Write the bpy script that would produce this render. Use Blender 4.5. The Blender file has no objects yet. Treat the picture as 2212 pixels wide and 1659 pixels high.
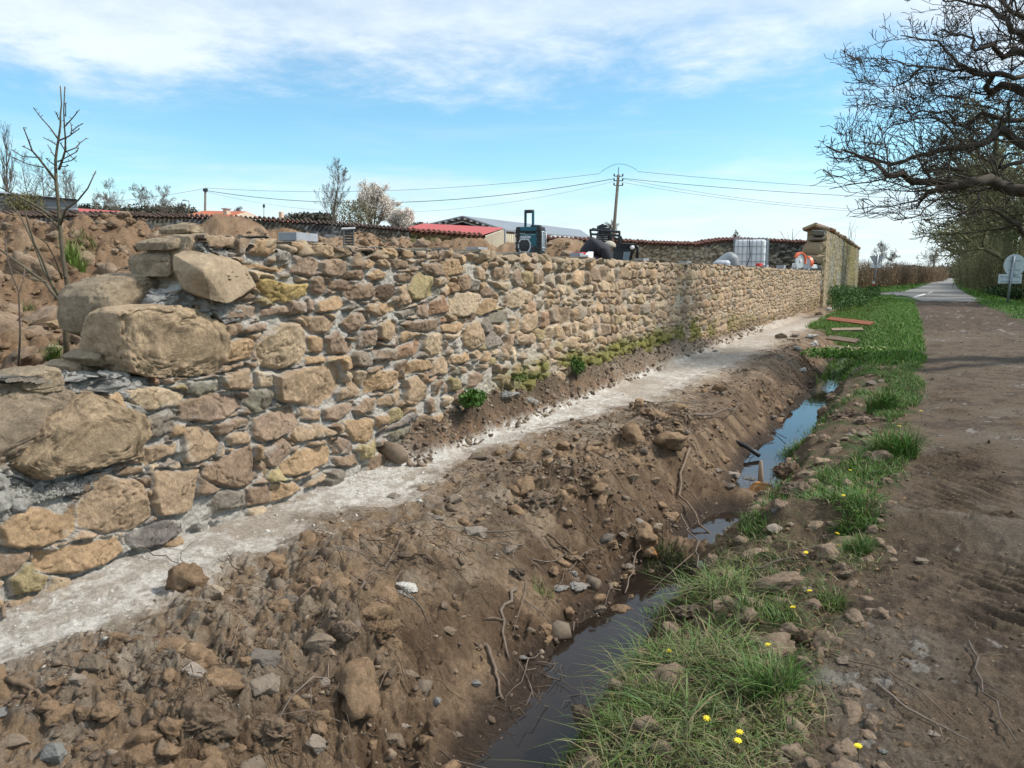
import bpy, bmesh, math, random
import numpy as np
from mathutils import Vector, Matrix
R = math.radians
scene = bpy.context.scene
col = scene.collection
# ------------------------------------------------------------------ camera, sky, sun
YAW = R(26.7); PITCH = R(8.3); CZ = 1.35; FPX = 1671.0; DW, DH = 2212.0, 1659.0
cam_d = bpy.data.cameras.new('camera'); cam = bpy.data.objects.new('camera', cam_d); col.objects.link(cam)
cam.location = (0, 0, CZ); cam.rotation_euler = (R(90) - PITCH, 0, YAW)
cam_d.sensor_width = 36; cam_d.lens = 36 * FPX / DW; cam_d.clip_start = 0.05; cam_d.clip_end = 6000
scene.camera = cam
SUN_AZ = R(62)      # from +Y towards +X : the sun stands on the road side of the wall
SUN_EL = R(46)
world = bpy.data.worlds.new('World'); scene.world = world; world.use_nodes = True
wt = world.node_tree; wt.nodes.clear()
def wn(t, **k):
    n = wt.nodes.new(t)
    for a, b in k.items(): setattr(n, a, b)
    return n
def wl(a, b): wt.links.new(a, b)
def wmath(op, a, b=None, c=None, clamp=False):
    n = wn('ShaderNodeMath', operation=op); n.use_clamp = clamp
    for i, v in enumerate((a, b, c)):
        if v is None: continue
        if isinstance(v, (int, float)): n.inputs[i].default_value = v
        else: wl(v, n.inputs[i])
    return n.outputs[0]
def wmap(v, a, b, c=0.0, d=1.0):
    n = wn('ShaderNodeMapRange', interpolation_type='SMOOTHSTEP')
    wl(v, n.inputs[0])
    for i, q in enumerate((a, b, c, d)): n.inputs[1 + i].default_value = q
    return n.outputs[0]
sky = wn('ShaderNodeTexSky', sky_type='NISHITA'); sky.sun_disc = False
sky.sun_elevation = SUN_EL; sky.sun_rotation = SUN_AZ; sky.air_density = 1.0; sky.dust_density = 0.6; sky.ozone_density = 1.6
tc = wn('ShaderNodeTexCoord'); sep = wn('ShaderNodeSeparateXYZ'); wl(tc.outputs['Generated'], sep.inputs[0])
X, Y, Z = sep.outputs
zz = wmath('ADD', wmath('MAXIMUM', Z, 0.0), 0.10)
comb = wn('ShaderNodeCombineXYZ'); wl(wmath('DIVIDE', X, zz), comb.inputs[0]); wl(wmath('DIVIDE', Y, zz), comb.inputs[1])
def wnoise(scale, detail, rough, vec, dist=0.0):
    n = wn('ShaderNodeTexNoise'); n.inputs['Scale'].default_value = scale; n.inputs['Detail'].default_value = detail
    n.inputs['Roughness'].default_value = rough; n.inputs['Distortion'].default_value = dist; wl(vec, n.inputs['Vector'])
    return n.outputs['Fac']
n1 = wnoise(0.42, 9, 0.62, comb.outputs[0], 0.3)
n2 = wnoise(1.9, 8, 0.65, comb.outputs[0], 0.2)
el = wmath('MULTIPLY', wmath('ARCSINE', Z), 57.2958)
# high broken cloud sheet, a clear blue belt below it, milky air towards the horizon
tex = wmath('ADD', wmath('MULTIPLY', n1, 0.65), wmath('MULTIPLY', n2, 0.35))
elw = wmath('ADD', el, wmath('MULTIPLY', wmath('SUBTRACT', tex, 0.5), 26.0))
high = wmap(elw, 11.0, 16.0)
broken = wmap(tex, 0.36, 0.60, 0.55, 1.0)
c_high = wmath('MULTIPLY', high, broken)
mp = wn('ShaderNodeMapping'); mp.inputs['Scale'].default_value = (1, 1, 7); wl(tc.outputs['Generated'], mp.inputs[0])
n3 = wnoise(3.2, 7, 0.6, mp.outputs[0], 0.4)
elh = wmath('ADD', el, wmath('MULTIPLY', wmath('SUBTRACT', n3, 0.5), -9.0))
c_low = wmap(elh, 8.0, 3.0, 0.0, 0.85)
streak = wmap(n3, 0.45, 0.70, 0.0, 0.14)
mask = wmath('MAXIMUM', c_high, wmath('MAXIMUM', c_low, streak), clamp=True)
BG = 0.115
skc = wn('ShaderNodeHueSaturation'); skc.inputs['Saturation'].default_value = 1.12; wl(sky.outputs[0], skc.inputs['Color'])
shade = wmap(n2, 0.3, 0.7, 0.90, 1.06)
cc = wn('ShaderNodeMix', data_type='RGBA', blend_type='MULTIPLY'); cc.inputs[0].default_value = 1
cc.inputs[6].default_value = (5.3, 5.9, 6.5, 1)
sh3 = wn('ShaderNodeCombineXYZ'); [wl(shade, sh3.inputs[i]) for i in range(3)]
wl(sh3.outputs[0], cc.inputs[7])
tn = wn('ShaderNodeMix', data_type='RGBA', blend_type='MULTIPLY'); tn.inputs[0].default_value = 1; wl(skc.outputs[0], tn.inputs[6]); tn.inputs[7].default_value = (.86, 1.12, 1.10, 1)
mx = wn('ShaderNodeMix', data_type='RGBA'); wl(wmath('MULTIPLY', mask, 0.92), mx.inputs[0]); wl(tn.outputs[2], mx.inputs[6]); wl(cc.outputs[2], mx.inputs[7])
bg = wn('ShaderNodeBackground'); bg.inputs['Strength'].default_value = BG; wl(mx.outputs[2], bg.inputs[0])
wo = wn('ShaderNodeOutputWorld'); wl(bg.outputs[0], wo.inputs[0])
sd = bpy.data.lights.new('sun', 'SUN'); sd.energy = 3.1; sd.angle = R(5); sd.color = (1.0, 0.94, 0.85)
sun = bpy.data.objects.new('sun', sd); col.objects.link(sun)
sdir = Vector((math.sin(SUN_AZ) * math.cos(SUN_EL), math.cos(SUN_AZ) * math.cos(SUN_EL), math.sin(SUN_EL)))
sun.rotation_euler = sdir.to_track_quat('Z', 'Y').to_euler()
scene.view_settings.view_transform = 'Standard'; scene.view_settings.look = 'None'
scene.view_settings.exposure = 0.6; scene.view_settings.gamma = 1.0

# ------------------------------------------------------------------ geometry helpers
cA, sA, cP, sP = math.cos(YAW), math.sin(YAW), math.cos(PITCH), math.sin(PITCH)
def ray(x, y):
    a = (x - DW / 2) / FPX; b = -(y - DH / 2) / FPX
    cx, cy, cz = a, cP + b * sP, -sP + b * cP
    return np.array([cx * cA - cy * sA, cx * sA + cy * cA, cz]), cy
def at(x, y, dist):                 # point seen at photo position x, y at forward distance dist
    r, cy = ray(x, y); return Vector(r * (dist / cy)) + Vector((0, 0, CZ))
def onz(x, y, z):
    r, cy = ray(x, y); return Vector(r * ((z - CZ) / r[2])) + Vector((0, 0, CZ))
WU = -3.2                           # the wall's road face stands in the plane X = WU and runs along Y
def onw(x, y, u=WU):
    r, cy = ray(x, y); t = u / r[0]; return r[1] * t, CZ + r[2] * t
def S(x, y): return x * .8641, y * .8641        # photo pixels -> working units

def ih(ix, iy, iz, seed):
    h = (ix.astype(np.int64) * 374761393 + iy.astype(np.int64) * 668265263 + iz * 2147483647 + seed * 974634777) & 0xffffffff
    h = ((h ^ (h >> 13)) * 1274126177) & 0xffffffff
    h = ((h ^ (h >> 16)) * 2246822519) & 0xffffffff
    return ((h ^ (h >> 15)) & 0xffffff) / float(0x1000000)
def vn(x, y, seed=0):
    ix = np.floor(x); iy = np.floor(y); fx = x - ix; fy = y - iy
    fx = fx * fx * fx * (fx * (fx * 6 - 15) + 10); fy = fy * fy * fy * (fy * (fy * 6 - 15) + 10)
    a = ih(ix, iy, 0, seed); b = ih(ix + 1, iy, 0, seed); c = ih(ix, iy + 1, 0, seed); d = ih(ix + 1, iy + 1, 0, seed)
    return ((a * (1 - fx) + b * fx) * (1 - fy) + (c * (1 - fx) + d * fx) * fy) * 2 - 1
def fbm(x, y, o=4, seed=0, g=0.5):
    s = 0; a = 1.0; t = 0
    for k in range(o):
        s = s + a * vn(x * 2 ** k + 17.3 * k, y * 2 ** k - 9.1 * k, seed + k); t += a; a *= g
    return s / t
def vn3(x, y, z, seed=0):
    iz = np.floor(z); fz = z - iz; fz = fz * fz * (3 - 2 * fz)
    def pl(k):
        return vn(x + 31.7 * ((k * 13) % 101), y + 57.1 * ((k * 29) % 97), seed)
    return pl(iz) * (1 - fz) + pl(iz + 1) * fz
def worley(x, y, seed=0):
    ix = np.floor(x); iy = np.floor(y)
    f1 = np.full(x.shape, 9.0); f2 = f1.copy(); idv = np.zeros(x.shape)
    for dx in (-1, 0, 1):
        for dy in (-1, 0, 1):
            cx = ix + dx; cy = iy + dy
            px = cx + ih(cx, cy, 1, seed); py = cy + ih(cx, cy, 2, seed)
            d = np.hypot(px - x, py - y)
            m = d < f1
            f2 = np.where(m, f1, np.minimum(f2, d)); idv = np.where(m, ih(cx, cy, 3, seed), idv); f1 = np.where(m, d, f1)
    return f1, f2, idv
def sm(x, a, b):
    t = np.clip((x - a) / (b - a), 0, 1); return t * t * (3 - 2 * t)

def mesh_from(name, V, F, mat=None, parent=None, cols=None, smooth=False):
    V = np.asarray(V, dtype=np.float32); F = np.asarray(F, dtype=np.int32)
    me = bpy.data.meshes.new(name)
    me.vertices.add(len(V)); me.vertices.foreach_set('co', V.ravel())
    k = F.shape[1]; me.loops.add(F.size); me.loops.foreach_set('vertex_index', F.ravel())
    me.polygons.add(len(F)); me.polygons.foreach_set('loop_start', np.arange(0, F.size, k, dtype=np.int32))
    if smooth: me.polygons.foreach_set('use_smooth', np.ones(len(F), dtype=bool))
    me.update(calc_edges=True)
    if cols is not None:
        a = me.color_attributes.new('Col', 'FLOAT_COLOR', 'POINT')
        c = np.ones((len(V), 4), dtype=np.float32); c[:, :3] = np.clip(cols, 0, 1); a.data.foreach_set('color', c.ravel())
    if mat: me.materials.append(mat)
    o = bpy.data.objects.new(name, me); col.objects.link(o)
    if parent: o.parent = parent
    return o
def tag(o, label=None, cat=None, group=None, kind=None):
    if label: o['label'] = label
    if cat: o['category'] = cat
    if group: o['group'] = group
    if kind: o['kind'] = kind
    return o
def empty(name, loc, label, cat, group=None, rz=0):
    o = bpy.data.objects.new(name, None); col.objects.link(o); o.location = loc; o.rotation_euler = (0, 0, rz)
    o.empty_display_size = .1
    return tag(o, label, cat, group)
class MB:                            # collects simple solids into ONE mesh
    def __init__(s): s.bm = bmesh.new()
    def box(s, c, d, rot=None, bev=0.0):
        r = bmesh.ops.create_cube(s.bm, size=1.0)
        vs = r['verts']
        M = Matrix.Translation(Vector(c)) @ (rot.to_4x4() if rot else Matrix()) @ Matrix.Diagonal((d[0], d[1], d[2], 1))
        bmesh.ops.transform(s.bm, matrix=M, verts=vs)
        if bev > 0:
            ed = list({e for v in vs for e in v.link_edges})
            bmesh.ops.bevel(s.bm, geom=ed, offset=bev, segments=2, affect='EDGES', profile=.6)
        return s
    def tube(s, pts, rad, n=8, cap=True):
        pts = [Vector(p) for p in pts]; rings = []
        if not hasattr(rad, '__len__'): rad = [rad] * len(pts)
        for i, p in enumerate(pts):
            t = (pts[min(i + 1, len(pts) - 1)] - pts[max(i - 1, 0)]).normalized()
            a = t.orthogonal().normalized() if i == 0 else (a - t * a.dot(t)).normalized()
            b = t.cross(a)
            rings.append([s.bm.verts.new(p + (a * math.cos(6.2832 * k / n) + b * math.sin(6.2832 * k / n)) * rad[i]) for k in range(n)])
        for i in range(len(rings) - 1):
            for k in range(n):
                s.bm.faces.new((rings[i][k], rings[i][(k + 1) % n], rings[i + 1][(k + 1) % n], rings[i + 1][k]))
        if cap: s.bm.faces.new(rings[0][::-1]); s.bm.faces.new(rings[-1])
        return s
    def poly(s, pts, ext):
        a = [s.bm.verts.new(Vector(p)) for p in pts]; e = Vector(ext); b = [s.bm.verts.new(Vector(p) + e) for p in pts]
        n = len(a)
        s.bm.faces.new(a[::-1]); s.bm.faces.new(b)
        for i in range(n): s.bm.faces.new((a[i], a[(i + 1) % n], b[(i + 1) % n], b[i]))
        return s
    def quad(s, *p):
        s.bm.faces.new([s.bm.verts.new(Vector(q)) for q in p]); return s
    def build(s, name, mat, parent=None, smooth=False):
        bmesh.ops.recalc_face_normals(s.bm, faces=s.bm.faces[:])
        me = bpy.data.meshes.new(name); s.bm.to_mesh(me); s.bm.free()
        if smooth:
            for p in me.polygons: p.use_smooth = True
        me.materials.append(mat); o = bpy.data.objects.new(name, me); col.objects.link(o)
        if parent: o.parent = parent
        return o

# ------------------------------------------------------------------ materials
def new_mat(name):
    m = bpy.data.materials.new(name); m.use_nodes = True; nt = m.node_tree
    return m, nt, nt.nodes['Principled BSDF']
def earth_mat(name, base=None, rough=0.92, n_scale=18, n_amt=0.35, bump=(60, 0.5, 0.01), bump2=(300, .5, .003), rnd=0.0, spec=0.25, speck=None, vary=(0.8, 1.2), fine=0.0):
    m, nt, bs = new_mat(name); N = nt.nodes; Lk = nt.links.new
    tcn = N.new('ShaderNodeNewGeometry'); vec = tcn.outputs['Position']
    if base is None:
        a = N.new('ShaderNodeAttribute'); a.attribute_name = 'Col'; colr = a.outputs['Color']
    else:
        a = N.new('ShaderNodeRGB'); a.outputs[0].default_value = (*base, 1); colr = a.outputs[0]
    def noise(sc, det=6, ro=.6):
        n = N.new('ShaderNodeTexNoise'); n.inputs['Scale'].default_value = sc; n.inputs['Detail'].default_value = det
        n.inputs['Roughness'].default_value = ro; Lk(vec, n.inputs['Vector']); return n
    n = noise(n_scale, 7, .68)
    mr = N.new('ShaderNodeMapRange'); Lk(n.outputs[0], mr.inputs[0]); mr.inputs[1].default_value = .28; mr.inputs[2].default_value = .72
    mr.inputs[3].default_value = 1 - n_amt; mr.inputs[4].default_value = 1 + n_amt
    v = N.new('ShaderNodeVectorMath'); v.operation = 'SCALE'; Lk(colr, v.inputs[0]); Lk(mr.outputs[0], v.inputs['Scale'])
    c = v.outputs[0]
    if fine:
        n5 = noise(n_scale * 4.3, 6, .75); m5 = N.new('ShaderNodeMapRange'); Lk(n5.outputs[0], m5.inputs[0]); m5.inputs[1].default_value = .3; m5.inputs[2].default_value = .7
        m5.inputs[3].default_value = 1 - fine; m5.inputs[4].default_value = 1 + fine
        v5 = N.new('ShaderNodeVectorMath'); v5.operation = 'SCALE'; Lk(c, v5.inputs[0]); Lk(m5.outputs[0], v5.inputs['Scale']); c = v5.outputs[0]
    if rnd:
        oi = N.new('ShaderNodeObjectInfo'); mr2 = N.new('ShaderNodeMapRange'); Lk(oi.outputs['Random'], mr2.inputs[0])
        mr2.inputs[3].default_value = vary[0]; mr2.inputs[4].default_value = vary[1]
        v2 = N.new('ShaderNodeVectorMath'); v2.operation = 'SCALE'; Lk(c, v2.inputs[0]); Lk(mr2.outputs[0], v2.inputs['Scale']); c = v2.outputs[0]
        hs = N.new('ShaderNodeHueSaturation'); Lk(c, hs.inputs['Color'])
        mm = N.new('ShaderNodeMath'); mm.operation = 'MULTIPLY_ADD'; Lk(oi.outputs['Random'], mm.inputs[0]); mm.inputs[1].default_value = 7.31; mm.inputs[2].default_value = 0
        fr = N.new('ShaderNodeMath'); fr.operation = 'FRACT'; Lk(mm.outputs[0], fr.inputs[0])
        mr3 = N.new('ShaderNodeMapRange'); Lk(fr.outputs[0], mr3.inputs[0]); mr3.inputs[3].default_value = 1 - rnd; mr3.inputs[4].default_value = 1 + rnd * .4
        Lk(mr3.outputs[0], hs.inputs['Saturation']); c = hs.outputs[0]
    if speck:
        sc, thr, cl, amt = speck
        ns = noise(sc, 4, .75); m4 = N.new('ShaderNodeMapRange'); Lk(ns.outputs[0], m4.inputs[0]); m4.inputs[1].default_value = thr; m4.inputs[2].default_value = thr + .06
        m4.inputs[4].default_value = amt
        mx = N.new('ShaderNodeMix'); mx.data_type = 'RGBA'; Lk(m4.outputs[0], mx.inputs[0]); Lk(c, mx.inputs[6]); mx.inputs[7].default_value = (*cl, 1); c = mx.outputs[2]
    Lk(c, bs.inputs['Base Color']); bs.inputs['Roughness'].default_value = rough
    bs.inputs['Specular IOR Level'].default_value = spec
    prev = None
    for b in (bump, bump2):
        if not b: continue
        nb = noise(b[0], 8, .7); bp = N.new('ShaderNodeBump'); bp.inputs['Strength'].default_value = b[1]; bp.inputs['Distance'].default_value = b[2]
        Lk(nb.outputs[0], bp.inputs['Height'])
        if prev: Lk(prev, bp.inputs['Normal'])
        prev = bp.outputs[0]
    if prev: Lk(prev, bs.inputs['Normal'])
    return m
def plain(name, c, rough=.6, metal=0.0, spec=.5, noise=0.12, sc=8, bump=0.0):
    m = earth_mat(name, c, rough, sc, noise, (sc * 6, .3, bump) if bump else None, None, spec=spec)
    m.node_tree.nodes['Principled BSDF'].inputs['Metallic'].default_value = metal
    return m
M = {}
M['wall'] = earth_mat('wall stone', None, .93, 26, .30, (48, 1.0, .014), (230, .9, .005), speck=(85, .66, (.42, .39, .33), .55), fine=.3)
M['rock'] = earth_mat('boulder', (.37, .27, .168), .93, 9, .38, (26, 1.0, .025), (120, .9, .008), fine=.3, rnd=.3, speck=(30, .66, (.50, .44, .34), .5))
M['rust'] = earth_mat('rust stained stone', (.40, .19, .065), .8, 9, .45, (35, .9, .012), (170, .6, .004), speck=(14, .55, (.22, .15, .10), .8), fine=.25)
M['rockdull'] = earth_mat('rough stone', (.225, .172, .122), .93, 11, .30, (35, .9, .012), fine=.25, bump2=(170, .6, .004)) if 0 else earth_mat('rough stone', (.225, .172, .122), .93, 11, .30, (35, .9, .012), (170, .6, .004), rnd=.35, speck=(60, .7, (.4, .37, .32), .4), vary=(.65, 1.3))
M['rockgrey'] = earth_mat('slate stone', (.15, .145, .13), .85, 12, .3, (35, .6, .01), (170, .6, .004), rnd=.4, vary=(.8, 1.4))
M['clod'] = earth_mat('mud clod', (.205, .140, .088), .95, 20, .4, (45, 1., .02), (200, .9, .006), fine=.25, rnd=.25, vary=(.7, 1.35))
M['heap'] = earth_mat('heap soil clod', (.25, .172, .108), .95, 20, .35, (45, 1., .02), (200, .9, .006), fine=.25, rnd=.2, vary=(.8, 1.2))
M['ground'] = earth_mat('soil', None, .93, 34, .34, (60, 1., .022), (260, 1., .008), fine=.28, speck=(150, .69, (.42, .36, .28), .55))
M['track'] = earth_mat('track mud', None, .88, 30, .32, (50, 1., .026), (240, 1., .008), fine=.42, spec=.3, speck=(120, .70, (.38, .33, .26), .5))
M['lime'] = earth_mat('lime dust', (.56, .53, .48), .95, 40, .2, (70, .9, .01), (300, .9, .004))
M['grass'] = earth_mat('grass blade', None, .6, 5, .12, None, None, spec=.3)
M['bark'] = earth_mat('bark', (.062, .050, .038), .9, 25, .35, (50, .8, .01), None)
M['barkyoung'] = earth_mat('young bark', (.115, .098, .065), .8, 25, .3, (80, .5, .004), None)
M['twig'] = earth_mat('twig', (.15, .125, .10), .9, 4, .3, None, None, rnd=.2)  # lightened: haze over the far trees is put into the colour
M['twigbrown'] = earth_mat('hedge twig', (.20, .145, .095), .9, 1.5, .4, None, None, rnd=.2)
M['twiggreen'] = earth_mat('mossy twig', (.17, .16, .08), .9, 1.2, .4, None, None, rnd=.1)
M['root'] = earth_mat('root', (.135, .098, .068), .85, 30, .3, (80, .6, .005), None, rnd=.3, vary=(.6, 1.4))
M['asphalt'] = earth_mat('asphalt', (.20, .195, .185), .85, .9, .12, (90, .4, .004), None)
M['paint'] = plain('road paint', (.72, .72, .70), .7)
M['block'] = earth_mat('concrete block', (.30, .32, .35), .9, 14, .16, (120, .5, .003), None)
M['oldwall'] = earth_mat('old wall', None, .95, 6, .25, (30, .6, .02), None)
M['tile'] = earth_mat('clay tile', (.17, .066, .042), .85, 3, .45, (40, .4, .006), None, rnd=.2)
M['tiledark'] = earth_mat('weathered tile', (.085, .058, .045), .9, 2, .5, (40, .4, .006), None, rnd=.3)
M['redsheet'] = earth_mat('red sheet roof', (.40, .075, .065), .6, 1.5, .15, None, None)
M['greysheet'] = earth_mat('grey sheet roof', (.20, .225, .25), .5, .6, .1, None, None, spec=.4)
M['cream'] = earth_mat('cream cladding', (.55, .50, .40), .7, 1.2, .14, None, None)
M['render'] = earth_mat('house render', (.55, .46, .36), .85, .8, .1, None, None)
M['orange'] = earth_mat('orange tile roof', (.42, .13, .065), .8, 1.6, .22, None, None)
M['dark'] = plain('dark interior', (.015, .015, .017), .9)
M['shed'] = plain('barn metal frame', (.33, .34, .35), .5)
M['wood'] = earth_mat('pole wood', (.17, .145, .115), .9, 4, .3, (30, .5, .01), None)
M['plank'] = earth_mat('plank wood', (.24, .185, .13), .85, 12, .3, (60, .5, .004), None)
M['plankred'] = earth_mat('red plank', (.34, .13, .075), .8, 12, .25, (60, .5, .004), None)
M['wire'] = plain('wire', (.03, .03, .035), .6)
M['signgrey'] = plain('sign back', (.45, .48, .50), .5, .3)
M['signpost'] = plain('sign post', (.30, .32, .35), .45, .6)
M['white'] = plain('white plastic', (.74, .76, .78), .45)
M['red'] = plain('red plastic', (.55, .035, .03), .45)
M['orangepl'] = plain('orange plastic', (.75, .13, .04), .4)
M['teal'] = plain('teal plastic', (.005, .095, .135), .42, noise=.1)
M['black'] = plain('black rubber', (.017, .018, .02), .55, noise=.2)
M['darkmetal'] = plain('black metal', (.03, .033, .04), .4, .3, noise=.2)
M['silver'] = plain('silver plastic', (.48, .50, .53), .35, .2)
M['clearpl'] = plain('dusty smoked plastic', (.16, .22, .26), .3)
M['galv'] = plain('galvanised cage', (.33, .35, .38), .4, .7)
M['tarp'] = plain('grey cover', (.22, .235, .25), .6, noise=.15)
M['foil'] = plain('cement sack', (.42, .44, .48), .4, .2, noise=.3, sc=20)
M['jacket'] = plain('dark jacket', (.022, .022, .030), .85, noise=.25, sc=14, bump=.01)
M['trouser'] = plain('work trousers', (.05, .055, .07), .9, noise=.2)
M['cap'] = plain('beige cap', (.42, .37, .30), .9)
M['skin'] = plain('skin', (.42, .24, .17), .6)
M['yellow'] = plain('yellow petals', (.80, .62, .02), .5)
M['blossom'] = earth_mat('blossom', (.62, .54, .52), .8, 1, .15, None, None)
M['ivy'] = earth_mat('ivy leaf', None, .6, 2, .3, None, None)
M['mortar'] = earth_mat('wet mortar', (.45, .425, .385), .95, 22, .25, (40, 1., .02), (160, .9, .006), fine=.2)
mw, nt, bs = new_mat('ditch water')
bs.inputs['Base Color'].default_value = (.018, .013, .010, 1); bs.inputs['Roughness'].default_value = .05; bs.inputs['IOR'].default_value = 1.33; bs.inputs['Specular IOR Level'].default_value = .5
nn = nt.nodes.new('ShaderNodeTexNoise'); nn.inputs['Scale'].default_value = 9; nn.inputs['Detail'].default_value = 3
bb = nt.nodes.new('ShaderNodeBump'); bb.inputs['Strength'].default_value = .12; bb.inputs['Distance'].default_value = .01
tcw = nt.nodes.new('ShaderNodeTexCoord'); nt.links.new(tcw.outputs['Object'], nn.inputs['Vector'])
nt.links.new(nn.outputs[0], bb.inputs['Height']); nt.links.new(bb.outputs[0], bs.inputs['Normal'])
M['water'] = mw

# ------------------------------------------------------------------ terrain
HEAPS = []      # (x, y, radius, height) of the soil heaps behind the wall
def heap(px, py, dist, rad, hgt=None, el=1.0):
    p = at(px, py, dist); HEAPS.append((p.x, p.y, rad, p.z if hgt is None else hgt, el))
for a in [(-330, 470, 7.5, 1.7), (-150, 455, 8.5, 1.8), (10, 470, 8.5, 1.5), (110, 478, 8.6, 1.3), (225, 472, 9.0, 1.3), (320, 500, 9.5, 1.4),
          (500, 474, 13.0, 1.25), (410, 503, 13, 1.6), (600, 512, 14, 1.6), (760, 520, 15, 1.5), (880, 528, 15, 1.4), (1010, 527, 17, 1.6), (1215, 524, 15.5, 1.2),
          (1110, 540, 17, 1.5), (690, 522, 16, 1.5), (945, 535, 14, 1.2)]:
    heap(*a)
DITCH = [(0, 0), (40, 0)]
def ditch_c(s): return np.interp(s, [2.2, 3.4, 4.1, 5.2, 7, 11], [-1.17, -1.25, -1.22, -1.10, -1.05, -1.02]) + .04 * vn(s * .9, s * 0 + 3, 5)
def track_edge(s): return np.interp(s, [0, 2.2, 3.0, 4.1, 6.3, 10, 20, 41], [-.28, -.21, -.15, -.08, .08, .26, .42, .40]) + .06 * vn(s * 2.3, s * 0, 8)
def lime_edge(s): return np.interp(s, [1, 2.2, 4, 5.2, 7.4, 14.8, 23], [-2.62, -2.75, -2.78, -2.76, -2.42, -2.25, -2.2]) + .13 * vn(s * 2.1, s * 0, 9) + .05 * vn(s * 7, s * 0, 10)
def base_h(u, s):
    uw = u - (ditch_c(s) + 1.1)
    open_ = sm(s, 30, 20)
    prof = np.interp(uw, [-3.4, -2.8, -2.2, -1.85, -1.62, -1.42, -1.26, -1.1, -.95, -.84, -.70, -.5, 0, .4, 3.6, 30],
                     [0, -.005, -.02, -.05, -.16, -.36, -.47, -.52, -.50, -.38, -.20, -.12, -.07, -.05, -.05, -.05])
    flat = np.interp(u, [-3.4, -2.4, -1.9, -1.1, -.7, 0, 30], [-.1, -.12, -.2, -.35, -.12, -.02, -.05])
    prof = prof + .16 * np.exp(-((s - 4.62) / .20) ** 2) * sm(u, -2, -1.5) + .13 * np.exp(-((s - 6.05) / .22) ** 2) * sm(u, -2, -1.4) * sm(u, -.7, -1.0) + .05 * vn(s * 2.1, u * 2.5, 91) * np.exp(-((uw + 1.1) / .35) ** 2)
    far = sm(s, 17, 24)
    f = prof * (1 - far) + flat * far
    f = f * (1 - sm(s, 30, 41)) + (-.05) * sm(s, 30, 41)
    f = f - .10 * sm(s, 5, 34) * sm(u, -2.2, -3.1) * (1 - sm(s, 36, 44))
    # earth left against the wall foot
    bank = .30 * sm(s, 4.15, 4.8) * (1 - .55 * sm(s, 11, 17)) * (1 - sm(s, 26, 34))
    f = f + bank * (1 - sm(u + .07 * vn(s * 2.7, s * 0, 4), -3.15, -2.92)) * (.8 + .3 * vn(s * 1.7, u * 2, 6))
    g = .80 + .10 * sm(-u, 4.2, 6) + .12 * sm(s, 3, 12) + .06 * fbm(u * .7, s * .7, 3, 21)
    g = g - .32 * sm(s, 3.2, 1.6) * sm(u, -6.0, -4.2)
    g0 = g
    for (hx, hy, rr, hz, e) in HEAPS:
        d = np.hypot(u - hx, s - hy) / rr
        g = np.maximum(g, g0 + (hz - .97) * np.exp(-d ** 2 * 1.3))
    gard = sm(u, -3.48, -3.52)
    ins = gard * (1 - sm(s, 45, 55) * 0)
    out = f * (1 - ins) + g * ins
    return out
def clods(u, s, sc, seed, r0=.55):
    wx = u + .25 / sc * vn(u * sc * 1.3, s * sc * 1.3, seed + 50); wy = s + .25 / sc * vn(u * sc * 1.3 + 9, s * sc * 1.3, seed + 51)
    f1, f2, i = worley(wx * sc, wy * sc, seed)
    return np.clip((f2 - f1) * 1.6, 0, 1) ** .6 * (i ** 1.4), i
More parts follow.
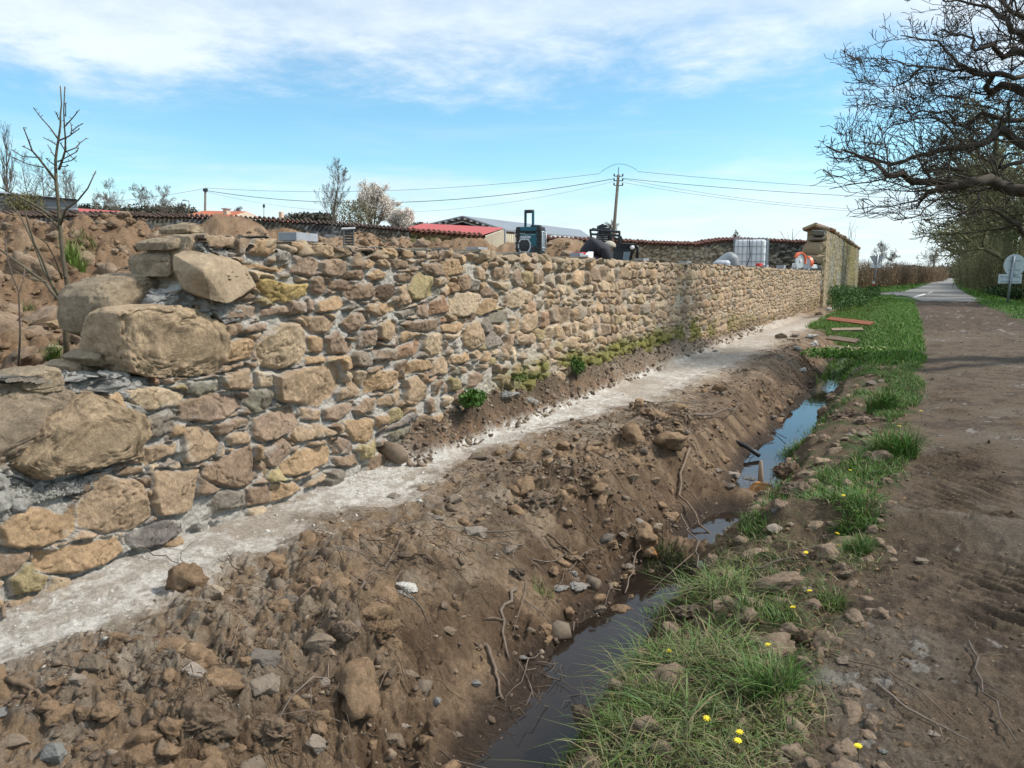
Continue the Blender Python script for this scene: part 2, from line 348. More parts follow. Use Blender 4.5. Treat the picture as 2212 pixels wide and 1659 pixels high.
def terrain_h(u, s, px=None, detail=True):
    h = base_h(u, s)
    if not detail: return h
    r = np.hypot(u, s)
    if px is None: px = r * .004
    def fade(lam): return np.clip((lam / px - 1.5) / 2, 0, 1)
    mud = sm(u, -3.4, -3.2) * sm(u, -.75, -.95) * sm(s, 44, 38)
    limez = sm(u, lime_edge(s) + .12, lime_edge(s) - .05) * sm(u, -3.5, -3.3)
    rough = mud * (1 - .85 * limez) * (.55 + .45 * sm(u, -2.8, -2.0)) * (1 - .85 * sm(h, -.40, -.47))
    patch = .5 + .5 * fbm(u * 1.6, s * 1.1, 3, 33)
    rough = rough * (.6 + .8 * sm(patch, .3, .7))
    near = rough * (.85 + .15 * sm(s, 3.6, 2.4))
    h = h + near * .045 * fbm(u * 2.5, s * 2.5, 3, 11) * 1.6
    c1, _ = clods(u, s, 6.5, 71); c2, _ = clods(u, s, 14, 72); c3, _ = clods(u, s, 30, 73)
    rg1 = 1 - 2 * np.abs(fbm(u * 5, s * 5, 4, 13, .6))
    cr1 = fbm(u * 6.5, s * 6.5, 6, 14, .68); cr2 = 1 - 2 * np.abs(fbm(u * 13, s * 13, 4, 28, .65))
    h = h + near * (.016 * c1 * fade(.15) + .010 * c2 * fade(.07) + .006 * c3 * fade(.035) + .030 * rg1 * fade(.06) + .055 * cr1 * fade(.05) + .020 * cr2 * fade(.03))
    h = h + rough * .02 * fbm(u * 22, s * 22, 3, 15, .6) * fade(.05)
    # low rib of thrown up mud along the ditch lip
    h = h + mud * .10 * np.exp(-((u - ditch_c(s) + .62) / .22) ** 2) * (.5 + .5 * vn(s * 1.1, u, 19)) * sm(s, 3, 5)
    bk = sm(u, -2.9, -3.0) * sm(u, -3.4, -3.2) * sm(s, 4.2, 4.8) * sm(s, 30, 24)
    h = h + bk * (.03 * c1 + .02 * c2 + .01 * c3 + .05 * fbm(u * 12, s * 12, 5, 30, .65) + .05 * fbm(u * 5, s * 3, 4, 27, .6) - .03)
    h = h + limez * (.010 * fbm(u * 9, s * 9, 4, 16) + .006 * c3)
    gar = sm(u, -3.6, -3.8)
    g1, _ = clods(u, s, 3.2, 81); g2, _ = clods(u, s, 8, 82); g3, _ = clods(u, s, 19, 83)
    h = h + gar * (.14 * g1 + .075 * g2 * fade(.12) + .032 * g3 * fade(.05) + .10 * fbm(u * 1.2, s * 1.2, 3, 84) + .02 * fbm(u * 25, s * 25, 2, 85) * fade(.04))
    te = track_edge(s)
    ver = sm(u, -.95, -.8) * sm(u, te + .1, te - .1) * sm(s, 44, 38)
    h = h + ver * ((.045 * fbm(u * 4, s * 4, 4, 17) + .012 * c2 * fade(.07) + .008 * c3 * fade(.03) + .045 * fbm(u * 9, s * 9, 5, 29, .66) * fade(.04)) * (1 - .5 * sm(s, 14, 18)) + .10 * sm(s, 14, 19) * np.exp(-((u + .15) / .45) ** 2))
    tr = sm(u, te - .1, te + .1) * sm(u, 3.9, 3.5) * sm(s, 43, 40)
    # tyre lugs pressed into the track
    for (uc, wd, an, k, am) in ((.46, .30, .8, 56, 1.0), (1.15, .22, -.7, 60, .45), (1.75, .28, .8, 54, .9), (2.5, .28, .9, 50, .8)):
        lug = np.sin(k * (s + an * (u - uc)) + 3.2 * vn(u * 2.2, s * 2.2, 61) + 1.2 * vn(u * 8, s * 8, 65)) 
        h = h + tr * am * .032 * (.6 + .6 * vn(u * 5, s * 5, 66)) * np.clip(lug + .3, -.4, 1) * np.exp(-((u - uc - .06 * vn(s * .8, s * 0, 62)) / wd) ** 4) * sm(fbm(u * 1.6, s * 1.3, 3, 63), -.2, .25) * fade(.08)
    h = h + tr * (.030 * fbm(u * 1.7, s * .8, 3, 18) + .030 * fbm(u * 9, s * 7, 6, 20, .68) * fade(.04) + .004 * c3 * fade(.03) - .035 * np.exp(-((u - .46) / .3) ** 2) - .03 * np.exp(-((u - 1.7) / .3) ** 2) - .03 * np.exp(-((u - 2.5) / .3) ** 2))
    h = h + tr * sm(s, 17, 22) * (.07 * fbm(u * 2.2, s * 1.1, 4, 64) + .05 * g2)
    fld = sm(u, 3.4, 3.9)
    h = h + fld * .03 * fbm(u * 1.5, s * 1.5, 3, 24) * sm(r, 400, 100)
    h = h - .30 * np.exp(-((u - 5.3) / .55) ** 2) * sm(s, 60, 44)
    return h
def mixc(a, b, t): return a * (1 - t[..., None]) + np.asarray(b) * t[..., None]
def terrain_col(u, s, h):
    n = fbm(u * 1.3, s * 1.3, 4, 41); n2 = fbm(u * 6, s * 6, 4, 42); n3 = fbm(u * 24, s * 24, 3, 43)
    c = np.zeros(u.shape + (3,)) + np.array([.25, .172, .107])
    c = mixc(c, (.29, .215, .145), sm(n, -.15, .35) * sm(u, -1.5, -1.9))           # drier trampled earth
    c = mixc(c, (.10, .062, .037), sm(n2 + .5 * n + .4 * n3, -.1, .3) * .75)
    c = mixc(c, (.33, .27, .20), sm(n3 * .5 + fbm(u * 2.7, s * 2.7, 3, 47), .15, .45) * .55 * sm(u, -1.5, -2.0))
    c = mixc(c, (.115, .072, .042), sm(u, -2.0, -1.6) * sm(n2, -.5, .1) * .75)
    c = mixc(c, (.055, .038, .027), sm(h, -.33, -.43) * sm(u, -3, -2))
    te = track_edge(s)
    li = sm(u + .20 * n2 + .12 * n3 + .12 * n, lime_edge(s) + .12, lime_edge(s) - .08) * sm(u, -3.6, -3.4) * sm(s, 30, 20)
    bank = sm(s, 4.3, 4.8) * (1 - sm(s, 26, 32)) * sm(u + .07 * n2 + .04 * n3, -2.92, -3.02) * sm(h, .02, .07)
    c = mixc(c, (.70, .66, .60), li * (1 - bank) * (.55 + .45 * sm(n2 + .6 * n3, -.35, .1)))
    c = mixc(c, (.36, .285, .21), li * (1 - bank) * sm(n2 + n + .4 * n3, .02, .35) * .7)
    c = mixc(c, (.21, .13, .078), bank * .9); c = mixc(c, (.11, .075, .05), bank * sm(n2 + .5 * n3, -.2, .25) * .85); c = mixc(c, (.10, .075, .05), bank * sm(h, .12, .24) * .7); c = mixc(c, (.34, .28, .2), bank * sm(n3 + n, .3, .5) * .5)
    haze_ = sm(u + .2 * n2, lime_edge(s) + .95, lime_edge(s)) * sm(u, -3.6, -3.4) * (1 - li) * sm(n3 + n2 * .7, -.2, .5) * sm(s, 33, 18)
    c = mixc(c, (.40, .35, .285), haze_ * .62)
    wl_ = sm(s, 7, 13) * sm(u, -1.8, -2.2) * sm(u, -3.6, -3.4) * sm(s, 33, 22)
    c = mixc(c, (.38, .31, .24), wl_ * .5)
    # verge and track
    ver = sm(u, -.9, -.75) * sm(u, te + .12, te - .05)
    c = mixc(c, (.12, .088, .055), ver * .85)
    c = mixc(c, (.045, .075, .018), ver * sm(n2 + .6 * n, .0, .35) * .8); c = mixc(c, (.035, .085, .014), ver * sm(s, 13, 16))
    tr = sm(u, te - .06, te + .08) * sm(u + .25 * n2, 3.3, 2.9) * sm(s, 43, 40)
    tc_ = np.zeros(u.shape + (3,)) + np.array([.128, .090, .057])
    tc_ = mixc(tc_, (.155, .122, .088), sm(n + .6 * n2, 0, .5)); tc_ = mixc(tc_, (.066, .044, .028), sm(n2 - .3 * n + .4 * n3, .0, .35) * .85)
    tc_ = mixc(tc_, (.068, .045, .03), sm(s, 18, 24) * .8); tc_ = mixc(tc_, (.36, .33, .29), sm(n3 * .4 + n2 + n * .5, .62, .75) * .6)
    c = c * (1 - tr[..., None]) + tc_ * tr[..., None]
    # garden behind the wall
    ga = sm(u, -3.5, -3.6)
    gc = np.zeros(u.shape + (3,)) + np.array([.255, .165, .098])
    gc = mixc(gc, (.33, .235, .15), sm(n2 + n, 0, .5) * .7); gc = mixc(gc, (.15, .09, .055), sm(n2 - n, .1, .5) * .6)
    c = c * (1 - ga[..., None]) + gc * ga[..., None]
    # green verges, fields
    far = np.maximum(sm(s, 40.5, 42.5), sm(u + .2 * n2, 2.8, 3.2) * sm(s, 4, 9)) * sm(u, -6, -4)
    c = mixc(c, (.04, .095, .016), far * .95)
    r = np.hypot(u, s); c = mixc(c, (.07, .10, .03), sm(r, 80, 160))
    return c
def geo(parts):
    out = [parts[0][0]]
    for a, b, k in parts:
        v = out[-1]
        while v < b - 1e-6:
            v = v + (k * v if k > 0 else -k); out.append(min(v, b))
    return np.array(out)
rad = geo([(.4, 1.7, .06), (1.7, 4.2, .0032), (4.2, 11, .0047), (11, 50, .0075), (50, 3500, .07)])
a1 = np.concatenate([np.arange(-180, -62, 6), np.arange(-62, -39, .5), np.arange(-39, 39, .118), np.arange(39, 62, .5), np.arange(62, 181, 6)])
a1[-1] = 180
ang = np.radians(a1)
RR, AA = np.meshgrid(rad, ang, indexing='ij')
U = RR * np.sin(AA - YAW); Sg = RR * np.cos(AA - YAW)
PXs = np.maximum(RR * .0028, .004) * np.where(RR > 50, 25, 1) * np.where(np.abs(AA) > R(39.5), 5, 1)
HH = terrain_h(U, Sg, PXs)
CC = terrain_col(U, Sg, HH)
nr, na = RR.shape
TV = np.stack([U.ravel(), Sg.ravel(), HH.ravel()], 1); TC = CC.reshape(-1, 3)
idx = np.arange(nr * na).reshape(nr, na)
TF = np.stack([idx[:-1, :-1].ravel(), idx[:-1, 1:].ravel(), idx[1:, 1:].ravel(), idx[1:, :-1].ravel()], 1)
fc = TV[TF].mean(1); fu, fs = fc[:, 0], fc[:, 1]
te_ = track_edge(fs); reg = np.zeros(len(TF), int)                         # 0 ground
reg[(fu > te_) & (fu < 3.0) & (fs < 41.5) & (fs > -3)] = 1                 # track
reg[(fu < -3.42) & (fs > -12) & (fs < 60) & (fu > -40)] = 2                # garden soil
reg[(fu <= te_) & (fu > -.90) & (fs < 41.5) & (fs > -3)] = 3               # verge
reg[(fu <= -.90) & (fu >= -3.42) & (fs < 41.5) & (fs > -3)] = 4            # mud bank and ditch
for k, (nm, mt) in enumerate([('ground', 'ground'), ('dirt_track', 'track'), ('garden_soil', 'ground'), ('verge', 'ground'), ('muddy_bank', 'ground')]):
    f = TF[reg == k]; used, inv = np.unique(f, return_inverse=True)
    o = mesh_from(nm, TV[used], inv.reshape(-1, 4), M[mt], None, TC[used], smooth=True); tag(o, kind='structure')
def H(u, s, detail=True):
    return float(terrain_h(np.array([float(u)]), np.array([float(s)]), np.array([.01]), detail)[0])
# water in the ditch
ss = np.arange(-2, 21, .25); dc = ditch_c(ss)
wv = np.concatenate([np.stack([dc - .42, ss, ss * 0 - .455], 1), np.stack([dc + .42, ss, ss * 0 - .455], 1)])
n = len(ss); wf = np.array([[i, n + i, n + i + 1, i + 1] for i in range(n - 1)])
tag(mesh_from('water', wv, wf, M['water']), kind='structure')
# asphalt junction and lane beyond, painted dashes
def sheet(name, pts, z, mat, label=None, kind='structure', lift=0.0):
    P = [onz(x, y, z) for x, y in pts]
    bm = bmesh.new(); f = bm.faces.new([bm.verts.new((p.x, p.y, z + lift)) for p in P]); bmesh.ops.recalc_face_normals(bm, faces=[f])
    bmesh.ops.triangulate(bm, faces=[f])
    me = bpy.data.meshes.new(name); bm.to_mesh(me); bm.free()
    me.materials.append(mat); o = bpy.data.objects.new(name, me); col.objects.link(o); tag(o, label, kind=kind); return o
sheet('road', [(2031, 600), (2058, 600.5), (2061, 612), (2070, 624), (2092, 637), (2126, 652), (1992, 651), (1968, 642), (1945, 637.5), (1925, 640), (1900, 642), (1888, 634), (1935, 629), (1975, 624), (2003, 615), (2020, 606)], -.03, M['asphalt'])
for k, q in enumerate([[(1972, 642.5), (1984, 641), (2001, 635.2), (1996, 634.6), (1978, 639.5)], [(2003, 633.6), (2007, 634), (2016, 630.6), (2012, 630.2)]]):
    sheet('road_marking', q, -.03, M['paint'], kind='structure', lift=.004)

# ------------------------------------------------------------------ the rubble wall
PAL = dict(t=(.33, .25, .155), b=(.225, .165, .11), o=(.36, .25, .13), g=(.19, .19, .165), p=(.265, .20, .145), y=(.38, .29, .075),
           l=(.29, .26, .115), r=(.31, .185, .105), d=(.12, .085, .055), n=(.155, .17, .13), w=(.40, .335, .22), G=(.13, .135, .14))
STONES = []          # (colour key, polygon in s,z)
def reg_stones(ox, oy, k, txt):
    for ln in txt.strip().splitlines():
        c, rest = ln.split(None, 1)
        v = [float(q) for q in rest.replace(',', ' ').split()]
        pts = []
        for i in range(0, len(v), 2):
            X_, Y_ = S(ox + v[i] * k, oy + v[i + 1] * k); pts.append(onw(X_, Y_, WU + .03))
        STONES.append((c, np.array(pts)))
reg_stones(400, 560, .22604, '''
t 510,130 820,140 825,190 750,260 530,240
b 830,150 1035,170 950,290 920,350 860,330 835,200
o 1045,172 1290,180 1300,260 1240,345 1170,360 970,310
b 1300,150 1390,170 1460,210 1410,265 1320,250
g 1300,280 1420,310 1450,350 1410,425 1280,400
o 1475,200 1680,220 1675,345 1560,320 1460,250
t 1690,220 1920,240 1935,370 1700,340
b 1935,250 2110,290 2110,340 2030,350 1950,300
g 750,320 850,325 850,345 760,340
o 950,430 1130,440 1200,470 1430,455 1435,500 1330,530 1180,500 960,485
p 1480,350 1620,340 1760,410 1750,500 1640,590 1560,560 1445,545 1450,500 1500,450
p 1770,420 1900,380 2100,410 2090,540 2040,595 1780,560
y 1100,600 1260,610 1400,665 1640,660 1630,780 1410,880 1330,850 1260,870 1190,800 1080,680
g 1330,545 1425,550 1420,600 1330,590
b 1660,620 1760,570 1850,700 1820,760 1720,785 1655,740
b 1860,620 2080,630 2060,740 1880,710
b 860,760 950,745 1080,780 1050,830 860,850
p 720,890 1105,905 1095,1030 720,1080 700,950
p 1125,940 1400,910 1410,985 1120,1025
p 1430,860 1620,865 1620,990 1420,1005
p 1635,850 1710,850 1700,965 1635,970
o 1730,870 1900,800 2020,790 2070,880 1990,940 1800,990 1730,970
p 740,1120 890,1110 920,1170 850,1250 735,1275
p 950,1150 1100,1100 1180,1100 1180,1170 960,1210
t 1620,1010 1800,1020 1960,1080 1860,1190 1690,1205 1595,1080
b 1990,1105 2080,1010 2212,1000 2212,1180 2130,1195''')
reg_stones(0, 0, 1.1573, '''
w 575,718 600,700 640,697 660,715 667,755 655,785 610,798 568,788 556,760 562,735
o 487,745 542,728 550,740 545,772 484,786''')
reg_stones(400, 860, .24108, '''
p 20,370 130,365 170,400 100,420
n 315,400 620,365 670,440 600,500 400,535 320,500
t 630,320 920,255 980,440 930,470 700,475
w 1000,300 1150,295 1175,440 1120,455 1020,445
t 1185,330 1420,270 1850,190 1890,220 1920,400 1840,520 1680,650 1400,620 1230,590 1195,520
b 900,190 1040,200 1010,265 930,250
n 960,480 1130,465 1185,500 1175,640 1080,710 980,730 900,620
p 210,640 330,540 620,510 830,550 890,600 880,670 640,790 430,820 220,770
o 120,880 200,840 300,850 250,955 130,975
t 265,920 420,850 560,880 650,1030 600,1160 380,1240 255,1220
p 580,840 900,760 940,830 640,960 610,900
t 692,960 930,910 970,1000 960,1030 720,1055
b 500,1290 740,1130 970,1040 985,1200 980,1420 900,1490 740,1505 580,1450 450,1370
p 990,780 1150,720 1400,650 1460,830 1370,910 1080,1030 990,960
t 1470,670 1690,690 1680,800 1485,800
p 1710,680 1900,620 2020,620 1990,700 1870,790 1715,780
t 1385,940 1480,840 1660,840 1830,900 1820,940 1440,1035
p 1065,1120 1290,970 1385,1030 1370,1140 1220,1280 1130,1270
o 1275,1260 1450,1110 1780,1050 1805,1120 1780,1240 1370,1370 1285,1370
p 1815,1040 1900,960 2000,1000 1890,1125
b 1805,1190 2070,1140 2074,1250 1870,1280
t 1560,1440 1750,1350 1760,1380 1540,1500
o 1180,1450 1420,1430 1500,1500 1220,1640 1180,1640
b 900,1500 1165,1460 1165,1650 900,1680''')
reg_stones(0, 480, .3888, '''
w 800,1262 1000,1252 1200,1290 1180,1370 1000,1410 905,1415 810,1330
g 925,1470 1100,1400 1155,1440 1120,1540 1000,1590 920,1550''')
reg_stones(0, 1000, .2713, '''
b 160,810 280,785 600,740 710,740 700,800 340,890 190,890
o 0,1330 0,1160 150,1030 420,990 740,960 730,1190 620,1290 380,1360 150,1370
t 755,950 870,820 880,660 950,640 1100,720 1290,760 1400,1000 1395,1080 1240,1200 1000,1220 755,1170
t 1415,820 1435,670 1843,640 1790,900 1780,1000 1650,1060 1480,1060 1412,950
G 1165,1265 1500,1095 1690,1130 1690,1200 1500,1340 1280,1390
o 335,1410 560,1400 660,1330 1100,1260 1160,1400 1050,1480 720,1590 490,1610 335,1560
b -300,1400 285,1405 250,1480 110,1600 -200,1690
t 1355,445 1640,400 1650,480 1360,620
g 1485,600 1630,560 1640,590 1490,640
b 1100,680 1180,620 1330,620 1330,680 1200,700
b 1300,735 1395,710 1400,800 1340,810''')
reg_stones(800, 560, .22604, '''
p 360,262 670,257 680,288 560,298 360,285
o 695,250 850,290 865,340 820,375 685,330
o 885,272 1055,310 1055,375 895,365
b 1070,305 1195,322 1185,365 1075,370
b 1205,302 1300,290 1330,370 1240,375
p 375,310 460,300 485,480 450,500 350,470
o 490,415 550,378 615,440 570,490 500,480
t 625,400 700,387 780,430 770,480 640,460
b 765,375 940,405 965,480 820,500
p 1000,440 1075,480 1050,525 985,510
b 1105,440 1335,430 1345,570 1280,575 1135,500
o 1365,405 1530,372 1560,480 1540,560 1420,575 1362,520
b 1525,572 1680,552 1718,620 1698,720 1580,740 1525,650
b 335,520 450,502 500,560 470,613 305,600
o 525,560 640,503 728,540 718,600 560,623
b 825,562 940,542 1010,600 1005,650 860,640
l 1040,600 1110,510 1150,570 1250,580 1278,700 1268,780 1100,843 1005,843 965,730
d 622,702 720,655 838,672 855,780 720,848 622,808
b 325,662 560,652 598,800 520,838 320,828 295,740
o 503,900 620,862 868,882 858,948 640,1018 503,958
w 1452,800 1600,752 1778,772 1765,880 1695,998 1560,1033 1445,960
r 1215,880 1340,775 1428,978 1218,1003
g 845,980 1040,922 1070,990 900,1038
p 1085,900 1200,872 1205,1000 1165,1038 1085,1010
p 232,1110 330,1003 480,992 528,1070 418,1178 340,1193
t 642,1120 760,1063 858,1082 878,1220 740,1308 645,1260
p 413,1280 480,1183 618,1163 608,1338 440,1388
p 55,1260 180,1183 398,1340 358,1428 112,1428
b 885,1102 1060,1063 1328,1053 1328,1178 1150,1188 1000,1178
o 1343,1112 1600,1083 1632,1120 1500,1208 1352,1188
t 1645,1100 1760,1063 1815,1300 1688,1402 1612,1340 1583,1250
w 1153,1222 1378,1203 1388,1420 1230,1462 1143,1380
r 835,1402 1110,1233 1138,1280 1108,1420 900,1500 832,1488
b 603,1422 740,1362 818,1382 828,1504 603,1504
w 2083,802 2212,702 2300,780 2212,918 2142,932 2080,900
n 1885,1020 2000,950 2060,950 2060,1050 2000,1105 1890,1095
o 1760,880 1850,820 1950,830 1930,960 1800,1010 1745,990
b 1790,740 1860,680 1925,740 1920,790 1840,805
b 1915,490 2030,480 2030,600 1940,600
w 1895,640 2130,650 2100,740 2000,710''')
reg_stones(700, 780, .3617, '''
o 442,752 600,735 663,742 660,870 600,918 525,890
t 872,470 960,440 1015,500 1030,590 960,640 862,635
o 600,450 720,405 805,405 800,490 740,540 600,565
t 410,560 500,475 585,540 585,575 420,620
t 690,600 850,530 850,600 780,650 700,645
p 520,680 590,600 680,590 670,690 560,705
o 845,370 980,320 1050,340 1055,390 870,440
t 1065,350 1120,300 1170,310 1160,420 1030,440
o 1170,305 1300,285 1345,320 1270,355 1185,355
G 680,860 930,690 920,760 790,810 690,900''')
rng = np.random.default_rng(7)
S0, S1 = 1.15, 36.0
gs = geo([(S0, 5.5, -.0058), (5.5, 10, -.0095), (10, 36.0, -.021)])
gz = np.concatenate([np.arange(-.42, 0, .02), np.arange(0, 1.74, .0065)])
GS, GZ = np.meshgrid(gs, gz, indexing='xy')          # rows follow z
top_pts = [(-300, 835), (235, 826), (300, 815), (405, 660), (425, 540), (437, 512), (700, 530), (1000, 544), (1300, 560), (1550, 573), (1785, 587)]
TS = [onw(*p) for p in top_pts]; ts_ = np.array([p[0] for p in TS]); tz_ = np.array([p[1] for p in TS])
def wall_top(s): return np.interp(s, ts_, tz_)
BOULD = [[(25, 1005), (60, 960), (100, 905), (150, 862), (195, 843), (240, 868), (290, 895), (308, 930), (303, 985), (270, 993), (210, 1003), (165, 1028), (75, 1036)],
         [(-90, 850), (-20, 832), (60, 826), (130, 835), (160, 850), (150, 930), (60, 990), (-10, 1016), (-90, 1016)],
         [(250, 680), (268, 668), (330, 664), (400, 668), (440, 675), (470, 700), (487, 738), (484, 780), (470, 806), (420, 814), (330, 815), (275, 806), (256, 780), (250, 730)],
         [(372, 548), (373, 585), (395, 625), (455, 650), (492, 657), (520, 640), (552, 618), (546, 600), (532, 577), (497, 560), (462, 553), (440, 530), (420, 528)],
         [(-90, 1016), (-10, 1016), (60, 1040), (165, 1030), (225, 1006), (232, 1000), (190, 1050), (150, 1110), (60, 1090), (-20, 1150), (-90, 1180)]]
# warp so that outlines are irregular
wx = GS + .016 * fbm(GS * 11, GZ * 11, 4, 101, .6) ; wz = GZ + .014 * fbm(GS * 11, GZ * 11, 4, 102, .6)
lev = np.full(GS.shape, -.05); lab = np.full(GS.shape, -1)
colr = []; tilt = []; thick = []
F1 = np.full(GS.shape, 9.); F2 = F1.copy(); ID = np.full(GS.shape, -1)
polymax = np.full(GS.shape, -9.)
def window(x0, x1, y0, y1):
    i0, i1 = np.searchsorted(gs, [x0, x1]); j0, j1 = np.searchsorted(gz, [y0, y1]); return slice(j0, j1), slice(i0, i1)
def poly_sd(P, x, y):
    d = np.full(x.shape, 9.); ins = np.zeros(x.shape, bool); n = len(P)
    for i in range(n):
        a = P[i]; b = P[(i + 1) % n]; e = b - a; L2 = max((e ** 2).sum(), 1e-9)
        t = np.clip(((x - a[0]) * e[0] + (y - a[1]) * e[1]) / L2, 0, 1)
        d = np.minimum(d, np.hypot(x - a[0] - t * e[0], y - a[1] - t * e[1]))
        c = ((a[1] > y) != (b[1] > y)) & (x < (b[0] - a[0]) * (y - a[1]) / (b[1] - a[1] + 1e-12) + a[0]); ins ^= c
    return np.where(ins, d, -d)
for k, (c, P) in enumerate(STONES):
    sl = window(P[:, 0].min() - .25, P[:, 0].max() + .25, P[:, 1].min() - .25, P[:, 1].max() + .25)
    if lev[sl].size == 0: colr.append(PAL[c]); tilt.append((0, 0)); thick.append(.04); continue
    sdv = poly_sd(P, wx[sl], wz[sl]); sdv = sdv + .004; m = sdv > polymax[sl]
    polymax[sl] = np.where(m, sdv, polymax[sl]); m2 = m & (sdv > -.002)
    lab[sl] = np.where(m2, k, lab[sl])
    colr.append(PAL[c]); size = math.sqrt(abs((P[:, 0].max() - P[:, 0].min()) * (P[:, 1].max() - P[:, 1].min())))
    tilt.append(tuple(rng.normal(0, .07, 2))); thick.append(.022 + .05 * min(size, .5) * rng.uniform(.7, 1.2))
nT = len(STONES)
# the rest is filled with roughly coursed seeds of very different sizes
seeds = []
z = -.3; row = 0
while z < 1.62:
    s = S0 - rng.uniform(0, .2); hrow = rng.uniform(.085, .165)
    while s < S1:
        k = 1.0 if s < 9 else .92
        b = hrow * rng.uniform(.7, 1.2) * k; a = b * rng.uniform(.9, 2.3)
        if rng.random() < .10: a, b = a * .5, b * 1.5
        if rng.random() < .15: a *= .5; b *= .55
        seeds.append((s + a / 2, z + hrow / 2 * k + rng.normal(0, .020) + .03 * math.sin(s * 1.3 + row), a / 2, b / 2, rng.normal(0, .10)))
        s += a * 1.03
    z += hrow * .93; row += 1
keys = list('ttttbbbooopppwwrg') + ['n', 'g', 'l', 'w', 't']
for q, (sx, sz, a, b, th) in enumerate(seeds):
    R_ = max(a, b) * 2.3 + .07
    sl = window(sx - R_, sx + R_, sz - R_, sz + R_)
    if F1[sl].size == 0:
        colr.append(PAL['t']); tilt.append((0, 0)); thick.append(.03); continue
    dx = wx[sl] - sx; dz = wz[sl] - sz; c, s_ = math.cos(th), math.sin(th)
    ex = (dx * c + dz * s_) / a; ez = (-dx * s_ + dz * c) / b
    skew = rng.normal(0, .22); ex = ex + skew * ez
    pe = rng.uniform(3.5, 8); cut = np.abs(ex * rng.uniform(.5, .8) + ez * rng.choice([-1, 1]) * rng.uniform(.5, .8)); d = (np.maximum((np.abs(ex) ** pe + np.abs(ez) ** pe) ** (1 / pe), cut) - 1) * min(a, b) * .9
    f1 = F1[sl]; m = d < f1
    F2[sl] = np.where(m, f1, np.minimum(F2[sl], d)); ID[sl] = np.where(m, q, ID[sl]); F1[sl] = np.where(m, d, f1)
    kc = keys[rng.integers(len(keys))]; base = np.array(PAL[kc])
    if sx > 6: base = base * .8 + np.array([.34, .265, .17]) * .25
    colr.append(tuple(base * rng.uniform(.85, 1.15))); tilt.append(tuple(rng.normal(0, .13, 2)))
    thick.append(rng.uniform(.016, .05))
drop = np.array([False] * nT + [(rng.random() < (.42 if q[2] * q[3] < .0045 else .10)) if q[0] < 7 else rng.random() < .06 for q in seeds])
colr = np.array(colr); colr = colr * .66 + np.array([.30, .235, .155]) * .34 * (colr.mean(1) / .21)[:, None]; colr = colr * np.array([1.15, 1.065, 1.07]); lum_ = colr.mean(1)[:, None]; colr = lum_ + (colr - lum_) * .95; tilt = np.array(tilt); thick = np.array(thick)
gapn = .0025 + .005 * fbm(GS * 2, GZ * 2, 2, 105)
fv = np.minimum((F2 - F1) * .5, .03 - F1 + .02) - gapn
gid = np.where(lab >= 0, lab, ID + nT)
f = np.where(lab >= 0, polymax, np.minimum(fv, -polymax - .006))
cx_ = np.array([P[:, 0].mean() for _, P in STONES] + [q[0] for q in seeds]); cz_ = np.array([P[:, 1].mean() for _, P in STONES] + [q[1] for q in seeds])
g = gid
f = np.where(drop[g], -.012, f)
isst = f > 0
prof = np.clip(f / (.005 + thick[g] * .22), 0, 1) ** .6
ds_ = np.clip(GS - cx_[g], -.3, .3); dz_ = np.clip(GZ - cz_[g], -.3, .3)
pl = tilt[g, 0] * ds_ + tilt[g, 1] * dz_
# chiselled facets : the lowest of three random planes per stone
fac = np.full(GS.shape, .012)
for k in range(3):
    rr = np.random.default_rng(50 + k); an = rr.uniform(0, 6.28, len(colr)); sl_ = rr.uniform(.1, .42, len(colr)); of = rr.uniform(-.002, .016, len(colr))
    fac = np.minimum(fac, of[g] + sl_[g] * (np.cos(an[g]) * ds_ + np.sin(an[g]) * dz_) + .008)
fac = np.clip(fac, -.035, .012)
lod = sm(GS, 22, 8)
near = sm(GS, 12, 5)
sn = .010 * fbm(GS * 14 + g * 3.1, GZ * 14, 4, 110, .6) + .0045 * fbm(GS * 48, GZ * 48, 3, 111, .6) * near
crk = -.012 * sm(np.abs(fbm(GS * 6 + g * 1.7, GZ * 6, 4, 112)), .035, .0) * near
stoneh = thick[g] + pl + fac * 1.15 + sn * 1.2 + crk
mort = .002 + .010 * fbm(GS * 12, GZ * 12, 4, 120, .6) + .010 * fbm(GS * 40, GZ * 40, 3, 121, .6) * (.4 + .6 * near) - .045 * sm(fbm(GS * 7, GZ * 11, 3, 122), .26, .42)
hgt = np.where(isst, mort + (stoneh - mort) * prof, mort)
bd = np.full(GS.shape, -9.)
for o_ in BOULD:
    P = np.array([onw(*q, WU + .03) for q in o_]); sl = window(P[:, 0].min() - .1, P[:, 0].max() + .1, P[:, 1].min() - .1, P[:, 1].max() + .1); bd[sl] = np.maximum(bd[sl], poly_sd(P, wx[sl], wz[sl]))
hgt = np.where(bd > -.004, mort - .03, hgt); isst = isst & (bd <= -.004); f = np.where(bd > -.004, -.02, f)
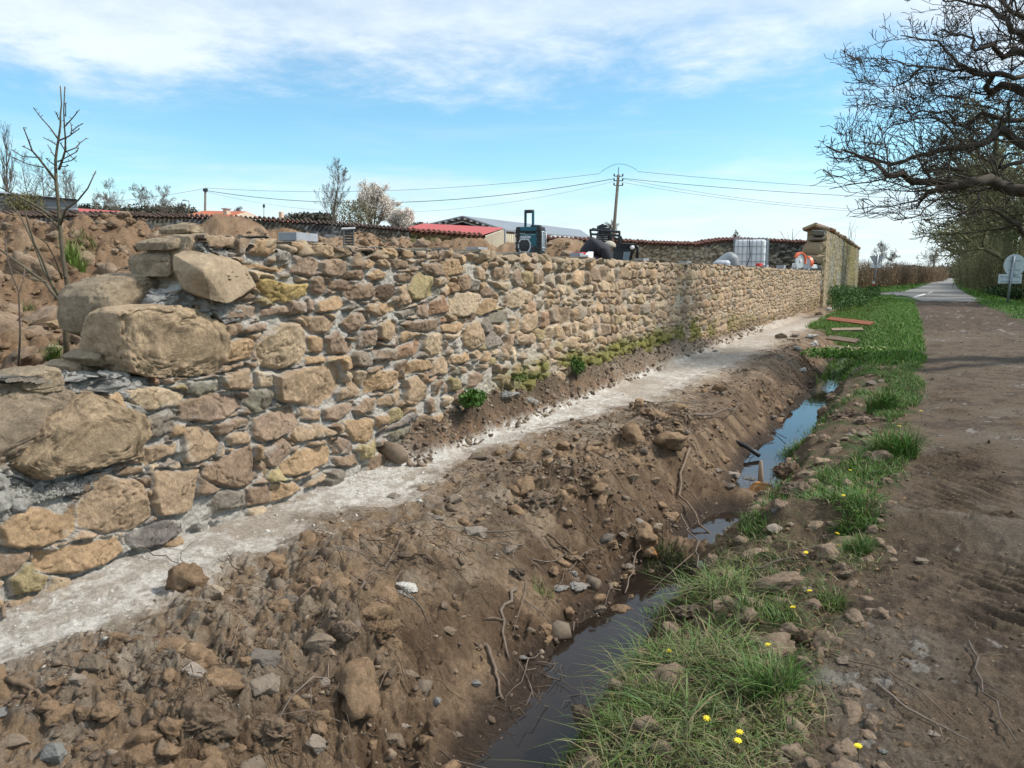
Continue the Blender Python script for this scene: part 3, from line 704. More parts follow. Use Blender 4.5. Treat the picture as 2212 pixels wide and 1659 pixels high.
# coursing shadows : joints are raked a bit deeper right under a stone
up = np.roll(f, -3, axis=0); hgt = hgt - np.where((~isst) & (up > 0), .012, 0)
hgt += .025 * fbm(GS * .5, GZ * .8, 2, 130)
Cw = colr[g] * (1 + .16 * fbm(GS * 7 + g, GZ * 7, 4, 131))[..., None]
och = sm(fbm(GS * 4 + g * 2, GZ * 4, 3, 132), .15, .5)[..., None] * .22; Cw = Cw * (1 - och) + np.array([.36, .25, .13]) * och
mnear = sm(GS, 8, 4)[..., None]
Mc = (np.array([.43, .40, .355]) * mnear + np.array([.42, .355, .275]) * (1 - mnear)) * (1 + .15 * fbm(GS * 15, GZ * 15, 4, 133))[..., None]
edge = sm(f, .0, .006)[..., None]
wash = sm(fbm(GS * 9, GZ * 9, 4, 134), .28, .5)[..., None] * sm(f, .045, .004)[..., None] * .6
Cc = Mc * (1 - edge) + (Cw * (1 - wash) + Mc * wash) * edge
gi = g == 12                                        # the lichen stone keeps a greyer left end
moss = sm(GS, 5.6, 6.8) * sm(GS, 22, 13) * sm(GZ + .14 * fbm(GS * 1.2, GZ, 3, 138), .56, .40) * sm(fbm(GS * 2.2, GZ * 3.5, 4, 135) + .12 + .5 * np.exp(-((GS - 9.5) / 2.6) ** 2), .02, .25)
moss2 = sm(GS, 12, 20) * sm(GZ, .55, .1) * sm(fbm(GS * 1.5, GZ * 3, 3, 136), 0, .3) * .6
mm = np.clip(np.maximum(moss * .88, moss2), 0, 1)[..., None]
Cc = Cc * (1 - mm) + np.array([.165, .16, .035]) * (1 + .3 * fbm(GS * 20, GZ * 20, 3, 137))[..., None] * mm
dirt = sm(GZ, .34, .12) * sm(GS, 4.3, 5.5); Cc = Cc * (1 - .45 * dirt[..., None]) + np.array([.16, .10, .06]) * .45 * dirt[..., None]
# which grid points belong to the wall
zt = wall_top(GS)
czg = cz_[g]; keep = np.where(isst, (czg < zt - .012) & (GZ < zt + .035), GZ < zt - .055)
keep &= GZ < zt + .05
keepf = keep[:-1, :-1] & keep[:-1, 1:] & keep[1:, 1:] & keep[1:, :-1]
nz, ns = GS.shape
V = np.stack([WU + hgt, GS, GZ], -1).reshape(-1, 3)
V2 = np.stack([WU - .46 + .24 * sm(GS, 3.3, 2.6) + .03 * fbm(GS * 4, GZ * 6, 3, 140), GS, GZ], -1).reshape(-1, 3)
id2 = np.arange(nz * ns).reshape(nz, ns); N0 = nz * ns
q = np.stack([id2[:-1, :-1], id2[:-1, 1:], id2[1:, 1:], id2[1:, :-1]], -1)[keepf]
pad = np.pad(keepf, 1)
faces = [q]
def side(a, b): return np.stack([a, b, b + N0, a + N0], -1)
top = keepf & ~pad[2:, 1:-1]; faces.append(side(id2[1:, 1:][top], id2[1:, :-1][top])[:, ::-1][:, ::-1])
bot = keepf & ~pad[:-2, 1:-1]; faces.append(side(id2[:-1, :-1][bot], id2[:-1, 1:][bot]))
lf = keepf & ~pad[1:-1, :-2]; faces.append(side(id2[1:, :-1][lf], id2[:-1, :-1][lf]))
rt = keepf & ~pad[1:-1, 2:]; faces.append(side(id2[:-1, 1:][rt], id2[1:, 1:][rt]))
faces.append(q[::6][:, ::-1] * 0 + q[::6][:, ::-1] + N0 if False else (q[:, ::-1] + N0))
Fw = np.concatenate(faces); VV = np.concatenate([V, V2]); CV = np.concatenate([Cc.reshape(-1, 3), Cc.reshape(-1, 3) * 0 + np.array([.30, .25, .18])])
used, inv = np.unique(Fw, return_inverse=True)
wall = mesh_from('rubble_wall', VV[used], inv.reshape(-1, 4), M['wall'], None, CV[used], smooth=True)
me = wall.data
tag(wall, 'long newly rebuilt rubble stone wall of tan field stones in pale mortar', 'wall')

# ------------------------------------------------------------------ rocks
def ico(sub):
    bm = bmesh.new(); bmesh.ops.create_icosphere(bm, subdivisions=sub, radius=1.0)
    v = np.array([q.co[:] for q in bm.verts]); f = np.array([[q.index for q in p.verts] for p in bm.faces]); bm.free(); return v, f
ICO = {k: ico(k) for k in (1, 2, 3, 4, 5, 6)}
def rock_arr(seed, sub, planes=13, pw=16, nz_=.05, flat=1.0, rag=0.0):
    D, F = ICO[sub]; r = np.random.default_rng(seed)
    nrm = r.normal(size=(planes, 3)); nrm /= np.linalg.norm(nrm, axis=1)[:, None]; h = r.uniform(.62, 1.0, planes)
    q = np.maximum(D @ nrm.T, 0) / h; rr = 1 / np.maximum((q ** pw).sum(1) ** (1 / pw), .55)
    rr = np.minimum(rr, 1.25); P = D * rr[:, None]
    o = seed * 7.3
    nn = vn3(P[:, 0] * 2.5 + o, P[:, 1] * 2.5, P[:, 2] * 2.5, 5) * .6 + vn3(P[:, 0] * 6 + o, P[:, 1] * 6, P[:, 2] * 6, 6) * .3 + vn3(P[:, 0] * 13 + o, P[:, 1] * 13, P[:, 2] * 13, 7) * .2
    P = P * (1 + nz_ * nn)[:, None]
    if rag:
        f_ = (1.9, 4.3, 9.0, 19.0, 37.0)
        g = sum(a * (1 - 2 * np.abs(vn3(P[:, 0] * f + o, P[:, 1] * f, P[:, 2] * f, 9 + i))) for i, (a, f) in enumerate(zip((.42, .33, .22, .15, .09), f_)))
        P = P * (1 + rag * g)[:, None]
    P[:, 2] *= flat
    return P, F
def hull_arr(seed, n=11, jit=.35):
    r = np.random.default_rng(seed); P = r.normal(size=(n, 3)); P /= np.linalg.norm(P, axis=1)[:, None]; P *= r.uniform(1 - jit, 1.08, n)[:, None]
    bm = bmesh.new(); [bm.verts.new(q) for q in P]; bmesh.ops.convex_hull(bm, input=bm.verts[:]); bmesh.ops.delete(bm, geom=[v for v in bm.verts if not v.link_faces], context='VERTS'); bmesh.ops.triangulate(bm, faces=bm.faces[:])
    bm.verts.index_update(); V = np.array([v.co[:] for v in bm.verts]); F = np.array([[v.index for v in f.verts] for f in bm.faces]); bm.free(); return V, F
def broken_stone(name, seed, mat):
    r = np.random.default_rng(seed); P = r.normal(size=(15, 3)); P /= np.linalg.norm(P, axis=1)[:, None]; P *= r.uniform(.72, 1.1, 15)[:, None]
    bm = bmesh.new(); [bm.verts.new(q) for q in P]; bmesh.ops.convex_hull(bm, input=bm.verts[:]); bmesh.ops.delete(bm, geom=[v for v in bm.verts if not v.link_faces], context='VERTS')
    bmesh.ops.dissolve_limit(bm, angle_limit=.30, verts=bm.verts[:], edges=bm.edges[:]); bmesh.ops.bevel(bm, geom=bm.edges[:], offset=.05, segments=2, affect='EDGES', profile=.6); bmesh.ops.triangulate(bm, faces=bm.faces[:])
    for _ in range(6):
        lg = [e for e in bm.edges if e.calc_length() > .11]
        if not lg: break
        bmesh.ops.subdivide_edges(bm, edges=lg, cuts=1); bmesh.ops.triangulate(bm, faces=bm.faces[:])
    bm.normal_update(); co = np.array([v.co[:] for v in bm.verts]); o = seed * 3.1
    nn = vn3(co[:, 0] * 3 + o, co[:, 1] * 3, co[:, 2] * 3, 3) * .05 + vn3(co[:, 0] * 8 + o, co[:, 1] * 8, co[:, 2] * 8, 4) * .03 + vn3(co[:, 0] * 20 + o, co[:, 1] * 20, co[:, 2] * 20, 5) * .014
    for v, q in zip(bm.verts, nn): v.co += v.normal * float(q)
    me = bpy.data.meshes.new(name); bm.to_mesh(me); bm.free(); me.materials.append(mat)
    for p in me.polygons: p.use_smooth = True
    return me
def rock_data(name, seed, sub, mat, **k):
    P, F = rock_arr(seed, sub, **k)
    o = mesh_from(name, P, F, mat, smooth=(sub >= 3)); me = o.data; bpy.data.objects.remove(o); return me
RK = {m: [broken_stone(m, 60 + i, M[m]) if m in ('rock', 'rockdull', 'rockgrey', 'rust') else rock_data(m, 10 + i, 5, M[m], nz_=.09, planes=11 + i % 4, pw=26 if m not in ('clod', 'heap', 'mortar', 'lime') else 8, rag=.5 if m in ('clod', 'heap', 'mortar', 'lime') else .10) for i in range(6)] for m in ('rust', 'rockdull', 'rock', 'rockgrey', 'clod', 'mortar', 'heap', 'lime')}
def hit(x, y):
    r, cy = ray(x, y); t = np.concatenate([np.arange(.6, 8, .01), np.arange(8, 90, .06)]); P = r[None, :] * t[:, None] + np.array([0, 0, CZ])
    below = np.maximum(base_h(P[:, 0], P[:, 1]), np.where((P[:, 0] > -1.7) & (P[:, 0] < -.6) & (P[:, 1] < 20), -.47, -9)) > P[:, 2]
    ok = np.where(below)[0]; i = ok[0] if len(ok) else len(t) - 1
    p = P[i]; return Vector((p[0], p[1], max(H(p[0], p[1]), -.5 if -1.7 < p[0] < -.6 else -9))), cy * t[i]
rr_ = random.Random(5)
def put_rock(x, y, wpx, mat, label, cat='stone', group=None, name='loose_stone', asp=(1, .75, .55), sink=.3, pos=None, seed=None, rz=None, tilt_=.25):
    if pos is None: p, d = hit(x, y)
    else: p, d = pos
    w = wpx * d / FPX * .5 * 1.08
    o = bpy.data.objects.new(name, RK[mat][(seed if seed is not None else rr_.randrange(6)) % 6]); col.objects.link(o)
    o.scale = (w * asp[0], w * asp[1], w * asp[2]); hz = w * asp[2]
    o.location = (p.x, p.y, p.z + hz * (1 - 2 * sink))
    o.rotation_euler = (rr_.uniform(-tilt_, tilt_), rr_.uniform(-tilt_, tilt_), YAW + (rr_.uniform(-.6, .6) if rz is None else rz))
    tag(o, label, cat, group); return o
def rock_list(ox, oy, k, txt, group, label):
    for ln in txt.strip().splitlines():
        a = ln.split(); x, y = S(ox + float(a[0]) * k, oy + float(a[1]) * k); w = float(a[2]) * k * .8641
        mat = {'t': 'rock', 'd': 'rockdull', 'g': 'rockgrey', 'c': 'clod', 'm': 'mortar', 'h': 'heap', 'l': 'lime', 'o': 'rust'}[a[3]]
        lb = ' '.join(a[4:]) if len(a) > 4 else label
        put_rock(x, y, w, mat, lb, 'mud clod' if a[3] == 'c' else 'stone', None if len(a) > 4 else group, name='mud_clod' if a[3] == 'c' else 'loose_stone', sink=rr_.uniform(.38, .55))
rock_list(0, 1000, .5545, '''620 1070 120 d
810 1190 195 t flat pale stone slab lying across the mud below the lime strip
1190 1190 220 d large brown stone pressed into the dark mud right of the pale slab
1440 1160 165 d upright pointed stone at the edge of the dark mud lump
420 1290 190 d
880 1310 150 d
1190 1320 180 d
20 1420 110 g
240 1620 190 g smooth grey slate stone near the bottom left corner
520 1560 220 d
60 1560 160 d
690 1560 90 d
900 1500 230 c
1240 1500 200 c
1430 1610 130 d
1310 950 170 d
1340 1060 130 d
960 890 150 t flat ochre stone set in the ground under the lime strip
360 1380 100 d
1460 1310 90 d
1180 1640 120 d
860 1640 100 c
380 1450 90 c''', 'stones trodden into the mud below the wall', 'brown stone trodden into the mud between wall and ditch')
rock_list(800, 1100, .4942, '''370 290 85 d
525 260 85 d
680 330 115 d
590 415 80 d
800 100 105 d angular tan stone at the edge of the lime strip
920 175 85 d
550 595 90 d
960 590 95 d
40 1110 110 d
450 1245 130 d
590 1395 85 g grey flat stone on the wet slope above the pool
420 1450 80 d
350 1535 110 d
690 1545 75 d
170 1350 100 d
220 1445 60 d
650 1010 95 d
785 1280 75 g
1660 590 120 o rust stained block at the foot of the bank above the moss
1450 565 95 d flat pale flagstone leaning on the ditch bank
1530 545 65 d
1480 745 65 t
1350 785 50 d
1440 335 95 d
1610 405 75 d
1700 460 80 t
1575 230 90 d
1690 235 75 d
1410 875 95 d
1385 65 95 d
1450 135 50 d
780 480 150 d
1100 330 130 c
1000 700 90 c
300 1080 150 c dark rooty sod lump hanging over the slope
140 1100 120 c
1270 620 80 c
1380 1515 170 c brown sod lump at the water edge beside the long grass
1560 660 70 d
1290 740 60 d''', 'stones on the near ditch slope', 'brown stone half sunk in the near slope of the ditch')
rock_list(1660, 1100, .4942, '''475 262 210 o large rust orange boulder lying across the ditch water
570 345 75 g
425 205 110 g flat grey slab lying in the water behind the rust orange boulder
555 470 120 d
640 440 50 d
770 410 120 d
755 600 110 c
725 770 90 d
1300 600 85 d lone brown stone standing on the muddy track
1160 590 60 d
710 1000 80 c
900 1115 110 d
940 255 90 d
800 125 105 d
650 180 130 c
260 1095 75 d
1110 1560 60 g
600 1625 80 d
200 655 85 g dark wet stone in the gap between the two pools
350 185 80 d
340 250 60 d
270 170 60 d
1370 1460 80 d
1200 1300 70 c
700 270 140 c
840 480 60 c
1260 700 60 c
330 850 90 c
130 900 110 c''', 'stones on the verge beside the ditch', 'brown stone on the churned verge beside the ditch')
rock_list(1700, 620, .3888, '''650 585 100 d
740 600 60 d
600 1115 55 d
590 1080 40 d
1245 1190 75 d
1170 1230 120 d
1095 1200 90 d
1380 790 90 t
1225 885 110 d
1290 865 70 d
1370 850 60 d
1430 660 60 d
1060 1080 110 c
900 430 80 t
960 400 50 l
860 640 50 l
840 600 50 l
790 820 40 l
1400 640 50 d
1330 650 40 d
1160 800 90 c
1180 1120 90 c
1240 1290 90 c''', 'stones along the far part of the ditch', 'brown stone along the far part of the ditch')
# white mortar droppings
for (x, y, w) in [(1208, 1278, 26), (1245, 1284, 34), (1240, 1255, 18), (1130, 1425, 16), (878, 1278, 44), (870, 1300, 30), (1095, 858, 30), (1240, 1500, 12), (1150, 870, 24), (1140, 858, 22), (1545, 760, 12), (1720, 768, 16)]:
    put_rock(x, y, w, 'mortar' if x != 878 else 'lime', 'crumbly splash of pale mortar dropped on the dark soil', 'mortar lump', 'mortar lumps dropped on the soil', 'mortar_lump', asp=(1, .7, .45))

M['rockdull2'] = earth_mat('greyish brown boulder', (.32, .245, .165), .93, 10, .25, (40, .8, .012), (170, .7, .004), speck=(45, .70, (.46, .42, .35), .4), fine=.25)
# the boulders of the wall's unfinished end
def boulder(name, outline, mat, front, back, u0=WU, seed=1, parent=None, label=None, cat=None, rough_=.035, box=.34, facets=2):
    P = np.array([onw(x, y, u0) for x, y in outline]); c = P.mean(0); Q = P - c
    D, F = ICO[6]; phi = np.arctan2(D[:, 2], D[:, 1]); Rp = np.zeros(len(D)) + 9; cs, sn_ = np.cos(phi), np.sin(phi); n = len(Q)
    best = np.zeros(len(D))
    for i in range(n):
        a = Q[i]; e = Q[(i + 1) % n] - a; den = cs * e[1] - sn_ * e[0]
        den = np.where(np.abs(den) < 1e-9, 1e-9, den); t = (a[0] * e[1] - a[1] * e[0]) / den; w = (a[0] * sn_ - a[1] * cs) / den
        best = np.where((t > 0) & (w >= -1e-6) & (w <= 1 + 1e-6), np.maximum(best, t), best)
    el_ = np.arcsin(np.clip(np.abs(D[:, 0]), 0, 1)); pr = np.cos(el_) ** box; ou = np.sin(el_) ** .75
    X_ = np.where(D[:, 0] > 0, front, -back) * ou * np.where(D[:, 0] > 0, 1, 1)
    Y_ = c[0] + best * pr * cs; Z_ = c[1] + best * pr * sn_
    r = np.random.default_rng(seed); lim = np.full(len(D), 9.)
    for k in range(facets):
        an = r.uniform(0, 6.28); sl = r.uniform(.05, .35); lim = np.minimum(lim, front * r.uniform(.85, 1.1) + sl * (np.cos(an) * (Y_ - c[0]) + np.sin(an) * (Z_ - c[1])))
    X_ = np.where(X_ > 0, np.minimum(X_, np.maximum(lim, .01)), X_)
    o = seed * 3.7
    nn = vn3(X_ * 6 + o, Y_ * 6, Z_ * 6, 5) * 1.1 + vn3(X_ * 17 + o, Y_ * 17, Z_ * 17, 6) * .5 + vn3(X_ * 42 + o, Y_ * 42, Z_ * 42, 7) * .34 + vn3(X_ * 95 + o, Y_ * 95, Z_ * 95, 8) * .2 - .5 * sm(np.abs(vn3(X_ * 8 + o, Y_ * 8, Z_ * 11, 12)), .06, .0)
    X_ = X_ + rough_ * nn * np.sign(D[:, 0]) * .7; Y_ = Y_ + rough_ * .4 * nn * D[:, 1]; Z_ = Z_ + rough_ * .4 * nn * D[:, 2]
    ob = mesh_from(name, np.stack([u0 + X_, Y_, Z_], 1), F, mat, parent, smooth=True)
    if label: tag(ob, label, cat)
    return ob
boulder('boulder', [(25, 1005), (60, 960), (100, 905), (150, 862), (195, 843), (240, 868), (290, 895), (308, 930), (303, 985), (270, 993), (210, 1003), (165, 1028), (75, 1036)], M['rock'], .10, .3, seed=3, parent=wall)
boulder('boulder', [(-90, 850), (-20, 832), (60, 826), (130, 835), (160, 850), (150, 930), (60, 990), (-10, 1016), (-90, 1016)], M['rock'], .05, .3, seed=8, parent=wall, u0=WU - .02)
boulder('boulder', [(250, 680), (268, 668), (330, 664), (400, 668), (440, 675), (470, 700), (487, 738), (484, 780), (470, 806), (420, 814), (330, 815), (275, 806), (256, 780), (250, 730)], M['rock'], .10, .36, seed=12, parent=wall)
# the big tilted block has clean broken planes
def tilted_block():
    u0 = WU + .02
    def W_(x, y, du): s, z = onw(x, y, u0 + du); return (u0 + du, s, z)
    pts = [W_(437, 583, .16), (W_(372, 548, -.05)), W_(373, 585, -.02), W_(395, 625, .02), W_(455, 650, .13), W_(492, 657, .15), W_(520, 640, .12), W_(552, 618, .07), W_(546, 600, .06), W_(532, 577, .04),
           W_(497, 560, .06), W_(462, 553, .07), W_(440, 530, -.12), W_(420, 528, -.2), W_(500, 545, -.2), W_(545, 585, -.22), W_(550, 620, -.22), W_(420, 630, -.2), W_(385, 560, -.28)]
    bm = bmesh.new(); [bm.verts.new(p) for p in pts]; bmesh.ops.convex_hull(bm, input=bm.verts[:])
    bmesh.ops.delete(bm, geom=[v for v in bm.verts if not v.link_faces], context='VERTS')
    bmesh.ops.bevel(bm, geom=bm.edges[:], offset=.007, segments=2, affect='EDGES', profile=.6)
    bmesh.ops.triangulate(bm, faces=bm.faces[:])
    for _ in range(7):
        lg = [e for e in bm.edges if e.calc_length() > .03]
        if not lg: break
        bmesh.ops.subdivide_edges(bm, edges=lg, cuts=1); bmesh.ops.triangulate(bm, faces=bm.faces[:])
    bm.normal_update(); co = np.array([v.co[:] for v in bm.verts])
    nn = vn3(co[:, 0] * 9, co[:, 1] * 9, co[:, 2] * 9, 3) * .008 + vn3(co[:, 0] * 30, co[:, 1] * 30, co[:, 2] * 30, 4) * .004
    for v, q in zip(bm.verts, nn): v.co += v.normal * q
    me = bpy.data.meshes.new('boulder'); bm.to_mesh(me); bm.free(); me.materials.append(M['rockdull2'])
    for p in me.polygons: p.use_smooth = True
    o = bpy.data.objects.new('boulder', me); col.objects.link(o); o.parent = wall; return o
tilted_block()
M['rockpale'] = earth_mat('pale tan boulder', (.32, .25, .17), .93, 10, .35, (30, 1., .02), (130, .9, .007), speck=(45, .70, (.46, .42, .35), .5), fine=.3)
for a in [([(182, 640), (200, 615), (235, 598), (300, 588), (330, 600), (345, 620), (350, 665), (300, 735), (235, 740), (185, 722), (178, 690)], .16, .3, -3.62, 21, 'large pale boulder standing behind the wall end near the young tree'),
          ([(15, 828), (25, 808), (80, 792), (105, 795), (118, 822), (110, 842), (60, 848), (20, 845)], .10, .2, -3.27, 22, 'rounded pale stone resting on top of the left corner boulder'),
          ([(160, 773), (195, 755), (250, 750), (262, 770), (240, 782), (185, 790)], .12, .16, -3.42, 23, 'flat slab sticking out beside the big rounded boulder'),
          ([(125, 790), (145, 778), (190, 782), (200, 800), (195, 822), (150, 824)], .08, .16, -3.52, 24, 'dark stone under the flat slab at the wall end'),
          ([(195, 800), (240, 788), (262, 790), (262, 812), (210, 818)], .08, .14, -3.45, 25, 'brown wedge stone between flat slab and mortar bed'),
          ([(392, 540), (400, 512), (445, 505), (452, 530), (445, 575), (430, 615), (395, 612), (385, 575)], .05, .3, -3.28, 29, 'brown upright stone behind the tilted block'),
          ([(352, 524), (370, 514), (420, 508), (445, 512), (438, 528), (400, 538), (353, 541)], .06, .26, -3.36, 26, 'pinkish stone on the wall back behind the tilted block'),
          ([(376, 496), (385, 486), (410, 482), (424, 492), (425, 505), (378, 506)], .08, .14, -3.45, 27, 'small pale stone perched above the wall back'),
          ([(349, 560), (356, 547), (400, 541), (412, 548), (395, 596), (352, 596)], .05, .3, -3.38, 28, 'pale brown stone left of the tilted block, above the mortar')]:
    boulder('loose_boulder', a[0], M['rockpale'] if a[4] != 24 else M['rockdull2'], a[1], a[2], u0=a[3], seed=a[4], label=a[5], cat='boulder', rough_=.022)
# mortar beds on the stepped end
M['mortarlight'] = earth_mat('crumbly mortar', (.36, .345, .315), .95, 22, .3, (45, 1., .02), (160, .9, .006), fine=.3)
M['trackclod'] = earth_mat('track clod', (.085, .062, .042), .95, 20, .3, (45, .9, .012), None)
# ------------------------------------------------------------------ masses of small clods, crumbs and gravel (nobody could count them)
def scatter(name, pts, sizes, mat, subs=1, kinds=10, flat=(.4, .8), nz_=.10, seed0=200, sink=.45, planes=6, pw=40, rag=.0):
    planes = min(planes, 7) if subs == 1 else planes; pw = 40 if subs == 1 else pw; rag = rag * .35 if subs == 1 else rag
    r = np.random.default_rng(seed0); Vs = []; Fs = []; off = 0
    protos = [rock_arr(seed0 + i, subs, planes, pw, nz_, 1.0, rag) if subs > 2 or rag > .3 else hull_arr(seed0 + i, 9 + (i % 4) + 4 * (subs > 1)) for i in range(kinds)]
    kidx = r.integers(0, kinds, len(pts))
    for k in range(kinds):
        sel = np.where(kidx == k)[0]
        if not len(sel): continue
        P, F = protos[k]; n = len(sel)
        a = r.uniform(0, 6.28, n); b = r.uniform(-.5, .5, n); c, s_ = np.cos(a), np.sin(a)
        sx = sizes[sel] * r.uniform(.7, 1.3, n); sy = sizes[sel] * r.uniform(.6, 1.0, n); szz = sizes[sel] * r.uniform(*flat, n)
        x = P[None, :, 0] * sx[:, None]; y = P[None, :, 1] * sy[:, None]; z_ = P[None, :, 2] * szz[:, None]
        x, z_ = x * np.cos(b)[:, None] - z_ * np.sin(b)[:, None], x * np.sin(b)[:, None] + z_ * np.cos(b)[:, None]
        X_ = x * c[:, None] - y * s_[:, None] + pts[sel, 0][:, None]; Y_ = x * s_[:, None] + y * c[:, None] + pts[sel, 1][:, None]
        Z_ = z_ + (pts[sel, 2] + szz * (1 - 2 * sink))[:, None]
        Vs.append(np.stack([X_, Y_, Z_], -1).reshape(-1, 3)); Fs.append((F[None] + (np.arange(n) * len(P))[:, None, None] + off).reshape(-1, 3)); off += n * len(P)
    return tag(mesh_from(name, np.concatenate(Vs), np.concatenate(Fs), mat, smooth=False), kind='stuff')
g_ = np.random.default_rng(99)
def rpts(n, u0, u1, s0, s1, dens=None, power=2.0):
    s = s0 + (s1 - s0) * g_.random(n) ** power; u = g_.uniform(u0, u1, n)
    if dens is not None: m = g_.random(n) < dens(u, s); u, s = u[m], s[m]
    return np.stack([u, s, terrain_h(u, s, np.full(u.shape, .01))], 1)
mudd = lambda u, s: (.35 + .65 * sm(u, -2.5, -1.9)) * (.12 + .95 * sm(fbm(u * 1.6, s * 1.1, 3, 33) * .5 + .5, .35, .7)) * sm(u, lime_edge(s) - .05, lime_edge(s) + .35)
p = rpts(15000, -2.9, -1.15, 1.3, 17, mudd); scatter('mud_crumbs', p, g_.gamma(1.6, .0055, len(p)) + .004, M['clod'], 1, seed0=300, rag=.3)
p = rpts(600, -2.9, -1.2, 1.3, 11, mudd); scatter('mud_lumps', p, g_.gamma(2.0, .010, len(p)) + .014, M['clod'], 3, seed0=320, nz_=.15, pw=8, rag=.5, sink=.5)
p = rpts(2200, -2.9, -1.15, 1.3, 16, mudd); scatter('stone_chips', p, g_.gamma(1.7, .006, len(p)) + .005, M['rockdull'], 1, seed0=340)
p = rpts(260, -2.85, -1.2, 1.5, 10, mudd); scatter('small_stones', p, g_.gamma(2.0, .009, len(p)) + .014, M['rockdull'], 2, seed0=345, nz_=.08, pw=30, sink=.45)
vd = lambda u, s: sm(u, -.98, -.85) * sm(s, 16, 12)
p = rpts(4000, -1.0, .1, 1.6, 15, vd); scatter('verge_crumbs', p, g_.gamma(1.5, .004, len(p)) + .003, M['clod'], 1, seed0=360, rag=.3)
p = rpts(330, -.95, .05, 1.6, 13, vd); scatter('verge_lumps', p, g_.gamma(2.0, .010, len(p)) + .012, M['clod'], 3, seed0=365, nz_=.15, pw=8, rag=.5, sink=.55)
p = rpts(9000, -.1, 3.4, 1.7, 22); scatter('track_gravel', p, g_.gamma(1.4, .0035, len(p)) + .002, M['rockdull'], 1, seed0=380, sink=.6)
p = rpts(2600, -.1, 3.4, 1.7, 20, lambda u, s: sm(fbm(u * 2, s * 2, 3, 92), 0, .3)); scatter('track_crumbs', p, g_.gamma(1.4, .0055, len(p)) + .003, M['trackclod'], 1, seed0=385, sink=.5, rag=.4)
p = rpts(3500, -3.2, -2.3, 1.3, 20, lambda u, s: sm(u, lime_edge(s) + .4, lime_edge(s) - .1)); scatter('lime_crumbs', p, g_.gamma(1.3, .003, len(p)) + .002, M['lime'], 1, seed0=390, sink=.55, rag=.3)
p = rpts(700, -2.8, -1.2, 1.3, 14); scatter('lime_flecks', p, g_.gamma(1.2, .002, len(p)) + .002, M['lime'], 1, seed0=395)
p = rpts(2000, -3.2, -2.95, 4.4, 20, power=1.3); scatter('bank_crumbs', p, g_.gamma(1.6, .008, len(p)) + .005, M['clod'], 1, seed0=440, rag=.3)
p = rpts(600, -3.2, -2.95, 4.4, 18, power=1.3); scatter('bank_stones', p, g_.gamma(1.6, .010, len(p)) + .008, M['rockdull'], 1, seed0=445)
p = rpts(7000, -9.5, -3.75, 2.6, 14, power=1.0); scatter('heap_clods', p, g_.gamma(1.6, .014, len(p)) + .008, M['heap'], 1, seed0=400, nz_=.15, pw=9, rag=.4)
p = rpts(700, -9.5, -3.8, 2.6, 14, power=1.0); scatter('heap_lumps', p, g_.gamma(1.8, .022, len(p)) + .02, M['heap'], 3, seed0=410, nz_=.15, pw=9, sink=.5, rag=.5)
# crumbly mortar beds on the stepped end of the wall
def mortar_bed(outline, front, back, seed, u0=WU - .02, n=900):
    n *= 2
    P = np.array([onw(*q, u0) for q in outline]); rg = np.random.default_rng(seed); lo, hi = P.min(0), P.max(0); q = lo + (hi - lo) * rg.random((n * 4, 2)); q = q[poly_sd(P, q[:, 0], q[:, 1]) > .004][:n]
    boulder('mortar_bed', outline, M['mortarlight'], front * .8, back, u0=u0, seed=seed, parent=wall, rough_=.07, box=.6)
    u = u0 + front * .9 - (front + back) * ((q[:, 1] - lo[1]) / (hi[1] - lo[1])) ** 2 * rg.uniform(.6, 1.0, len(q)); o = scatter('mortar_crumbs', np.stack([u, q[:, 0], q[:, 1] - .004], 1), rg.gamma(1.6, .003, len(q)) + .003, M['mortarlight'], 1, seed0=seed, rag=.0, flat=(.6, 1))
    del o['kind']; o.parent = wall
mortar_bed([(110, 840), (140, 824), (200, 806), (300, 816), (420, 815), (440, 835), (330, 850), (285, 880), (300, 900), (240, 868), (195, 845), (150, 850)], .05, .24, 1131, n=2600)
mortar_bed([(330, 668), (345, 640), (385, 622), (430, 640), (500, 662), (495, 690), (465, 700), (440, 675), (380, 668)], .06, .2, 1132, n=1600)
mortar_bed([(430, 548), (425, 530), (440, 512), (470, 525), (480, 545), (470, 560), (450, 568)], .07, .10, 1133, n=420)
mortar_bed([(-60, 1030), (0, 1020), (60, 1040), (165, 1032), (225, 1006), (205, 1045), (170, 1060), (60, 1085), (0, 1130), (-60, 1150)], .03, .01, 1134, n=1500)
# loose course on top of the wall core
ns_ = 1300; s_t = 3.1 + 32.4 * g_.random(ns_) ** 1.5; u_t = WU - .12 - .34 * g_.random(ns_)
fr_ = []; q_ = 3.12
while q_ < 35.5: fr_.append(q_); q_ += g_.uniform(.10, .24)
s_t = np.concatenate([s_t, fr_]); u_t = np.concatenate([u_t, WU - .055 + .02 * g_.random(len(fr_))]); sz_ = np.concatenate([g_.uniform(.03, .085, ns_), g_.uniform(.065, .115, len(fr_))])
o = scatter('top_stones', np.stack([u_t, s_t, wall_top(s_t) - .040 - .012 * (s_t > 99)], 1), sz_, M['rockdull2'], 3, seed0=470, kinds=14, flat=(.30, .46), nz_=.08, pw=30, planes=12, sink=.5, rag=.08); del o['kind']; o.parent = wall
# individual stones lying on the soil heap
for (x, y, w, m_) in [(245, 498, 22, 'heap'), (193, 768, 40, 'rock'), (175, 745, 34, 'rock'), (225, 742, 22, 'rock'), (118, 735, 46, 'rock'), (20, 500, 26, 'heap'), (60, 800, 30, 'heap'), (285, 505, 18, 'heap'), (330, 500, 22, 'heap'), (120, 780, 40, 'rock'), (250, 570, 18, 'rock'), (85, 560, 20, 'rock')]:
    put_rock(x, y, w, m_, 'tan stone lying on the excavated soil behind the wall', 'stone', 'stones on the soil heap', sink=.3)

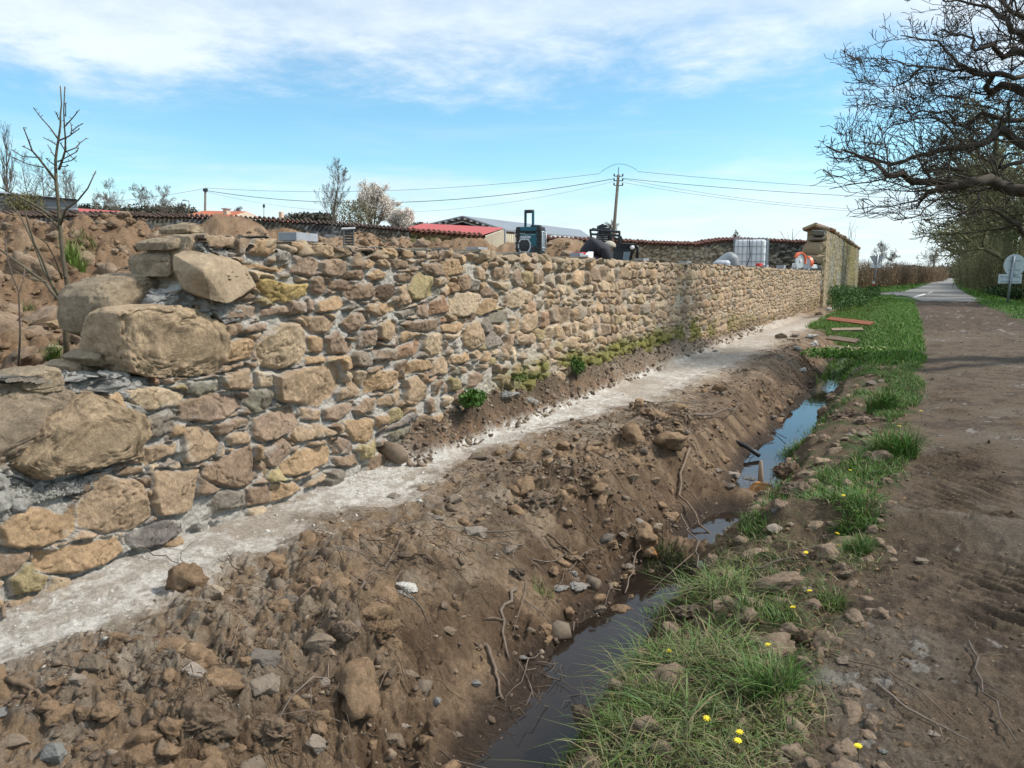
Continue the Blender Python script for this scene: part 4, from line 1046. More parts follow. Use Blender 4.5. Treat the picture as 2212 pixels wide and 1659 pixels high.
# ------------------------------------------------------------------ sticks and roots
def curve_pts(a, b, bend, n, seed):
    r = random.Random(seed); a, b = Vector(a), Vector(b); d = b - a; side_ = Vector((-d.y, d.x, 0)); L = d.length
    pts = []
    for i in range(n + 1):
        t = i / n; p = a + d * t + side_ * bend * math.sin(math.pi * t) + Vector((r.uniform(-1, 1), r.uniform(-1, 1), r.uniform(-.4, .8))) * L * .025
        pts.append(p)
    return pts
def stick(x0, y0, x1, y1, r0, r1, label, cat='stick', group=None, bend=.08, lift=.015, seed=0, mat='root', name='stick', abs_=None):
    a, b = hit(x0, y0)[0], hit(x1, y1)[0]
    if abs_: a = Vector(abs_[0]); b = Vector(abs_[1])
    pts = curve_pts(a, b, bend, 9, seed)
    if not abs_:
        for q in pts: q.z = max(q.z, H(q.x, q.y)) + lift
    r0 *= .8; r1 *= .55; m = MB(); m.tube(pts, [r0 + (r1 - r0) * (i / 9) ** .8 for i in range(10)], 6)
    k_ = 4 + seed % 3; e_ = pts[k_] + (pts[-1] - pts[0]) * .22 + Vector((-(pts[-1] - pts[0]).y, (pts[-1] - pts[0]).x, 0)) * (.18 if seed % 2 else -.18); e_.z = H(e_.x, e_.y) + .02 if not abs_ else e_.z; m.tube([pts[k_], pts[k_].lerp(e_, .5) + Vector((0, 0, .01)), e_], [r0 * .45, r0 * .35, r0 * .15], 5)
    return tag(m.build(name, M[mat], smooth=True), label, cat, group)
ST = [(0, 1345, 215, 1192, .011, .006, 'long pale stick lying on the mud in the lower left'), (215, 1160, 395, 1228, .006, .003, None), (395, 1228, 440, 1170, .003, .002, None),
      (1050, 1410, 1085, 1525, .013, .010, 'thick pale root stub standing at the pool edge'), (1120, 1280, 1098, 1440, .014, .009, 'long winding root hanging down to the pool'),
      (1180, 1170, 1290, 1280, .011, .006, 'bent root running down the ditch slope'), (1030, 1165, 1135, 1165, .009, .004, None), (770, 1165, 885, 1215, .006, .004, None),
      (860, 1218, 940, 1235, .012, .008, 'straight root half buried in the slope'), (1490, 990, 1540, 1160, .018, .010, 'thick dark root hanging over the second pool'), (1470, 1120, 1500, 1290, .008, .004, None),
      (1350, 1290, 1395, 1150, .006, .004, 'thin bent twig arching over the narrow pool'), (1195, 1190, 1250, 1230, .007, .004, None), (1290, 1230, 1190, 1290, .007, .004, None),
      (1370, 1260, 1300, 1340, .006, .003, None), (1160, 1440, 1230, 1430, .004, .003, None), (960, 1090, 1010, 1050, .008, .004, None), (1390, 900, 1500, 880, .010, .004, 'straight dark stick lying on the pale trampled strip'),
      (1505, 925, 1600, 880, .016, .008, 'bare branch lying on the far trampled earth'), (1420, 950, 1460, 905, .006, .004, None), (1890, 1480, 2105, 1590, .008, .004, None), (2100, 1385, 2200, 1590, .006, .004, None),
      (1620, 1240, 1760, 1185, .007, .004, None), (1440, 1460, 1560, 1370, .006, .004, None), (1770, 1410, 2080, 1560, .005, .003, None), (1700, 960, 1740, 870, .006, .003, None), (20, 1500, 95, 1540, .016, .010, 'short dark branch stub at the left edge')]
for i, a in enumerate(ST):
    stick(*a[:6], a[6] or 'thin brown root strand lying on the mud', group=None if a[6] else 'root strands on the mud', seed=i, bend=rr_.uniform(-.15, .15), name='stick' if a[6] else 'root')
# stake standing in the pool and black pipe end
pp = onz(1640, 1050, -.46); m = MB(); m.tube([(pp.x, pp.y, -.56), (pp.x + .008, pp.y + .01, -.40), (pp.x + .004, pp.y, -.24)], [.026, .025, .015], 7)
tag(m.build('wooden_stake', M['plank'], smooth=True), 'short pale wooden stake standing in the ditch water', 'stake')
a_ = hit(1590, 957)[0]; b_ = onz(1640, 984, -.42); m = MB(); m.tube([a_ + Vector((0, 0, -.02)), (a_ + b_) / 2 + Vector((0, 0, .005)), b_], .022, 9)
tag(m.build('pipe', M['black'], smooth=True), 'black plastic drain pipe end poking out of the bank', 'pipe')
b_ = onz(855, 975, .02); m = MB(); m.tube([Vector((WU - .12, 4.42, .10)), Vector((WU + .10, 4.36, .09)), Vector((WU + .17, 4.33, .07))], [.06, .07, .05], 9)
m.build('drain_root', M['root'], smooth=True); o = bpy.data.objects['drain_root']; o.name = 'stump'; tag(o, 'reddish fibrous root stump at the wall foot', 'stump')
# planks laid across the far ditch
for (x0, y0, x1, y1, mt, w, lb) in [(1792, 688, 1882, 699, 'plankred', .16, 'red brown plank bridging the ditch, farthest of the four'), (1798, 712, 1862, 711, 'plank', .10, 'thin grey plank across the ditch, just before the red one'),
                                    (1790, 729, 1850, 737, 'plank', .13, 'weathered plank across the ditch, second from the near end'), (1790, 750, 1848, 757, 'plank', .14, 'pale board across the ditch, nearest of the four')]:
    a, b = onz(x0, y0, -.02), onz(x1, y1, -.02); d = b - a; m = MB(); rot = Matrix.Rotation(math.atan2(d.y, d.x), 3, 'Z') @ Matrix.Rotation(.5, 3, 'X')
    m.box((a + b) / 2, (d.length * 1.05, w, .035), rot, .004); tag(m.build('plank', M[mt]), lb, 'plank')
# fine roots and debris
def strands(name, n, u0, u1, s0, s1, L, r, mat, seed, dens=None, up=.25, power=1.6):
    rg = np.random.default_rng(seed); s = s0 + (s1 - s0) * rg.random(n) ** power; u = rg.uniform(u0, u1, n)
    if dens is not None: m = rg.random(n) < dens(u, s); u, s = u[m], s[m]
    n = len(u); z = terrain_h(u, s, np.full(n, .01)); k = 6; a = rg.uniform(0, 6.28, n); Ls = L * rg.uniform(.4, 1.6, n); P = np.zeros((n, k, 3)); P[:, 0] = np.stack([u, s, z], 1); da = rg.normal(0, .35, (n, k))
    for i in range(1, k):
        a = a + da[:, i]; P[:, i, 0] = P[:, i - 1, 0] + np.cos(a) * Ls / k; P[:, i, 1] = P[:, i - 1, 1] + np.sin(a) * Ls / k
        g = terrain_h(P[:, i, 0], P[:, i, 1], np.full(n, .01)); P[:, i, 2] = g + r + up * Ls * np.sin(i / k * 3) * rg.random(n) * .4
    rad_ = r * rg.uniform(.5, 1.4, n); V = []
    for j in range(3):
        off = np.stack([np.cos(2.1 * j) * np.ones(n), np.sin(2.1 * j) * .5 * np.ones(n), np.sin(2.1 * j) * np.ones(n)], 1)
        V.append(P + off[:, None, :] * (rad_[:, None] * np.linspace(1, .4, k)[None])[..., None])
    V = np.stack(V, 2).reshape(-1, 3); ids = np.arange(n * k * 3).reshape(n, k, 3); F = []
    for j in range(3):
        F.append(np.stack([ids[:, :-1, j], ids[:, :-1, (j + 1) % 3], ids[:, 1:, (j + 1) % 3], ids[:, 1:, j]], -1).reshape(-1, 4))
    return tag(mesh_from(name, V, np.concatenate(F), M[mat], smooth=True), kind='stuff')
rootd = lambda u, s: (.3 + sm(fbm(u * 1.1, s * .8, 3, 77), -.05, .3)) * sm(u, lime_edge(s), lime_edge(s) + .4)
strands('root_litter', 3600, -2.8, -1.2, 1.5, 15, .16, .0022, 'root', 5, rootd, .3)
strands('twig_litter', 300, -2.7, -1.2, 2, 15, .40, .0035, 'root', 6, rootd, .25)
strands('straw_litter', 500, -1.0, 3.0, 1.8, 12, .10, .0018, 'root', 7, None, .1)
strands('drowned_twigs', 60, -1.3, -.95, 2.6, 9, .22, .0022, 'twig', 8, None, .9)

# ------------------------------------------------------------------ grass
def blades(name, P, hgt_, wid, colr_, seed, lean=.5, kind='stuff', parent=None, mat='grass'):
    rg = np.random.default_rng(seed); n = len(P); a = rg.uniform(0, 6.28, n); w = np.stack([np.cos(a), np.sin(a), 0 * a], 1); b = a + rg.normal(1.57, .6, n)
    dr = np.stack([np.cos(b), np.sin(b), 0 * b], 1); ln = np.abs(rg.normal(lean, lean * .5, n)); hgt_ = hgt_ * rg.uniform(.5, 1.25, n); wid = wid * rg.uniform(.6, 1.3, n)
    up = np.array([0, 0, 1.]); V = np.zeros((n, 7, 3))
    for i, t in enumerate((0, .38, .74)):
        c = P + up * (hgt_ * t * (1 - .35 * ln * t))[:, None] + dr * (hgt_ * ln * t * t)[:, None]; ww = w * (wid * (1 - t * .55) * .5)[:, None]
        V[:, 2 * i] = c - ww; V[:, 2 * i + 1] = c + ww
    V[:, 6] = P + up * (hgt_ * (1 - .42 * np.minimum(ln, 1.6)))[:, None] + dr * (hgt_ * ln)[:, None]
    I = np.arange(n)[:, None] * 7; F = np.concatenate([np.stack([I[:, 0] + q for q in f_], 1) for f_ in ((0, 1, 3), (0, 3, 2), (2, 3, 5), (2, 5, 4), (4, 5, 6))])
    C = np.repeat(colr_, 7, axis=0)
    o = mesh_from(name, V.reshape(-1, 3), F, M[mat], parent, C)
    if kind: tag(o, kind=kind)
    return o
def gcol(n, seed, base=(.085, .155, .025), dry=.12, var=.3):
    rg = np.random.default_rng(seed); c = np.array(base)[None] * rg.uniform(1 - var, 1 + var, n)[:, None] * np.array([1, 1, 1]) + rg.normal(0, .008, (n, 3)); m = rg.random(n) < dry
    c[m] = np.array([.22, .18, .09]) * rg.uniform(.6, 1.2, m.sum())[:, None]; return np.clip(c, .005, 1)
def gpts(n, u0, u1, s0, s1, dens, power=1.3, off=-.008):
    p = rpts(n, u0, u1, s0, s1, dens, power); p[:, 2] += off; return p
clump = lambda u, s: sm(fbm(u * 3.2, s * 3.2, 3, 201), .04, .3) * .8 + .06
d1 = lambda u, s: clump(u, s) * sm(u, -1.0, -.85) * sm(u, track_edge(s) + .12, track_edge(s) - .12) * (sm(s, 4.2, 3.3) + .35)
p = gpts(30000, -1.0, .05, 1.7, 5.2, d1, 1.2); blades('verge_grass', p, .075, .0042, gcol(len(p), 1, (.10, .135, .038), .32), 1, 1.1)
d1b = lambda u, s: clump(u + 5, s) * sm(u, -1.0, -.9) * sm(u, -.35, -.6)
p = gpts(5500, -1.0, -.3, 1.6, 3.6, d1b, 1.0); blades('long_verge_grass', p, .15, .0055, gcol(len(p), 2, (.10, .15, .038), .22), 2, 1.2)
d2 = lambda u, s: sm(fbm(u * 2.2, s * 1.4, 3, 202) + .5 * np.exp(-((u - track_edge(s) + .18) / .2) ** 2), .12, .4) * sm(u, track_edge(s) + .1, track_edge(s) - .1)
p = gpts(60000, -1.0, .35, 4.4, 14, d2, 1.3); blades('ditch_side_grass', p, .10, .006, gcol(len(p), 3, (.075, .15, .022), .12), 3, .8)
d3 = lambda u, s: sm(u, ditch_c(s) + .28, ditch_c(s) + .4) * sm(u, -.62, -.8) * sm(fbm(u, s * 1.5, 2, 203), -.1, .2)
p = gpts(14000, -1.1, -.6, 5.0, 15, d3, 1.1); blades('bank_edge_grass', p, .12, .006, gcol(len(p), 4, (.06, .13, .02), .15), 4, .9)
d4 = lambda u, s: sm(u, -1.25 - 1.1 * sm(s, 18, 22), -.95 - 1.0 * sm(s, 18, 22)) * sm(u, track_edge(s) + .08, track_edge(s) - .12) * sm(s, 12.8, 14.5)
p = gpts(110000, -2.4, .6, 12.8, 40, d4, 1.7); blades('far_verge_grass', p, .13, .012, gcol(len(p), 5, (.095, .20, .022), .06), 5, .7)
d5 = lambda u, s: sm(u, 2.85, 3.2) * sm(s, 9, 12)
p = gpts(60000, 2.8, 8, 9, 44, d5, 1.4); blades('right_verge_grass', p, .13, .016, gcol(len(p), 6, (.085, .18, .022), .05), 6, .7)
d6 = lambda u, s: 1 - sm(np.abs(u - 1.5 - (s - 50) * .0555), 4.0, 2.2) 
def offroad(u, s):
    c = np.interp(s, [41, 50, 60, 100, 190], [1.7, 1.6, 1.9, 3.6, 7.6]); w = np.interp(s, [41, 46, 54, 60, 190], [2.0, 2.1, 1.9, 1.8, 1.5]); left = (s > 50) & (s < 58) & (u < c)
    return ((np.abs(u - c) > w) & ~left).astype(float)
p = gpts(70000, -5, 13, 41.8, 120, offroad, 1.6); blades('lane_side_grass', p, .16, .035, gcol(len(p), 7, (.10, .22, .022), .05), 7, .6)
# tufts : each a thing one could count
def tuft(x, y, wpx, hpx, n, base, label, cat='grass tuft', group=None, dry=.1, lean=.6, pos=None, seed=0, name='grass_tuft'):
    p0, d = pos or hit(x, y); r = wpx * d / FPX * .5; h = hpx * d / FPX; rg = np.random.default_rng(seed + 900)
    a = rg.uniform(0, 6.28, n); q = r * np.sqrt(rg.random(n)); P = np.stack([p0.x + q * np.cos(a), p0.y + q * np.sin(a), 0 * a], 1); P[:, 2] = p0.z - .01 if pos else terrain_h(P[:, 0], P[:, 1], np.full(n, .01)) - .01
    return tag(blades(name, P, h, max(.004, d * .0010), gcol(n, seed + 50, base, dry), seed + 7, lean, kind=None), label, cat, group)
TU = [(165, 600, 40, 50, 260, (.16, .24, .05), 'fresh green grass tuft growing on the soil heap behind the young tree'), (118, 808, 30, 45, 200, (.10, .17, .03), 'green grass tuft between the corner boulder and the dark stone'),
      (185, 545, 50, 22, 160, (.16, .17, .06), 'yellowish grass patch near the top of the soil heap'), (390, 515, 26, 18, 120, (.10, .14, .03), 'small grass tuft at the heap edge left of the tilted block'),
      (640, 500, 44, 18, 160, (.17, .21, .05), 'pale grass tuft on the soil ridge above the first grey block'), (60, 670, 30, 30, 120, (.14, .16, .05), 'dull grass tuft half way down the soil heap'),
      (1440, 1245, 110, 34, 700, (.045, .07, .015), 'dark mossy clump blocking the ditch between two pools'), (1630, 1130, 70, 26, 400, (.08, .16, .03), 'bright grass clump overhanging the second pool'),
      (1935, 990, 90, 70, 900, (.075, .165, .022), 'thick bright grass tussock beside the muddy track'), (1850, 1190, 60, 50, 500, (.07, .14, .025), 'dark green grass clump with a yellow flower at its side'),
      (1560, 1250, 90, 45, 350, (.11, .17, .035), 'loose grass tuft on the verge right of the mossy clump'), (1795, 1300, 60, 40, 260, (.11, .17, .04), 'small pale tuft standing alone on the bare verge'),
      (1420, 1335, 60, 34, 240, (.09, .17, .03), 'grass tuft leaning over the narrow pool'), (1660, 1500, 120, 110, 700, (.08, .15, .03), 'tall dense grass tussock in the lower verge'),
      (1380, 1560, 180, 60, 800, (.085, .14, .03), 'spreading grass tussock beside the near pool'), (1240, 1645, 160, 40, 400, (.09, .15, .03), 'drooping grass blades over the bottom of the pool'),
      (1660, 1340, 140, 50, 420, (.085, .14, .03), 'thin grass patch in the middle of the near verge'), (1905, 890, 60, 60, 500, (.075, .16, .022), 'green tussock at the track edge beyond the stones'),
      (1170, 1285, 50, 24, 90, (.09, .13, .02), 'few green weeds on the ditch slope above the root'), (335, 1535, 16, 10, 24, (.14, .24, .03), 'tiny bright grass sprig alone in the lower left mud')]
for i, a in enumerate(TU): tuft(*a[:6], a[6], seed=i, dry=.15)
# leafy plants
def leaves(name, C, r_, n, size, base, seed, parent=None, mat='ivy', var=.35):
    rg = np.random.default_rng(seed); C = np.atleast_2d(C); k = rg.integers(0, len(C), n); d = rg.normal(size=(n, 3)); d /= np.linalg.norm(d, axis=1)[:, None]
    P = C[k] + d * np.asarray(r_) * rg.random((n, 1)) ** .45; t1 = rg.normal(size=(n, 3)); t1 /= np.linalg.norm(t1, axis=1)[:, None]; t2 = np.cross(t1, rg.normal(size=(n, 3))); t2 /= np.linalg.norm(t2, axis=1)[:, None]
    s = (size * rg.uniform(.5, 1.4, n))[:, None]; V = np.stack([P - t1 * s, P + t2 * s * .5, P + t1 * s, P - t2 * s * .5], 1).reshape(-1, 3); F = np.arange(n * 4).reshape(-1, 4)
    return mesh_from(name, V, F, M[mat], parent, np.repeat(np.array(base)[None] * rg.uniform(1 - var, 1 + var, n)[:, None], 4, axis=0))
def plant(x, y, u0, wpx, hpx, n, base, label, seed, leaf=.018, name='weed', blad=60):
    s, z = onw(x, y, u0); d = math.hypot(u0, s); r = np.array([wpx * d / FPX * .4, wpx * d / FPX * .6, hpx * d / FPX * .5]); c = np.array([u0, s, z])
    g = np.random.default_rng(seed); C = c + g.normal(size=(6, 3)) * r * .45
    root = empty(name, (0, 0, 0), label, 'plant'); o = leaves('foliage', C, r * .55, n, leaf, base, seed, root)
    st = MB()
    for q in C: st.tube([c - Vector((0, 0, r[2])), (Vector(c) + Vector(q)) / 2, q], [.004, .003, .002], 4)
    st.build('stem', M['twiggreen'], root); return root
for a in [(1020, 862, -3.02, 80, 50, 900, (.06, .13, .02), 'leafy green weed growing from the earth at the wall foot, nearest one', 1), (1250, 790, -3.05, 60, 44, 700, (.055, .11, .02), 'bushy green weed against the mossy wall foot', 2),
          (1125, 812, -3.08, 50, 16, 260, (.08, .11, .02), 'flat moss cushion on the lowest wall stones', 3)]:
    plant(*a[:7], a[7], a[8])
b_ = onz(1835, 655, -.05)
root = empty('bramble_bush', (0, 0, 0), 'dense dark green bramble bush at the foot of the old wall end', 'bush')
C = []
for _ in range(44):
    t_ = g_.random(); q_ = onz(1802 + 90 * t_, 668 - 30 * t_ + 18 * (g_.random() - .5), 0); C.append((q_.x, q_.y, -.05 + (.75 - .3 * t_) * g_.random()))
leaves('foliage', np.array(C), np.array([.28, .7, .25]), 24000, .030, (.05, .115, .022), 9, root, var=.5)
m = MB(); [m.tube([(c[0], c[1], -.1), (c[0] + .1, c[1], c[2] + .2)], [.02, .008], 4) for c in C[:12]]; m.build('stem', M['twiggreen'], root)
p = onz(1815, 768, -.1); root = empty('celandine_patch', (0, 0, 0), 'low leafy patch with pale yellow flowers where the planks begin', 'plant')
leaves('foliage', np.array([(p.x + .15 * k, p.y + .1 * k, p.z + .05) for k in range(-2, 4)]), np.array([.35, .5, .08]), 2600, .03, (.10, .20, .03), 11, root)
leaves('flower', np.array([(p.x + .15 * k, p.y + .1 * k, p.z + .12) for k in range(-2, 4)]), np.array([.35, .5, .05]), 120, .022, (.6, .6, .25), 12, root)
# dandelions
FL = [(1810, 1188), (1743, 1221), (1803, 1160), (1752, 1302), (1717, 1338), (1837, 1025), (1940, 941), (1990, 905), (1820, 1025 + 60), (1447, 1442), (1665, 1415), (1855, 1640), (1592, 1633), (1600, 1612), (1522, 1570), (1870, 935), (1835, 730), (1850, 700)]
def flower():
    root = empty('dandelion', (0, 0, 0), None, 'flower'); m = MB(); m.tube([(0, 0, -.02), (.004, 0, .03), (0, .004, .055)], .0022, 5); m.build('stem', M['twiggreen'], root)
    m = MB()
    for k in range(16):
        a = k * .3927; r = .019 if k % 2 else .015; c = Vector((math.cos(a), math.sin(a), 0)); t = Vector((-c.y, c.x, 0)) * .0045; h = Vector((0, 0, .056 + (.003 if k % 2 else .007)))
        m.quad(h, h + c * r * .6 + t, h + c * r, h + c * r * .6 - t)
    m.build('petals', M['yellow'], root); return root
fl0 = None
for i, (x, y) in enumerate(FL):
    p, d = hit(x, y)
    if fl0 is None: r_ = flower(); fl0 = r_
    else:
        r_ = fl0.copy(); col.objects.link(r_)
        for ch in list(fl0.children): c = ch.copy(); col.objects.link(c); c.parent = r_
    r_.location = (p.x, p.y, p.z + .005); s = .75 if y > 1000 else 1.2; r_.scale = (s, s, s); r_.rotation_euler = (rr_.uniform(-.3, .3), rr_.uniform(-.3, .3), rr_.uniform(0, 6))
    r_['label'] = 'small yellow dandelion flower in the verge grass'; r_['group'] = 'yellow flowers on the verge'

# ------------------------------------------------------------------ trees
def tubes(name, segs, mat, parent, k=3, smooth=True):
    if not segs: return None
    A = np.array([s[0] for s in segs]); B = np.array([s[1] for s in segs]); ra = np.array([s[2] for s in segs]); rb = np.array([s[3] for s in segs])
    d = B - A; L = np.linalg.norm(d, axis=1)[:, None]; d = d / np.maximum(L, 1e-6); h = np.where(np.abs(d[:, 2:3]) > .9, np.array([[1., 0, 0]]), np.array([[0, 0, 1.]]))
    u = np.cross(d, h); u /= np.linalg.norm(u, axis=1)[:, None]; w = np.cross(d, u); B = B + d * rb[:, None] * .4; n = len(segs); V = np.zeros((n, 2 * k, 3))
    for j in range(k):
        c = math.cos(6.28318 * j / k); s = math.sin(6.28318 * j / k); o = u * c + w * s
        V[:, j] = A + o * ra[:, None]; V[:, k + j] = B + o * rb[:, None]
    I = np.arange(n)[:, None] * 2 * k; F = np.concatenate([np.concatenate([I + j, I + (j + 1) % k, I + k + (j + 1) % k, I + k + j], 1) for j in range(k)])
    return mesh_from(name, V.reshape(-1, 3), F, M[mat], parent, smooth=smooth)
def grow(segs, tips, p, d, L, r, lvl, rg, P):
    n = P['n'][min(lvl, len(P['n']) - 1)]; st = L / n; kids = P['kids'][min(lvl, len(P['kids']) - 1)]; wig = P['wig']; up = P.get('up', .05)
    maxl = P['max']; r_end = r * (.35 if lvl < maxl else .5)
    px, py, pz = p; dx, dy, dz = d
    marks = sorted(rg.random() * .85 + .12 for _ in range(kids)) if lvl < maxl else []
    mi = 0
    for i in range(n):
        w = wig * (1 + .3 * lvl); dx += rg.gauss(0, w); dy += rg.gauss(0, w); dz += rg.gauss(0, w) + up
        if P.get('nodroop') and dz < -.15: dz = -.15 + .3 * (dz + .15)
        l = math.sqrt(dx * dx + dy * dy + dz * dz); dx /= l; dy /= l; dz /= l
        q = (px + dx * st, py + dy * st, pz + dz * st); r1 = r + (r_end - r) * i / n; r2 = r + (r_end - r) * (i + 1) / n
        segs.append(((px, py, pz), q, max(r1, P['rmin']), max(r2, P['rmin']), lvl)); px, py, pz = q
        while mi < len(marks) and marks[mi] <= (i + 1) / n:
            t = marks[mi]; mi += 1
            ax, ay, az = rg.gauss(0, 1), rg.gauss(0, 1), rg.gauss(0, 1) + P.get('kup', 0); a = ax * dx + ay * dy + az * dz; ax -= a * dx; ay -= a * dy; az -= a * dz
            m = math.sqrt(ax * ax + ay * ay + az * az) + 1e-6; sp = P['spread'] * rg.uniform(.7, 1.25); cs = math.cos(sp); sn_ = math.sin(sp)
            nd = (dx * cs + ax / m * sn_, dy * cs + ay / m * sn_, dz * cs + az / m * sn_)
            grow(segs, tips, (px, py, pz), nd, L * P['lr'] * (1.15 - .55 * t) * rg.uniform(.75, 1.2), max(r2 * P.get('rr', .6), P['rmin']), lvl + 1, rg, P)
    if lvl >= maxl: tips.append((px, py, pz))
def finish_tree(root, segs, mat, split=1, thick=7):
    tubes('trunk', [s[:4] for s in segs if s[4] < split], mat, root, thick); tubes('crown', [s[:4] for s in segs if s[4] >= split], mat, root, 3)
def tree(name, base, height, trunk_r, label, P, seed, group=None, mat='twig', lean=(0, 0), split=1):
    rg = random.Random(seed); root = empty(name, base, label, 'tree', group); segs = []; tips = []
    P = dict(dict(n=[9, 5, 4, 3], kids=[13, 6, 5, 0], wig=.07, up=.06, max=3, rmin=.012, spread=.75, lr=.5), **P)
    grow(segs, tips, (0, 0, -.2), (lean[0], lean[1], 1), height, trunk_r, 0, rg, P); finish_tree(root, segs, mat, split)
    return root, segs, tips
# the young bare tree behind the wall end
yd = 4.55
def young(name, paths, dist, label, mat, seed=0):
    base = at(*paths[0][0][0], dist); root = empty(name, base, label, 'tree'); trunkm = MB(); brm = MB(); r = random.Random(seed)
    for i, p in enumerate(paths):
        pts, ra, rb = p; n = len(pts); dz = r.uniform(-.35, .35) if i else 0
        P3 = [at(x, y, dist + dz * k / max(n - 1, 1)) - base for k, (x, y) in enumerate(pts)]
        (trunkm if i == 0 else brm).tube(P3, [(ra + (rb - ra) * (k / (n - 1)) ** .8) * (.50 if i == 0 else .62) + .0010 for k in range(n)], 8 if i == 0 else 5)
        if i:
            for k in range(1, n):      # buds
                for q in range(3):
                    t = r.random(); c = P3[k - 1].lerp(P3[k], t); e = Vector((r.uniform(-1, 1), r.uniform(-1, 1), r.uniform(0, 1))).normalized()
                    brm.tube([c, c + e * r.uniform(.008, .02)], [.0022, .0012], 4)
    trunkm.build('trunk', M[mat], root, True); brm.build('branch', M[mat], root, True); return root
def z2(t, ox=0, oy=180, k=.2773):
    v = [float(q) for q in t.replace(',', ' ').split()]; return [S(ox + v[i] * k, oy + v[i + 1] * k) for i in range(0, len(v), 2)]
def r1(t): return z2(t, 0, 480, .3888)
trunk = r1('430,1090 424,900 400,740 425,690 432,600 405,430 388,250 378,100') + z2('515,1200 505,1000 503,900 500,800 515,680 530,590 545,480 545,380 555,290 543,125')[1:]
YP = [(trunk, .034, .004)]
for t, a, b in [('530,880 570,770 590,700 590,600 580,480 575,350 585,130', .010, .003), ('505,980 420,870 350,780 290,710 250,600 210,500', .012, .003), ('300,720 250,690 200,670', .004, .002), ('325,770 200,760 120,710', .004, .002),
                ('390,860 250,830 60,745', .005, .002), ('525,605 450,500 360,400 300,320', .007, .002), ('530,620 620,580 660,550 720,510', .007, .002), ('640,560 645,520 640,460', .004, .002), ('585,490 650,420 710,345', .005, .002),
                ('590,720 690,680 720,640 780,595', .005, .002), ('515,660 450,620 390,590', .004, .002), ('497,765 460,710 430,655', .004, .002), ('520,810 600,770 690,720 710,680', .005, .002), ('495,840 450,810 412,775', .004, .002),
                ('530,855 600,850 620,843', .003, .002), ('560,820 640,800 688,760', .003, .002), ('545,640 580,700 690,808', .004, .002), ('530,430 515,390 507,365', .003, .002), ('592,400 592,285', .003, .002), ('655,530 700,490 748,465', .003, .002),
                ('535,1400 590,1240 700,1160 790,1050 865,890', .013, .003), ('600,1220 585,1170 555,1145', .004, .002), ('515,1345 400,1250 300,1190 140,1110 0,1040', .012, .004), ('500,1070 450,1040 420,1000', .003, .002)]:
    YP.append((z2(t), a, b))
for t, a, b in [('415,720 340,650 290,580 150,480 0,370', .018, .008), ('425,700 350,620 280,500 220,340 140,170 60,60', .014, .005), ('405,715 330,590 270,430 220,330 180,200 160,120', .014, .005), ('290,580 200,560 100,510 60,480', .006, .003),
                ('440,710 520,670 570,630 540,590 520,575', .010, .004), ('570,630 640,560 700,520', .006, .003), ('400,560 350,420 300,330 260,300', .006, .003), ('220,330 170,390 150,400', .004, .002), ('385,250 330,180 250,120 150,60', .006, .003), ('430,560 350,480 300,440', .005, .003)]:
    YP.append((r1(t), a, b))
young('young_tree', YP, yd, 'young leafless tree with a thin forked stem behind the left end of the wall', 'barkyoung', 4)
young('sapling', [(r1('115,1150 125,1000 130,900 125,760 120,640 80,540 50,440 35,300'), .009, .004), (r1('122,650 150,560 160,480'), .003, .002)], 4.0, 'thin straight pale sapling left of the young tree', 'root', 5)
young('bare_shrub', [(r1('640,620 700,560 760,500 830,480 835,400'), .006, .003), (r1('760,500 810,505 870,480'), .004, .002), (r1('700,560 680,500 690,440'), .003, .002), (r1('830,480 900,400 930,380'), .003, .002)], 5.6, 'small bare twiggy shrub on the slope of the soil heap', 'twig', 6)

